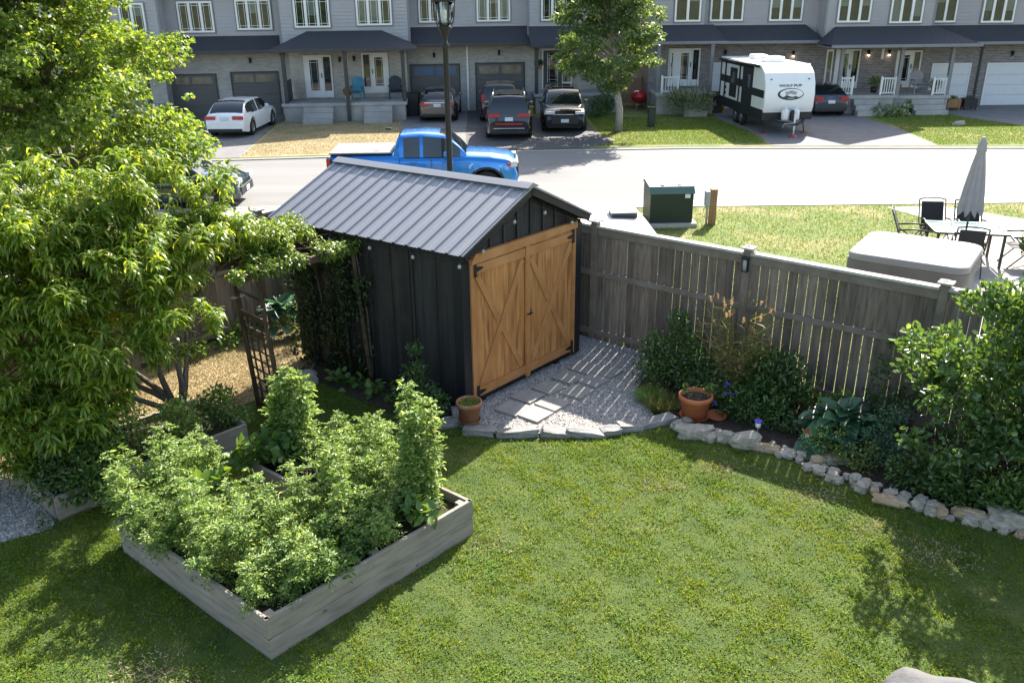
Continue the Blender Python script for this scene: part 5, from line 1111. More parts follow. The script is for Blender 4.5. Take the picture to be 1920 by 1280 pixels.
# pop-up trailer behind the fence
t = thing('folded_trailer', 'low white folded camping trailer with roof hatch beyond the fence', 'trailer', (.68, 15.0, 0), R(2))
bm = bmesh.new(); bmesh.ops.create_cube(bm, size=2); bmesh.ops.subdivide_edges(bm, edges=bm.edges[:], cuts=11, use_grid_fill=True)
for v in bm.verts:
    u = v.co; k = max(1, (abs(u.x)**8+abs(u.y)**8)**(1/8)); tz = max(0, u.z); e = 1-.16*tz**3; v.co = Vector((u.x/k*1.9*e, u.y/k*1.0*e, .98+u.z*.42-.05*tz*(u.x**2)))
me = bpy.data.meshes.new('roof_shell'); bm.to_mesh(me); bm.free(); me.materials.append(K['camper']); me.polygons.foreach_set('use_smooth', [True]*len(me.polygons)); o = bpy.data.objects.new('roof_shell', me); COL.objects.link(o); o.parent = t
b = MB(); b.cbox(1.12, 1.58, -.10, .32, 1.36, 1.45, .01); b.build('hatch_base', K['black'], t)
b = MB(); b.cbox(1.10, 1.60, -.12, .34, 1.452, 1.475, .01); b.build('roof_hatch', K['greyplastic'], t)
b = MB(); b.cbox(-1.85, 1.85, -.95, .95, .38, .57, .02); b.build('lower_body', K['greyplastic'], t)
for s in (-1, 1):
    b = MB(); b.lathe([(0, -.09), (.27, -.09), (.3, -.05), (.3, .05), (.27, .09), (0, .09)], 24, (0, s*.9, .3), axis='y'); b.build('wheel', K['rubber'], t)

# travel trailer (camper)
CW, CLn = 1.92, 5.5
t = thing('camper_trailer', 'white travel trailer with black side panels and oval emblem on the driveway', 'camper trailer', (10.28, 35.75, 0), R(-85.5))
side = [(-2.75, .75), (-2.75, 2.30), (-2.70, 2.40), (1.75, 2.46), (2.15, 2.40), (2.45, 2.22), (2.66, 1.85), (2.72, 1.45), (2.70, 1.0), (2.66, .92), (2.60, .75)]
b = MB(); b.prism(side, -CW/2, CW/2); body = b.build('body', K['camper'], t, angle=25)
bmv = body.modifiers.new('bevel', 'BEVEL'); bmv.width = .03; bmv.segments = 2; bmv.limit_method = 'ANGLE'
b = MB(); b.cbox(-2.72, 2.62, -CW/2-.012, CW/2+.012, .52, .90, .01); b.build('skirt', K['black'], t)
b = MB(); b.cbox(-2.74, 2.0, -CW/2-.02, CW/2+.02, 2.40, 2.475, .02); b.build('roof_edge', K['camper'], t)
ys = -CW/2   # side facing the camera
def panel(x0, x1, z0, z1, m, name, d=.014):
    b = MB(); b.box(x0, x1, ys-d, ys+.001, z0, z1); return b.build(name, m, t)
for x0, x1, z0, z1, nm in ((-2.74, .10, 2.27, 2.395, 'side_stripe'), (-2.74, .10, 1.50, 1.78, 'side_stripe'), (.11, 1.30, .905, 2.399, 'slide_panel'), (1.31, 2.60, 1.32, 1.60, 'side_stripe'), (-2.745, -2.6, .905, 2.27, 'corner_trim')): panel(x0, x1, z0, z1, K['black'], nm)
b = MB(); b.cbox(-1.40, -.55, ys-.03, ys+.001, 1.0, 2.15, .02); d = b.build('door', K['black'], t); b = MB(); b.box(-1.2, -.75, ys-.034, ys-.03, 1.55, 2.0); b.build('door_window', K['carglass'], d)
b = MB(); b.cbox(.35, 1.05, ys-.022, ys-.013, 1.55, 2.05, .003); b.build('window', K['carglass'], t)
b = MB(); b.tube([(-2.7, ys-.09, 2.38), (2.05, ys-.09, 2.43)], .05, 8); b.build('awning_tube', K['black'], t)
for x in (-2.0, -.2): b = MB(); b.box(x, x+.05, ys-.06, ys-.014, .92, 2.38); b.build('awning_arm', K['black'], t)
for k in range(5): panel(1.4, 2.55, .96+k*.065, .965+k*.065, K['greyplastic'], 'body_seam', .004)
b = MB(); b.lathe([(0, -.01), (.06, -.01), (.06, .01), (0, .01)], 12, (-1.9, ys-.01, 1.30), axis='y'); b.build('port', K['black'], t)
b = MB(); b.lathe([(0, -.01), (.06, -.01), (.06, .01), (0, .01)], 12, (-1.9, ys-.01, 1.08), axis='y'); b.build('port', K['black'], t)
for x in (-.55, .15):
    b = MB(); b.lathe([(0, -.09), (.28, -.09), (.32, -.05), (.32, .05), (.28, .09), (0, .09)], 24, (x, ys+.12, .32), axis='y'); wh = b.build('wheel', K['rubber'], t)
    b = MB(); b.lathe([(0, -.10), (.16, -.095), (.17, -.08)], 18, (x, ys+.12, .32), axis='y'); b.build('rim', K['rim'], wh)
for x, y0, y1, h in ((.2, -.38, .38, .22), (-1.35, -.28, .28, .20)):
    b = MB(); b.cbox(x, x+.75, y0, y1, 2.44, 2.46+h, .06); b.build('roof_unit', K['camper'], t)
# A-frame, gas bottles, jack
b = MB(); b.bar((2.6, -.7, .50), (3.55, -.03, .48), .06, .09); b.bar((2.6, .7, .50), (3.55, .03, .48), .06, .09); b.build('a_frame', K['black'], t)
for y in (-.19, .19):
    b = MB(); b.lathe([(0, .56), (.13, .57), (.15, .62), (.15, .86), (.12, .93), (.05, .955), (.05, .985), (.08, .99), (.08, 1.02), (0, 1.02)], 18, (2.95, y, 0)); b.build('gas_bottle', K['white'], t)
b = MB(); b.tube([(3.42, 0, .10), (3.42, 0, .82)], .03, 8); b.build('jack', K['white'], t); b = MB(); b.lathe([(0, 0), (.17, 0), (.15, .05), (.05, .08), (0, .08)], 16, (3.42, 0, .0)); b.build('jack_foot', K['red'], t)
b = MB(); b.cbox(3.05, 3.2, -.05, .05, .55, .95, .02); b.build('bracket', K['black'], t)
b = MB(); b.tube([(3.55, -.05, .52), (3.5, -.42, .50), (3.45, -.46, .34)], .018, 6); b.build('safety_chain', K['greyplastic'], t)
for x, y in ((2.45, -.8), (2.45, .8)):
    b = MB(); b.tube([(x, y, .03), (x-.25, y, .52)], .025, 6); b.build('stabiliser', K['black'], t); b = MB(); b.cbox(x-.12, x+.12, y-.10, y+.10, 0, .04, .01); b.build('stabiliser_pad', K['red'], t)
# emblem and name on the front cap, laid on its curved surface
def cap_x(z): return float(np.interp(z, [.92, 1.0, 1.45, 1.85, 2.22], [2.66, 2.70, 2.72, 2.66, 2.45]))
def front_patch(poly, m, name, d=.006, p=None):
    b = MB(); n = len(poly); vs = []
    for dd in (0, d):
        for y, z in poly: vs.append((cap_x(z)+.004+dd, y, z))
    b.add(vs, [tuple(range(n, 2*n)), tuple(range(n-1, -1, -1))]+[(i, (i+1) % n, (i+1) % n+n, i+n) for i in range(n)]); return b.build(name, m, p or t)
navy = mat('emblem_navy', (.03, .035, .05), .5, .1); grn = mat('emblem_green', (.02, .07, .07), .5, .1); rd = mat('emblem_red', (.35, .05, .05), .5, .1)
def ell(cx_, cz_, a, c, n=36): return [(cx_+a*math.cos(2*math.pi*i/n), cz_+c*math.sin(2*math.pi*i/n)) for i in range(n)]
em = front_patch(ell(0.02, 1.47, .50, .215), navy, 'emblem')
front_patch(ell(.05, 1.485, .44, .172), K['camper'], 'emblem_field', .003, em).location = (.006, 0, 0)
front_patch([(-.30, 1.33), (.28, 1.33), (.34, 1.37), (.20, 1.40), (.10, 1.375), (-.02, 1.40), (-.14, 1.44), (-.22, 1.38), (-.36, 1.37)], grn, 'emblem_hills', .003, em).location = (.010, 0, 0)
front_patch([(.12, 1.60), (.20, 1.55), (.30, 1.56), (.22, 1.50), (.27, 1.44), (.10, 1.46), (0, 1.50), (-.1, 1.44), (-.2, 1.46), (-.12, 1.52), (-.2, 1.57), (-.08, 1.56), (.0, 1.60)], K['greyplastic'], 'emblem_head', .002, em).location = (.013, 0, 0)
for y, z in ((.18, 1.53), (.02, 1.54), (-.16, 1.53)): front_patch(ell(y, z, .028, .014, 10), rd if y > .1 else navy, 'emblem_mark', .002, em).location = (.018, 0, 0)
o = text_mesh('lettering', 'WOLF PUP', .19, navy, t, (cap_x(1.77)+.012, 0, 1.775), (R(90-14), 0, R(90)), .003, bold=.004)
o.scale = (.95, .62, 1)
for y in (-.72, .72): b = MB(); b.cbox(cap_x(2.0)-.01, cap_x(2.0)+.03, y-.03, y+.03, 1.98, 2.02, .008); b.build('marker_light', K['black'], t)

# ================================================================== STREET FURNITURE
t = thing('street_lamp', 'black lantern street lamp on a tall post by the near sidewalk', 'street lamp', (-1.47, 21.0, 0))
b = MB(); b.lathe([(0, 0), (.16, 0), (.16, .10), (.11, .16), (.10, .85), (.12, .90), (.075, .98), (.065, 3.9), (.09, 3.95), (.09, 4.0), (.05, 4.05), (.06, 4.15), (.12, 4.3), (.16, 4.34), (.17, 4.40), (0, 4.42)], 20); b.build('post', K['iron'], t)
b = MB(); b.lathe([(0, 4.415), (.13, 4.42), (.20, 4.62), (.22, 4.92), (.0, 4.93)], 16)
b.build('lantern_glass', K['glass'], t)
b = MB()
for k in range(6):
    a = k*math.pi/3; b.tube([(.16*math.cos(a), .16*math.sin(a), 4.40), (.225*math.cos(a), .225*math.sin(a), 4.62), (.245*math.cos(a), .245*math.sin(a), 4.93)], .014, 6)
b.build('lantern_cage', K['iron'], t)
b = MB(); b.lathe([(.27, 4.93), (.28, 4.97), (.22, 5.10), (.12, 5.2), (.05, 5.28), (0, 5.30)], 20); b.lathe([(0, 4.925), (.26, 4.93), (.27, 4.935)], 20); b.build('lantern_roof', K['iron'], t)
b = MB(); b.lathe([(0, 4.45), (.05, 4.47), (.05, 4.75), (0, 4.8)], 12); b.build('lamp_tube', K['white'], t)
for s in (-1, 1): b = MB(); b.lathe([(0, -.02), (.025, 0), (0, .02)], 8, (s*.085, 0, 4.02)); b.build('knob', K['iron'], t)

t = thing('transformer_box', 'dark green utility transformer cabinet on a concrete pad by the sidewalk', 'transformer', (3.72, 19.75, 0), R(2))
b = MB(); b.cbox(-.60, .60, -.36, .75, 0, .10, .01); b.build('concrete_pad', K['concrete'], t)
b = MB(); b.prism([(-.26, .10), (-.26, .80), (-.16, .92), (.50, .98), (.62, .90), (.62, .10)], -.50, .50, axis='x'); o = b.build('cabinet', K['green_metal'], t); m_ = o.modifiers.new('b', 'BEVEL'); m_.width = .012; m_.segments = 2
b = MB(); b.prism([(-.285, .795), (-.16, .932), (.50, .992), (.64, .92), (.64, .90), (.50, .98), (-.16, .92), (-.285, .78)], -.52, .52, axis='x'); b.build('lid', mat('green_lid', (.07, .12, .10), .4, .06), t)
b = MB(); b.box(.30, .42, -.268, -.262, .68, .77); b.build('sticker', K['plate'], t)
for x in (-.2, .2): b = MB(); b.cbox(x-.04, x+.04, -.1, 0, .93, .96, .01); b.build('lifting_lug', K['green_metal'], t)
t = thing('meter_post', 'cedar post carrying a grey utility meter box on the neighbour lawn', 'utility post', (4.73, 19.7, 0))
b = MB(); b.cbox(-.075, .075, -.075, .075, -.02, .84, .008); b.build('post', K['cedar'], t)
b = MB(); b.cbox(-.20, -.08, -.08, .06, .45, .80, .012); b.build('meter_box', K['greyplastic'], t)
b = MB(); b.tube([(-.13, 0, .0), (-.13, 0, .46)], .025, 8); b.build('conduit', K['greyplastic'], t)

# hot tub and patio set of the neighbour
flat('patio', [(5.9, 12.6), (8.4, 10.5), (12.5, 13.5), (12.6, 19.3), (10.9, 21.2), (9.45, 21.15), (10.3, 19.0), (8.2, 17.2), (7.1, 15.6)], .012, K['concrete'])
t = thing('hot_tub', 'covered hot tub with a pale grey lid just beyond the fence', 'hot tub', (6.98, 14.22, 0), R(-35))
def rrect(a, c, r, n=6): return [(sx*(a-r)+r*math.cos(th), sy*(c-r)+r*math.sin(th)) for sx, sy, q0 in ((1, 1, 0), (-1, 1, 90), (-1, -1, 180), (1, -1, 270)) for th in [R(q0+90*i/n) for i in range(n+1)]]
b = MB(); b.prism(rrect(.90, .84, .22), 0, .849, axis='z'); b.build('cabinet', K['tubside'], t)
b = MB(); ps = [(rrect(.945, .885, .25), z, k) for z, k in ((.85, 1), (.93, 1), (.955, .985), (.97, .93))]
vs = []; n = len(ps[0][0])
for pl, z, k in ps: vs += [(x*k, y*k, z) for x, y in pl]
b.add(vs, [(i*n+j, i*n+(j+1) % n, (i+1)*n+(j+1) % n, (i+1)*n+j) for i in range(3) for j in range(n)], 0, True); b.add(vs[3*n:], [tuple(range(n))]); b.add(vs[:n], [tuple(range(n))]); b.build('cover', K['tubtop'], t)
b = MB(); b.prism(rrect(.955, .895, .25), .66, .848, axis='z'); b.build('cover_skirt', K['tubside'], t)
b = MB(); b.bar((-.25, -.895, .60), (.15, -.895, .60), .012, .02); b.build('handle', K['greyplastic'], t)
TP = (9.05, 16.55)
t = thing('patio_table', 'glass topped patio table on dark legs', 'table', (*TP, 0), R(-12))
b = MB(); b.cbox(-.62, .62, -.42, .42, .68, .70, .006); b.build('tabletop', K['tableglass'], t)
b = MB()
b.bar((-.66, -.45, .68), (.66, -.45, .68), .04, .04); b.bar((-.66, .45, .68), (.66, .45, .68), .04, .04); b.bar((-.66, -.43, .68), (-.66, .43, .68), .04, .04); b.bar((.66, -.43, .68), (.66, .43, .68), .04, .04); b.build('table_frame', K['frame'], t)
for x in (-.6, .6):
    for y in (-.4, .4): b = MB(); b.bar((x, y, 0), (x, y, .66), .045, .045); b.build('leg', K['frame'], t)
t = thing('patio_umbrella', 'closed grey patio umbrella standing in the glass table', 'umbrella', (*TP, 0))
b = MB(); b.tube([(0, 0, 0), (0, 0, 2.43)], .02, 8); b.build('pole', K['frame'], t)
b = MB(); n = 32; vs = []
prof = [(.04, 2.42), (.07, 2.36), (.09, 2.20), (.075, 2.18), (.11, 1.9), (.16, 1.5), (.205, 1.12), (.19, 1.0)]
for r, z in prof:
    for k in range(n):
        a = 2*math.pi*k/n; q = r*(1+.22*math.cos(8*a)*(1 if z < 2.1 else .3)); zz = z-(.07*math.cos(8*a) if z < 1.2 else 0); vs.append((q*math.cos(a), q*math.sin(a), zz))
b.add(vs, [(i*n+k, i*n+(k+1) % n, (i+1)*n+(k+1) % n, (i+1)*n+k) for i in range(len(prof)-1) for k in range(n)], 0, True); b.build('canopy', K['fabric'], t)
b = MB(); b.lathe([(0, 2.41), (.045, 2.42), (.04, 2.46), (0, 2.47)], 12); b.build('finial', K['greyplastic'], t)
b = MB(); b.lathe([(0, 0), (.24, 0), (.22, .05), (.04, .09), (0, .09)], 18); b.build('base', K['frame'], t)
def pchair():
    t = thing('patio_chair', 'x', 'chair', (0, 0, 0), 0, 'sling chairs around the glass patio table')
    b = MB(); b.cbox(-.24, .24, -.24, .22, .40, .415, .004); b.build('seat', K['sling'], t)
    b = MB(); b.prism([(.22, .42), (.40, .92), (.415, .915), (.235, .415)], -.22, .22, axis='x'); b.build('backrest', K['sling'], t)
    for s in (-1, 1):
        x = s*.265
        b = MB(); b.tube([(x, -.30, .0), (x, .10, .42), (x, .26, .52), (x, .43, .96)], .014, 6); b.build('side_frame', K['frame'], t)
        b = MB(); b.tube([(x, .40, 0), (x, -.02, .38), (x, -.24, .62)], .014, 6); b.build('leg', K['frame'], t)
        b = MB(); b.tube([(x, -.28, .62), (x, .0, .64), (x, .28, .60)], .018, 6); b.build('armrest', K['frame'], t)
    b = MB(); b.tube([(-.265, .43, .96), (-.12, .45, .99), (.12, .45, .99), (.265, .43, .96)], .014, 6); b.build('top_rail', K['frame'], t)
    return t
c0 = pchair()
for i, (x, y, a, lb) in enumerate([(-.95, .10, 78, 'sling patio chair at the left end of the glass table'), (-.15, -.78, 170, 'sling patio chair on the near side of the table, its back to the hot tub'), (1.02, -.15, -88, 'sling patio chair at the right end of the table turned outward'), (.32, .80, 0, 'sling patio chair on the street side of the table'), (-.35, .82, 5, 'sling patio chair behind the umbrella on the street side')]):
    c = c0 if i == 0 else copy_tree(c0); c['label'] = lb; a0 = R(-12); c.location = (TP[0]+x*math.cos(a0)-y*math.sin(a0), TP[1]+x*math.sin(a0)+y*math.cos(a0), .012); c.rotation_euler = (0, 0, a0+R(a))

# ================================================================== ACROSS THE STREET
def poly_on(name, pts, z, m): return flat(name, pts, z, m)
# driveways, front lawns
Q = lambda x: Fy(x)+.325
poly_on('front_lawn', [(-30, Q(-30)), (-20, Q(-20)), (-9.1, Q(-9.1)), (.8, Q(.8)), (6.4, Q(6.4)), (17.2, Q(17.2)), (40, Q(40)), (40, 41), (-30, 39)], .004, K['nlawn'])
poly_on('dry_lawn', [(-9.25, Q(-9.25)), (-9.9, 37.4), (-9.8, 38.6), (-4.7, 39.4), (-4.5, 36.2), (-3.9, 33.2), (-3.6, Q(-3.6)), (-6, Q(-6))], .008, K['drylawn'])
poly_on('driveway', [(-16.2, Q(-16.2)), (-9.2, Q(-9.2)), (-9.9, 36.0), (-10.2, 40.4), (-16.0, 40.0)], .0085, K['drive'])
poly_on('driveway', [(-3.65, Q(-3.65)), (-1.5, Q(-1.5)), (-1.75, 34.5), (-1.95, 41.0), (-4.4, 40.9), (-4.6, 36.2), (-4.0, 33.2)], .0085, K['drive'])
poly_on('driveway', [(-1.48, Q(-1.48)), (2.6, Q(2.6)), (3.9, 31.6), (3.45, 33.9), (3.2, 38.0), (1.1, 38.6), (1.0, 41.2), (-1.93, 41.0), (-1.73, 34.5)], .009, K['newdrive'])
poly_on('driveway', [(9.3, Q(9.3)), (14.9, Q(14.9)), (15.2, 34), (15.0, 41), (9.2, 41), (8.9, 37.5), (9.4, 33.5)], .0085, K['drive'])
poly_on('driveway', [(21.6, Q(21.6)), (40, Q(40)), (40, 41), (19.2, 41), (19.1, 38.6), (19.2, 36.6), (20.2, 34.8)], .0085, K['drive'])
poly_on('mulch_ring', [(4.28+.6*math.cos(a), 34.2+.6*math.sin(a)) for a in np.linspace(0, 6.0, 14)], .010, K['soil'])
tuftgrass('dry_grass', [(-9.2, 29.5), (-9.7, 37.4), (-4.8, 38), (-4.5, 36.2), (-3.9, 33.2), (-3.6, 30.1)], 26000, .06, strawm)
tuftgrass('front_grass', [(3.3, 31.0), (9.2, 30.9), (9.3, 33.5), (8.8, 37.5), (7.0, 38), (3.4, 38.5), (3.5, 33.9), (3.9, 32)], 26000, .07, nl)
tuftgrass('front_grass', [(15.0, 30.3), (21.4, 30.1), (20.2, 34.8), (19.0, 38), (15.6, 38)], 20000, .07, nl)

def siding(b, x0, x1, z0, z1, y, h=.15, mi=0):   # lapped boards facing -y
    n = int(math.ceil((z1-z0)/h))
    for i in range(n):
        a, c = z0+i*h, min(z1, z0+(i+1)*h); b.add([(x0, y-.012-.014, a), (x1, y-.026, a), (x1, y, c), (x0, y, c), (x0, y, a), (x1, y, a)], [(0, 1, 2, 3), (4, 5, 1, 0)], mi)
def block(t, name, m, x0, x1, y0, y1, z0, z1): b = MB(); b.box(x0, x1, y0, y1, z0, z1); return b.build(name, m, t)

def window(t, x0, x1, z0, z1, y, n=3, grid=True, fill='blind', wide=None):
    """frame proud of wall at y (facing -y), room box, pane, blinds"""
    f = MB(); e = .075; d0, d1 = y-.095, y-.027
    f.box(x0, x1, d0, d1, z0, z0+e); f.box(x0, x1, d0, d1, z1-e, z1); f.box(x0, x0+e, d0, d1, z0+e, z1-e); f.box(x1-e, x1, d0, d1, z0+e, z1-e)
    xs = [x0+(x1-x0)*k/n for k in range(n+1)]
    for k in range(1, n): f.box(xs[k]-.055, xs[k]+.055, d0, d1, z0+e, z1-e)
    if grid:
        for k in range(n):
            a, c = xs[k]+.13, xs[k+1]-.13
            for x in (a, c): f.box(x-.008, x+.008, y-.075, y-.065, z0+e, z1-e)
            for z in (z0+.17, z1-.17): f.box(xs[k]+.04, xs[k+1]-.04, y-.074, y-.066, z-.008, z+.008)
    w_ = f.build('window', K['white'], t)
    b = MB(); b.box(x0+.02, x1-.02, y-.034, y-.029, z0+.02, z1-.02); b.build('interior', K['room'], w_)
    b = MB(); b.box(x0+.03, x1-.03, y-.060, y-.056, z0+.03, z1-.03); b.build('pane', K['glass'], w_)
    if fill:
        b = MB()
        for k, fl in enumerate(fill):
            if fl: b.box(xs[k]+.05, xs[k+1]-.05, y-.046, y-.041, z1-.04-(z1-z0-.08)*fl, z1-.05)
        if b.f: b.build('blind', K['blind'], w_)
    tr = MB(); g = .05
    tr.box(x0-g, x1+g, y-.05, y-.012, z0-g, z0-.001); tr.box(x0-g, x0-.001, y-.05, y-.012, z0, z1); tr.box(x1+.001, x1+g, y-.05, y-.012, z0, z1); tr.box(x0-g, x1+g, y-.05, y-.012, z1+.001, z1+g); tr.build('casing', K['trimgrey'], w_)

def garage(t, x0, x1, z1, y, m, win=None, z0=0.0):
    b = MB(); n = 4; h = (z1-z0)/n
    for k in range(n): b.cbox(x0+.06, x1-.06, y-.03, y-.002, z0+k*h+.004, z0+(k+1)*h-.004, .006)
    for k in range(n):
        for j in range(3): b.cbox(x0+.10, x1-.10, y-.036, y-.0305, z0+k*h+.05+j*(h-.06)/3, z0+k*h+.035+(j+1)*(h-.06)/3, .002)
    d = b.build('garage_door', m, t)
    f = MB(); f.box(x0, x0+.06, y-.05, y-.001, z0, z1+.06); f.box(x1-.06, x1, y-.05, y-.001, z0, z1+.06); f.box(x0+.06, x1-.06, y-.05, y-.001, z1, z1+.06); f.build('door_frame', K['trimdark'] if m is K['garagedark'] else K['doorwhite'], d)
    if win:
        for a, c in ((.08, .47), (.53, .92)):
            g = MB(); g.box(x0+(x1-x0)*a, x0+(x1-x0)*c, y-.045, y-.037, z1-h+.08, z1-.08); g.build('door_glazing', win, d)

def entry(t, x0, x1, z0, z1, y, m=None, lite='L', fr=None):
    """door with tall glass and a sidelight"""
    m = m or K['doorwhite']; fr = fr or K['doorwhite']
    f = MB(); f.box(x0, x0+.06, y-.08, y-.002, z0, z1); f.box(x1-.06, x1, y-.08, y-.002, z0, z1); f.box(x0+.06, x1-.06, y-.08, y-.002, z1-.07, z1)
    ds = x0+.06 if lite == 'R' else x1-.06-(x1-x0)*.62; de = ds+(x1-x0)*.62
    sx0, sx1 = (de+.03, x1-.06) if lite == 'R' else (x0+.06, ds-.03)
    f.box(min(de, sx0) if lite == 'R' else sx1, max(de, sx0) if lite == 'R' else ds, y-.08, y-.002, z0, z1-.07); f.build('door_frame', fr, t)
    b = MB(); b.cbox(ds+.003, de-.003, y-.06, y-.004, z0+.02, z1-.075, .004); d = b.build('entry_door', m, t)
    w_ = de-ds
    g = MB(); g.box(ds+w_*.24, de-w_*.24, y-.066, y-.061, z0+.32, z1-.2); g.build('door_glass', K['carglass'], d)
    g = MB()
    for xx in (ds+w_*.32, de-w_*.32): g.box(xx-.006, xx+.006, y-.070, y-.0665, z0+.32, z1-.2)
    for zz in (z0+.42, z1-.3): g.box(ds+w_*.24, de-w_*.24, y-.0705, y-.067, zz-.006, zz+.006)
    a_, c_ = ds+w_*.22, de-w_*.22
    for p in ((a_, a_+.02, z0+.30, z1-.18), (c_-.02, c_, z0+.30, z1-.18)): g.box(p[0], p[1], y-.075, y-.061, p[2], p[3])
    g.build('door_grille', fr, d)
    h = MB(); hx = de-.07 if lite == 'R' else ds+.07; h.cbox(hx-.015, hx+.015, y-.11, y-.062, z0+.85, z0+1.05, .006); h.build('handle', K['iron'], d)
    b = MB(); b.box(sx0, sx1, y-.05, y-.004, z0+.02, z0+.3); s_ = b.build('sidelight', fr, t)
    b = MB(); b.box(sx0+.03, sx1-.03, y-.045, y-.004, z0+.30, z1-.09); b.build('sidelight_glass', K['carglass'], s_)

def lantern(t, x, y, z, lit=False):
    b = MB(); b.cbox(x-.05, x+.05, y-.03, y-.001, z-.05, z+.09, .005); b.cbox(x-.055, x+.055, y-.14, y-.031, z+.05, z+.085, .006); b.lathe([(0, -.13), (.03, -.13), (.05, -.10), (.055, .04), (0, .05)], 6, (x, y-.085, z)); o = b.build('wall_lantern', K['iron'], t)
    c = MB(); c.lathe([(0, -.17), (.04, -.165), (.045, -.13), (0, -.125)], 8, (x, y-.085, z)); c.build('bulb', K['bulb'] if lit else K['greyplastic'], o)
def downspout(t, x, y, z1, m): 
    b = MB(); b.cbox(x-.04, x+.04, y-.08, y-.015, .15, z1, .008); b.cbox(x-.04, x+.04, y-.22, y-.081, .05, .14, .008); b.build('downspout', m, t)
def skirt_roof(t, x0, x1, yb, zb, yf, zf, hipL=0, hipR=0, m=None, fas=None):
    """lean-to roof: back edge (x0+hip..x1-hip, yb, zb), front edge (x0..x1, yf, zf)"""
    b = MB(); v = [(x0, yf, zf), (x1, yf, zf), (x1-hipR, yb, zb), (x0+hipL, yb, zb)]; dn = (0, 0, -.05)
    vs = v+[(a, c, d-.06) for a, c, d in v]; fs = [(0, 1, 2, 3), (7, 6, 5, 4), (0, 4, 5, 1), (1, 5, 6, 2), (3, 7, 4, 0), (2, 6, 7, 3)]
    b.add(vs, fs)
    for s, h in ((0, hipL), (1, hipR)):
        if h:
            x = x0 if s == 0 else x1; k = x+h*(1 if s == 0 else -1); b.add([(x, yf, zf), (k, yb, zb), (x, yb, zf)], [(0, 1, 2)])
    r = b.build('skirt_roof', m or K['shingle'], t)
    b = MB(); b.cbox(x0-.01, x1+.01, yf-.09, yf-.002, zf-.10, zf+.02, .01); b.build('gutter', fas or K['trimdark'], r)
    b = MB(); b.box(x0+.02, x1-.02, yf+.01, yb-.02, zf-.10, zf-.065); b.build('soffit', fas or K['trimdark'], r)
def gable_front(t, x0, x1, y0, y1, ze, zp, m):
    b = MB(); xm = (x0+x1)/2
    b.add([(x0, y0, ze), (x1, y0, ze), (xm, y0, zp)], [(0, 1, 2)]); b.build('gable', m, t)
    for s in (-1, 1):
        e = x0-.3 if s < 0 else x1+.3; ez = ze-.3*(zp-ze)/((x1-x0)/2)
        b = MB(); b.add([(e, y0-.3, ez), (xm, y0-.3, zp+.02), (xm, y1, zp+.02), (e, y1, ez), (e, y0-.3, ez-.15), (xm, y0-.3, zp-.13), (xm, y1, zp-.13), (e, y1, ez-.15)], [(0, 1, 2, 3), (7, 6, 5, 4), (0, 4, 5, 1), (3, 2, 6, 7), (0, 3, 7, 4), (1, 5, 6, 2)]); b.build('roof', K['shingle'], t)

def mainroof(t, x0, x1, y0, y1, ze, zr):
    ym = (y0+y1)/2; b = MB()
    for ya, sgn in ((y0-.35, 1), (y1+.35, -1)): b.add([(x0-.3, ya, ze), (x1+.3, ya, ze), (x1+.3, ym, zr), (x0-.3, ym, zr), (x0-.3, ya, ze-.15), (x1+.3, ya, ze-.15), (x1+.3, ym, zr-.15), (x0-.3, ym, zr-.15)], [(0, 1, 2, 3), (7, 6, 5, 4), (0, 4, 5, 1), (3, 7, 4, 0), (1, 5, 6, 2)])
    b.build('roof', K['shingle'], t)
    b = MB(); b.add([(x0, y0, ze-.02), (x0, y1, ze-.02), (x0, ym, zr-.2), (x1, y0, ze-.02), (x1, y1, ze-.02), (x1, ym, zr-.2)], [(0, 1, 2), (3, 5, 4)]); b.build('gable', K['siding2'], t)

# ---- left terrace: local x = along facade from world (-1.9,41.1), y = depth
LA = math.atan(.075)
lt = thing('townhouse_terrace', 'light brick and grey siding terrace with dark garage doors across the street', 'building', (-1.9, 41.1, 0), LA)
sx = lambda X: (X+1.9)*1.0028
LE, RE = sx(-24), sx(5.1); ZS = 3.0
block(lt, 'brick_wall', K['brickL'], LE, RE, .0, 9, -.1, 3.25)
b = MB(); siding(b, LE, RE, 3.2, 5.45, -.02); b.box(LE, RE, -.019, 9, 3.251, 5.45); b.build('siding_wall', K['siding'], lt)
mainroof(lt, LE, RE, -.02, 9, 5.42, 7.9)
def proj(t, x0, x1, z0, z1, y, m, zbot=3.05):
    b = MB(); siding(b, x0, x1, zbot, z1, y); b.box(x0, x1, y+.001, -.021, zbot, z1); b.build('siding_wall', m, t)
    b = MB(); b.box(x0-.05, x0+.05, y-.025, y+.05, zbot, z1); b.build('corner_trim', K['trimgrey'], t); b = MB(); b.box(x1-.05, x1+.05, y-.025, y+.05, zbot, z1); b.build('corner_trim', K['trimgrey'], t)
# bay over the paired porch
proj(lt, sx(-9.98), sx(-4.43), 3.1, 5.6, -1.0, K['siding']); gable_front(lt, sx(-9.98), sx(-4.43), -1.0, 4.5, 5.55, 7.0, K['siding'])
proj(lt, sx(-19.5), sx(-15.0), 3.1, 5.6, -1.0, K['siding']); gable_front(lt, sx(-19.5), sx(-15.0), -1.0, 4.5, 5.55, 7.2, K['siding'])
proj(lt, sx(.85), sx(5.1), 3.1, 5.5, -.5, K['siding'])
block(lt, 'porch_wall', K['brickL'], sx(-9.75), sx(-4.62), -.8, -.001, 0, 3.1)
block(lt, 'porch_wall', K['brickL'], sx(-19.3), sx(-15.2), -.8, -.001, 0, 3.1)
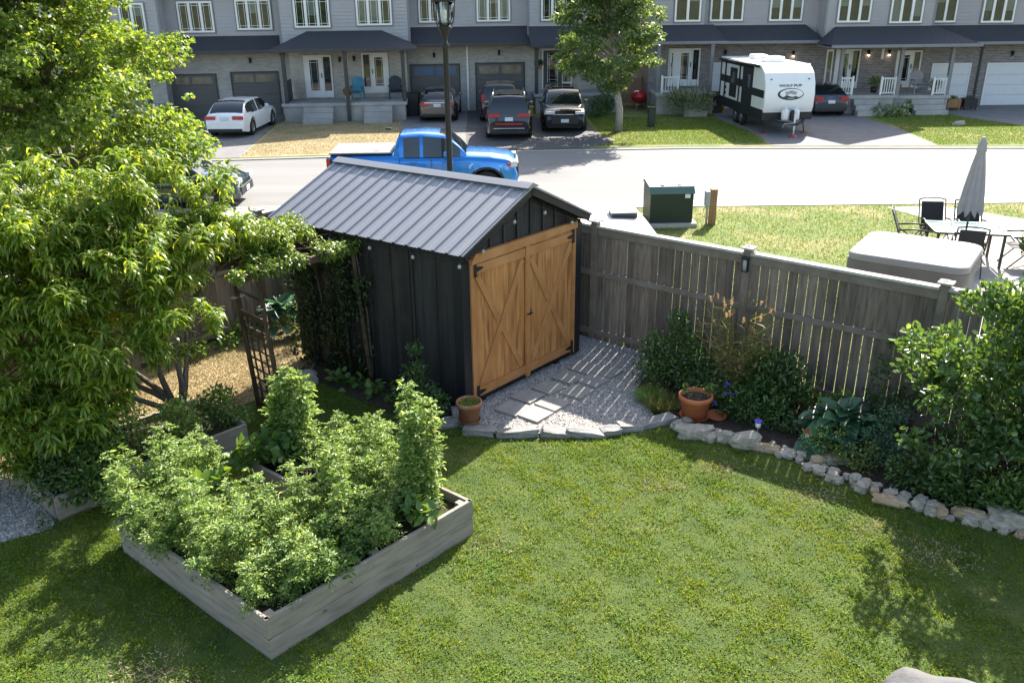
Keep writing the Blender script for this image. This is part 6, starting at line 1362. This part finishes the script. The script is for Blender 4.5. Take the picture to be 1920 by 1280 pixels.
# windows
window(lt, sx(-14.45), sx(-12.95), 3.60, 4.88, -.02, 3, True, (0, 0, 0)); window(lt, sx(-11.97), sx(-10.45), 3.68, 4.93, -.02, 3, True, (0, .45, 0))
window(lt, sx(-9.32), sx(-7.80), 3.77, 4.98, -1.0, 3, True, (0, .6, 0)); window(lt, sx(-6.66), sx(-5.14), 3.83, 5.0, -1.0, 3, True, (.92, .92, 0))
window(lt, sx(-4.0), sx(-2.5), 3.88, 5.0, -.02, 3, True, (0, 0, .3)); window(lt, sx(-1.42), sx(.08), 3.89, 5.0, -.02, 3, True, (.9, .3, .9)); window(lt, sx(1.42), sx(2.9), 3.90, 5.0, -.5, 3, True, (0, .5, 0))
window(lt, sx(-18.6), sx(-17.1), 3.75, 4.95, -1.0, 3, True, (0, .4, 0)); window(lt, sx(-16.6), sx(-15.55), 3.55, 4.85, -1.0, 2, True, (0, .4))
# skirt roofs
skirt_roof(lt, sx(-15.0), sx(-9.99), -.03, 3.44, -.9, 2.86); skirt_roof(lt, sx(-4.42), sx(.85), -.03, 3.70, -.9, 3.02); skirt_roof(lt, sx(-19.9), sx(-14.9), -1.03, 3.5, -3.0, 2.85, .9, .9)
skirt_roof(lt, sx(-10.2), sx(-4.08), -1.03, 3.62, -3.0, 2.98, 1.35, 1.55); skirt_roof(lt, sx(.86), sx(5.2), -.53, 3.68, -1.7, 2.93, .0, .6)
# garages
bluegl = mat('painted_reflection_glass', (.03, .12, .25), .15, .8, 3, col2=(.10, .10, .10)); greygl = mat('grey_glass', (.12, .11, .10), .15, .6, 3, col2=(.22, .20, .14))  # first one: blue reflection painted into the glass colour
garage(lt, sx(-15.45), sx(-13.17), 1.80, -.005, K['garagedark'], greygl); garage(lt, sx(-12.55), sx(-10.42), 1.86, -.005, K['garagedark'], greygl)
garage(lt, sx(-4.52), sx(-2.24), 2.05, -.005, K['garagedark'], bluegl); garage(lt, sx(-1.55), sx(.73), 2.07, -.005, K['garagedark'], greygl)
entry(lt, sx(-9.14), sx(-7.92), .80, 2.62, -.805, lite='R'); entry(lt, sx(-6.60), sx(-5.44), .95, 2.69, -.805, lite='L'); entry(lt, sx(1.52), sx(2.92), .92, 2.69, -.005, K['doorgrey'], 'R')
lantern(lt, sx(-11.6), -.005, 2.42); lantern(lt, sx(-7.55), -.805, 2.45); lantern(lt, sx(-6.92), -.805, 2.48); lantern(lt, sx(-3.4), -.005, 2.52); lantern(lt, sx(-.45), -.005, 2.58)
text_mesh('house_number', '76', .16, K['greyplastic'], lt, (sx(-7.55), -.812, 2.12), (R(90), 0, 0)); text_mesh('house_number', '78', .16, K['greyplastic'], lt, (sx(-6.92), -.812, 2.15), (R(90), 0, 0))
downspout(lt, sx(-1.9), -.005, 2.92, K['white'])
# porch slab, steps, columns
def porch(t, x0, x1, y0, y1, z, steps, colm, cols, ch=2.9, m=None):
    m = m or K['porchc']
    b = MB(); b.cbox(x0, x1, y0, y1, z-.14, z, .02); o = b.build('porch_slab', m, t); b = MB(); b.box(x0+.08, x1-.08, y0+.08, y1, -.05, z-.141); b.build('porch_base', m, o)
    for a, c in steps:
        b = MB(); n = 3; h = (z-.14)/n
        for k in range(n): b.cbox(a, c, y0-.28*(n-k), y0-.28*(n-k-1)+.079, 0 if k == 0 else h*k-.0, h*(k+1), .012)
        b.build('porch_steps', m, t)
    for x, yy, zb in cols:
        b = MB(); b.cbox(x-.075, x+.075, yy-.075, yy+.075, zb, ch, .008); b.cbox(x-.10, x+.10, yy-.10, yy+.10, ch-.12, ch-.001, .008); b.build('porch_column', colm, t)
porch(lt, sx(-9.95), sx(-4.62), -2.75, -.81, .78, [(sx(-9.0), sx(-7.75)), (sx(-6.45), sx(-5.25))], K['trimdark'], [(sx(-9.72), -2.6, .78), (sx(-7.12), -2.78, 0), (sx(-4.72), -2.6, .78)], 2.88)
porch(lt, sx(-19.5), sx(-15.2), -2.75, -.81, .70, [(sx(-18), sx(-16.8))], K['trimdark'], [(sx(-19.3), -2.6, .7), (sx(-15.4), -2.6, .7)], 2.75)
porch(lt, sx(1.0), sx(4.9), -1.6, -.01, .85, [(sx(2.0), sx(3.0))], K['trimdark'], [(sx(1.12), -1.45, .85), (sx(4.7), -1.45, .85)], 2.83)
def fence_panel(t, name, m, x, y0, y1, z0, z1): b = MB(); b.box(x-.03, x+.03, y0, y1, z0, z1); b.build(name, m, t)
fence_panel(lt, 'privacy_screen', K['trimdark'], sx(-9.75), -2.4, -1.0, .78, 1.65)

# ---- right terrace
rt = thing('townhouse_terrace', 'dark brick terrace with white garage doors and a lit lantern porch', 'building', (0, 41.0, 0), 0)
x0_, x1_ = 6.4, 33
block(rt, 'brick_wall', K['brickR'], x0_, x1_, 0, 9, -.1, 3.3)
b = MB(); siding(b, x0_, x1_, 3.3, 5.4, -.02); b.box(x0_, x1_, -.019, 9, 3.301, 5.4); b.build('siding_wall', K['siding2'], rt)
mainroof(rt, x0_, x1_, -.02, 9, 5.4, 8.2)
proj(rt, 13.9, 18.65, 3.1, 5.5, -1.0, K['siding2']); gable_front(rt, 13.9, 18.65, -1.0, 4.5, 5.5, 7.9, K['siding2'])
proj(rt, x0_, 8.75, 3.2, 5.5, -.5, K['siding2'])
for a, c, z, y, n, f in ((7.35, 8.5, 3.81, -.5, 2, (0, .3)), (9.02, 10.5, 3.80, -.02, 3, (0, .3, 0)), (11.68, 13.15, 3.78, -.02, 3, (.55, 0, .55)), (14.38, 15.82, 3.72, -1.0, 3, (.45, 0, .45)), (16.68, 18.1, 3.67, -1.0, 3, (.95, 0, .8)), (19.05, 20.05, 3.64, -.02, 2, (.3, .2)), (21.2, 22.65, 3.61, -.02, 3, (.6, .2, .6)), (24.2, 25.6, 3.6, -.02, 3, (.5, .2, .5))): window(rt, a, c, z, z+1.22, y, n, False, f)
skirt_roof(rt, 6.2, 9.6, -.53, 3.68, -1.5, 3.02, .0, .5, fas=K['trimgrey']); skirt_roof(rt, 9.0, 14.05, -.03, 3.63, -1.0, 2.98, 0, .7, fas=K['trimgrey']); skirt_roof(rt, 13.6, 19.95, -1.03, 3.55, -3.0, 2.88, .75, 1.2, fas=K['trimgrey']); skirt_roof(rt, 18.66, 33.2, -.03, 3.52, -1.0, 2.84, 0, 0, fas=K['trimgrey'])
entry(rt, 7.28, 7.62, 1.0, 2.66, -.005, lite='L'); entry(rt, 7.62, 8.72, 1.0, 2.66, -.006, lite='R'); entry(rt, 14.90, 16.02, .83, 2.55, -.005, lite='R'); entry(rt, 17.70, 18.82, .82, 2.46, -.005, lite='R')
b = MB(); b.box(14.48, 14.80, -.05, -.005, .9, 2.55); w_ = b.build('sidelight', K['doorwhite'], rt); b = MB(); b.box(14.55, 14.74, -.056, -.051, 1.1, 2.45); b.build('sidelight_glass', K['carglass'], w_)
garage(rt, 9.25, 11.2, 1.97, -.005, K['garagewhite']); garage(rt, 11.75, 13.4, 1.97, -.005, K['garagewhite']); garage(rt, 19.38, 21.18, 1.83, -.005, K['garagewhite']); garage(rt, 21.9, 24.1, 1.82, -.005, K['garagewhite']); garage(rt, 25.0, 27.2, 1.82, -.005, K['garagewhite'])
for x, z, l in ((9.85, 2.5, False), (12.95, 2.42, True), (16.38, 2.42, True), (17.32, 2.42, True), (20.25, 2.3, False), (22.95, 2.3, False)): lantern(rt, x, -.005, z, l)
b = MB(); b.cbox(16.98, 17.10, -.03, -.006, 2.10, 2.55, .01); b.build('number_plaque', K['garagewhite'], rt)
downspout(rt, 21.55, -.005, 2.8, K['trimdark'])
porch(rt, 14.3, 16.95, -2.5, -.01, .78, [(14.95, 16.0)], K['trimgrey'], [(14.35, -2.35, .78), (16.9, -2.4, .1)], 2.78)
porch(rt, 16.96, 19.3, -2.4, -.01, .74, [(17.5, 18.9)], K['trimgrey'], [(19.15, -2.25, .74)], 2.78)
porch(rt, 6.45, 9.1, -2.0, -.01, .9, [(7.6, 8.6)], K['trimgrey'], [(8.95, -1.4, .9), (6.6, -1.4, .9)], 2.92)
def railing(t, x0, x1, y, z, h=.75):
    b = MB(); b.cbox(x0, x1, y-.03, y+.03, z+h-.05, z+h, .006); b.cbox(x0, x1, y-.02, y+.02, z+.06, z+.10, .005)
    n = max(3, int((x1-x0)/.11))
    for k in range(n+1): x = x0+.02+(x1-x0-.04)*k/n; b.cbox(x-.014, x+.014, y-.014, y+.014, z+.101, z+h-.051, .003)
    for x in (x0-.035, x1+.035): b.cbox(x-.034, x+.034, y-.035, y+.035, z, z+h+.06, .006)
    b.build('railing', K['white'], t)
railing(rt, 14.45, 14.9, -2.38, .78); railing(rt, 16.22, 16.78, -2.38, .78, .72); railing(rt, 18.55, 19.05, -2.28, .74, .7); railing(rt, 6.75, 7.4, -1.9, .9, .7)
# beyond the gap between the terraces
t = thing('side_fence', 'tan board fence closing the gap between the two terraces', 'fence', (5.75, 42.6, 0))
for k in range(2):
    b = MB()
    for i in range(5): b.box(-.55+k*.57+i*.112, -.55+k*.57+i*.112+.104, 0, .03, .05, 1.25)
    b.build('fence_panel', mat('tan_wood', (.36, .24, .17), .8, .15), t)
b = MB(); b.box(-.62, -.56, -.03, .05, 0, 1.35); b.box(.58, .64, -.03, .05, 0, 1.35); b.build('post', K['cedar'], t)
t = thing('garden_gate', 'yellowish wooden lattice gate seen beside the tan fence', 'gate', (4.9, 40.4, 0)); b = MB()
for i in range(5): b.bar((-.3+i*.15, 0, .05), (-.3+i*.15, 0, 1.1), .03, .02)
for i in range(6): b.bar((-.33, .02, .1+i*.19), (.33, .02, .1+i*.19), .02, .03)
b.build('lattice', K['cedar'], t)

# ---- small things across the street
def bin_(loc, m, label, h=.85, w_=.5, cat='bin', lidm=None):
    t = thing('wheeled_bin', label, cat, loc); b = MB(); b.prism([(-w_*.42, 0), (w_*.42, 0), (w_*.5, h), (-w_*.5, h)], -w_*.45, w_*.45); b.build('bin_body', m, t)
    b = MB(); b.cbox(-w_*.54, w_*.54, -w_*.5, w_*.5, h+.002, h+.05, .015); b.build('lid', lidm or m, t); return t
bin_((-4.30, 39.6, .01), K['black'], 'black wheeled bin beside the porch of the middle units', .95)
bin_((-3.92, 40.5, .01), K['yellow'], 'yellow recycling box between black bin and dark sedan', .35, .4, 'box')
bin_((.85, 38.9, .01), K['yellow'], 'yellow recycling box right of the black suv', .38, .42, 'box'); bin_((.65, 39.6, .01), K['bluebin'], 'blue recycling box behind the yellow one by the porch', .45, .42, 'box'); bin_((.55, 40.4, .01), K['black'], 'black bin against the brick beside the second garage', .8, .5)
bin_((9.25, 39.4, .01), K['black'], 'black bin behind the yellow bollard next to the camper', .85)
t = thing('bollard', 'yellow and white bollard standing left of the camper trailer', 'bollard', (9.62, 39.6, 0)); b = MB(); b.tube([(0, 0, 0), (.06, 0, .62)], .06, 12); b.build('lower_sleeve', K['yellow'], t); b = MB(); b.tube([(.061, 0, .622), (.10, 0, .98)], .06, 12); b.build('upper_sleeve', K['white'], t)
t = thing('cable_pedestal', 'dark green utility pedestal on the lawn right of the young maple', 'utility pedestal', (5.72, 35.3, 0)); b = MB(); b.cbox(-.14, .14, -.12, .12, 0, .72, .02); b.build('housing', K['green_metal'], t); b = MB(); b.cbox(-.16, .16, -.14, .14, .722, .80, .02); b.build('cap', K['green_metal'], t)
t = thing('kettle_grill', 'red kettle grill on the lawn beside the gap between terraces', 'grill', (6.05, 41.2, 0)); 
b = MB(); b.lathe([(0, .22), (.2, .27), (.34, .42), (.37, .52)], 20); b.build('bowl', K['red'], t); b = MB(); b.lathe([(.375, .535), (.33, .68), (.2, .79), (0, .83)], 20); b.build('lid', K['red'], t)
for a in (0, 2.1, 4.2): b = MB(); b.tube([(.2*math.cos(a), .2*math.sin(a), .28), (.32*math.cos(a), .32*math.sin(a), 0)], .015, 6); b.build('leg', K['greyplastic'], t)
def pchair2(loc, rz, m, label, name='porch_chair'):
    t = thing(name, label, 'chair', loc, rz)
    b = MB(); b.prism([(-.25, .34), (.25, .28), (.25, .31), (-.25, .37)], -.26, .26, axis='y'); b.build('seat', m, t)
    b = MB(); b.add([(-.22, -.26, .36), (-.22, .26, .36), (-.42, -.28, .80), (-.44, -.14, .92), (-.45, 0, .96), (-.44, .14, .92), (-.42, .28, .80), (-.25, -.26, .36), (-.25, .26, .36), (-.45, -.28, .80), (-.47, -.14, .92), (-.48, 0, .96), (-.47, .14, .92), (-.45, .28, .80)],
                 [(0, 1, 6, 5, 4, 3, 2), (7, 9, 10, 11, 12, 13, 8), (0, 2, 9, 7), (1, 8, 13, 6), (2, 3, 10, 9), (3, 4, 11, 10), (4, 5, 12, 11), (5, 6, 13, 12)]); b.build('backrest', m, t)
    for y in (-.29, .29):
        b = MB(); b.cbox(-.32, .28, y-.05, y+.05, .54, .57, .006); b.build('armrest', m, t)
        b = MB(); b.bar((.22, y, 0), (.22, y, .54), .04, .06); b.build('leg', m, t); b = MB(); b.bar((-.34, y, 0), (-.24, y, .54), .04, .06); b.build('leg', m, t)
def lw(X, off, z): return (X-math.sin(LA)*-off*0, 41.1+(X+1.9)*.075-off, z)
pchair2(lw(-6.75, 1.7, .78), R(-100), K['blue'], 'turquoise porch chair left of the second white door')
pchair2(lw(-5.0, 1.6, .78), R(-80), mat('dark_blue_plastic', (.03, .035, .05), .6, .1), 'dark porch chair at the right end of the left porch')
pchair2((18.3, 39.6, .74), R(-90), K['fabric'], 'grey porch chair in front of the rightmost white door')
def fpot(loc, r, h, fm, fr, label, pm=None, n=500, ls=.07, name='flower_pot'):
    t = thing(name, label, 'plant pot', loc); b = MB(); b.lathe([(0, 0), (r*.7, 0), (r, h), (r*.9, h), (r*.85, h-.03), (0, h-.03)], 16); b.build('pot_body', pm or K['terraold'], t)
    P = clump_points([(0, 0, h+fr*.7)], [fr], [n], .9); leaves('foliage', P, rdir(n, .3), rdir(n, 1), ls*rng.uniform(.6, 1.2, n), ls*.5, T_FOLD, fm, t)
pink = leafmat('pink_mix', (.35, .16, .10), (.25, .28, .08), (.5, .3, .22), .2, .6)
fpot(lw(-6.95, 2.5, .78), .15, .28, pink, .22, 'pot of orange flowers on the porch edge beside the turquoise chair', K['concrete'])
fpot((16.25, 39.5, .78), .16, .24, K['bean'], .30, 'bushy green potted plant on the right porch', K['black']); fpot((18.85, 39.3, .74), .14, .2, K['dark'], .30, 'dark potted plant at the railing of the right porch', K['terra']); fpot((17.2, 39.3, .74), .12, .2, pink, .16, 'small potted flowers beside the porch column', K['black'])
t = thing('hanging_basket', 'hanging flower basket beside the dark entry door', 'hanging basket', (1.35, 40.3, 2.1)); b = MB(); b.lathe([(0, -.22), (.12, -.18), (.16, 0), (.14, 0), (0, -.05)], 14); b.build('basket', K['terraold'], t)
b = MB(); b.tube([(0, 0, 0), (0, 0, .75)], .006, 4); b.build('hanger', K['black'], t); P = clump_points([(0, 0, .06)], [.22], [350], .7); leaves('foliage', P, rdir(350), rdir(350, 1), .07, .04, T_FOLD, K['dark'], t)
# bushes
plant('shrub', 'dark green evergreen bush at the right end of the light brick terrace', 'shrub', (4.15, 39.0, 0), [(0, 0, .5, .5), (.1, 0, 1.2, .45), (0, .1, 1.8, .35), (-.2, -.1, .4, .5), (.3, 0, .5, .4)], K['dark'], .11, .5, T_FOLD, .3, 60, .8, 6)
plant('shrub', 'loose silvery bush with arching spikes before the right porch', 'shrub', (7.75, 38.3, 0), [(0, 0, .4, .5), (-.6, .1, .5, .45), (.6, 0, .45, .45), (.1, .1, .8, .35), (-.3, .1, .9, .3), (.9, .1, .5, .35), (.35, 0, 1.1, .2)], K['silver'], .12, .35, T_FOLD, .5, 55, .6, 10)
leaves_t = thing('tall_grass', 'spiky pale grass blades rising behind the silvery bush', 'grass clump', (7.9, 38.6, 0)); n = 120; a = rng.random(n)*6.28; D = np.stack([np.cos(a)*.7, np.sin(a)*.4, rng.uniform(.9, 1.3, n)], -1)
leaves('blades', np.stack([np.cos(a)*.5, np.sin(a)*.15, np.full(n, .3)], -1), D, rdir(n), rng.uniform(.7, 1.25, n), .045, T_LONG, K['reed'], leaves_t)
plant('hosta', 'pale variegated hosta clump at the corner of the right lawn', 'plant', (16.45, 37.7, 0), [(0, 0, .12, .35), (.45, .1, .12, .35), (-.45, 0, .12, .32), (.2, -.2, .1, .3)], K['silver'], .22, .5, T_FOLD, .2, 28, 1.4, 5)
plant('shrub', 'dark low bush left of the variegated hosta', 'shrub', (15.9, 38.5, 0), [(0, 0, .3, .3), (-.2, 0, .2, .25)], K['dark'], .1, .5, T_FOLD, .3, 70, 1, 5); plant('shrub', 'green mound bush right of the variegated hosta', 'shrub', (17.3, 38.4, 0), [(0, 0, .25, .35), (.3, 0, .2, .25)], K['bean'], .1, .5, T_FOLD, .3, 60, 1, 5)
plant('shrub', 'leafy plant behind the green utility pedestal by the side fence', 'shrub', (6.5, 39.6, 0), [(0, 0, .2, .3), (.3, .1, .3, .3)], K['bean'], .1, .5, T_FOLD, .3, 60, 1, 5)
plant('shrub', 'low plants beside the black crossover at the lawn edge', 'shrub', (3.75, 38.2, 0), [(0, 0, .2, .3), (.2, .1, .3, .25)], K['dark'], .1, .5, T_FOLD, .3, 60, 1, 5)
for x, m, lb in ((19.85, K['cedar'], 'light wooden planter box in front of the white garage door'), (20.6, K['black'], 'black planter box right of the wooden one')):
    t = thing('planter_box', lb, 'planter', (x, 39.5, 0)); b = MB(); b.cbox(-.30, .30, -.22, .22, .12, .50, .012); b.build('box', m, t)
    for a in (-.25, .25):
        for c in (-.18, .18): b = MB(); b.cbox(a-.03, a+.03, c-.03, c+.03, 0, .119, .004); b.build('leg', m, t)
    P = clump_points([(0, 0, .5)], [.2], [120], .5); leaves('foliage', P, rdir(120, .4), rdir(120, 1), .07, .04, T_FOLD, K['dark'], t)
fpot((19.35, 39.3, .01), .2, .35, K['dark'], .25, 'dark potted shrub at the porch corner beside the wooden planter', K['black'])
stone('rock', (17.85, 34.7, .07), (.20, .14, .10), .2, K['rock'], 400, 'single pale rock lying on the right front lawn', 'rock')
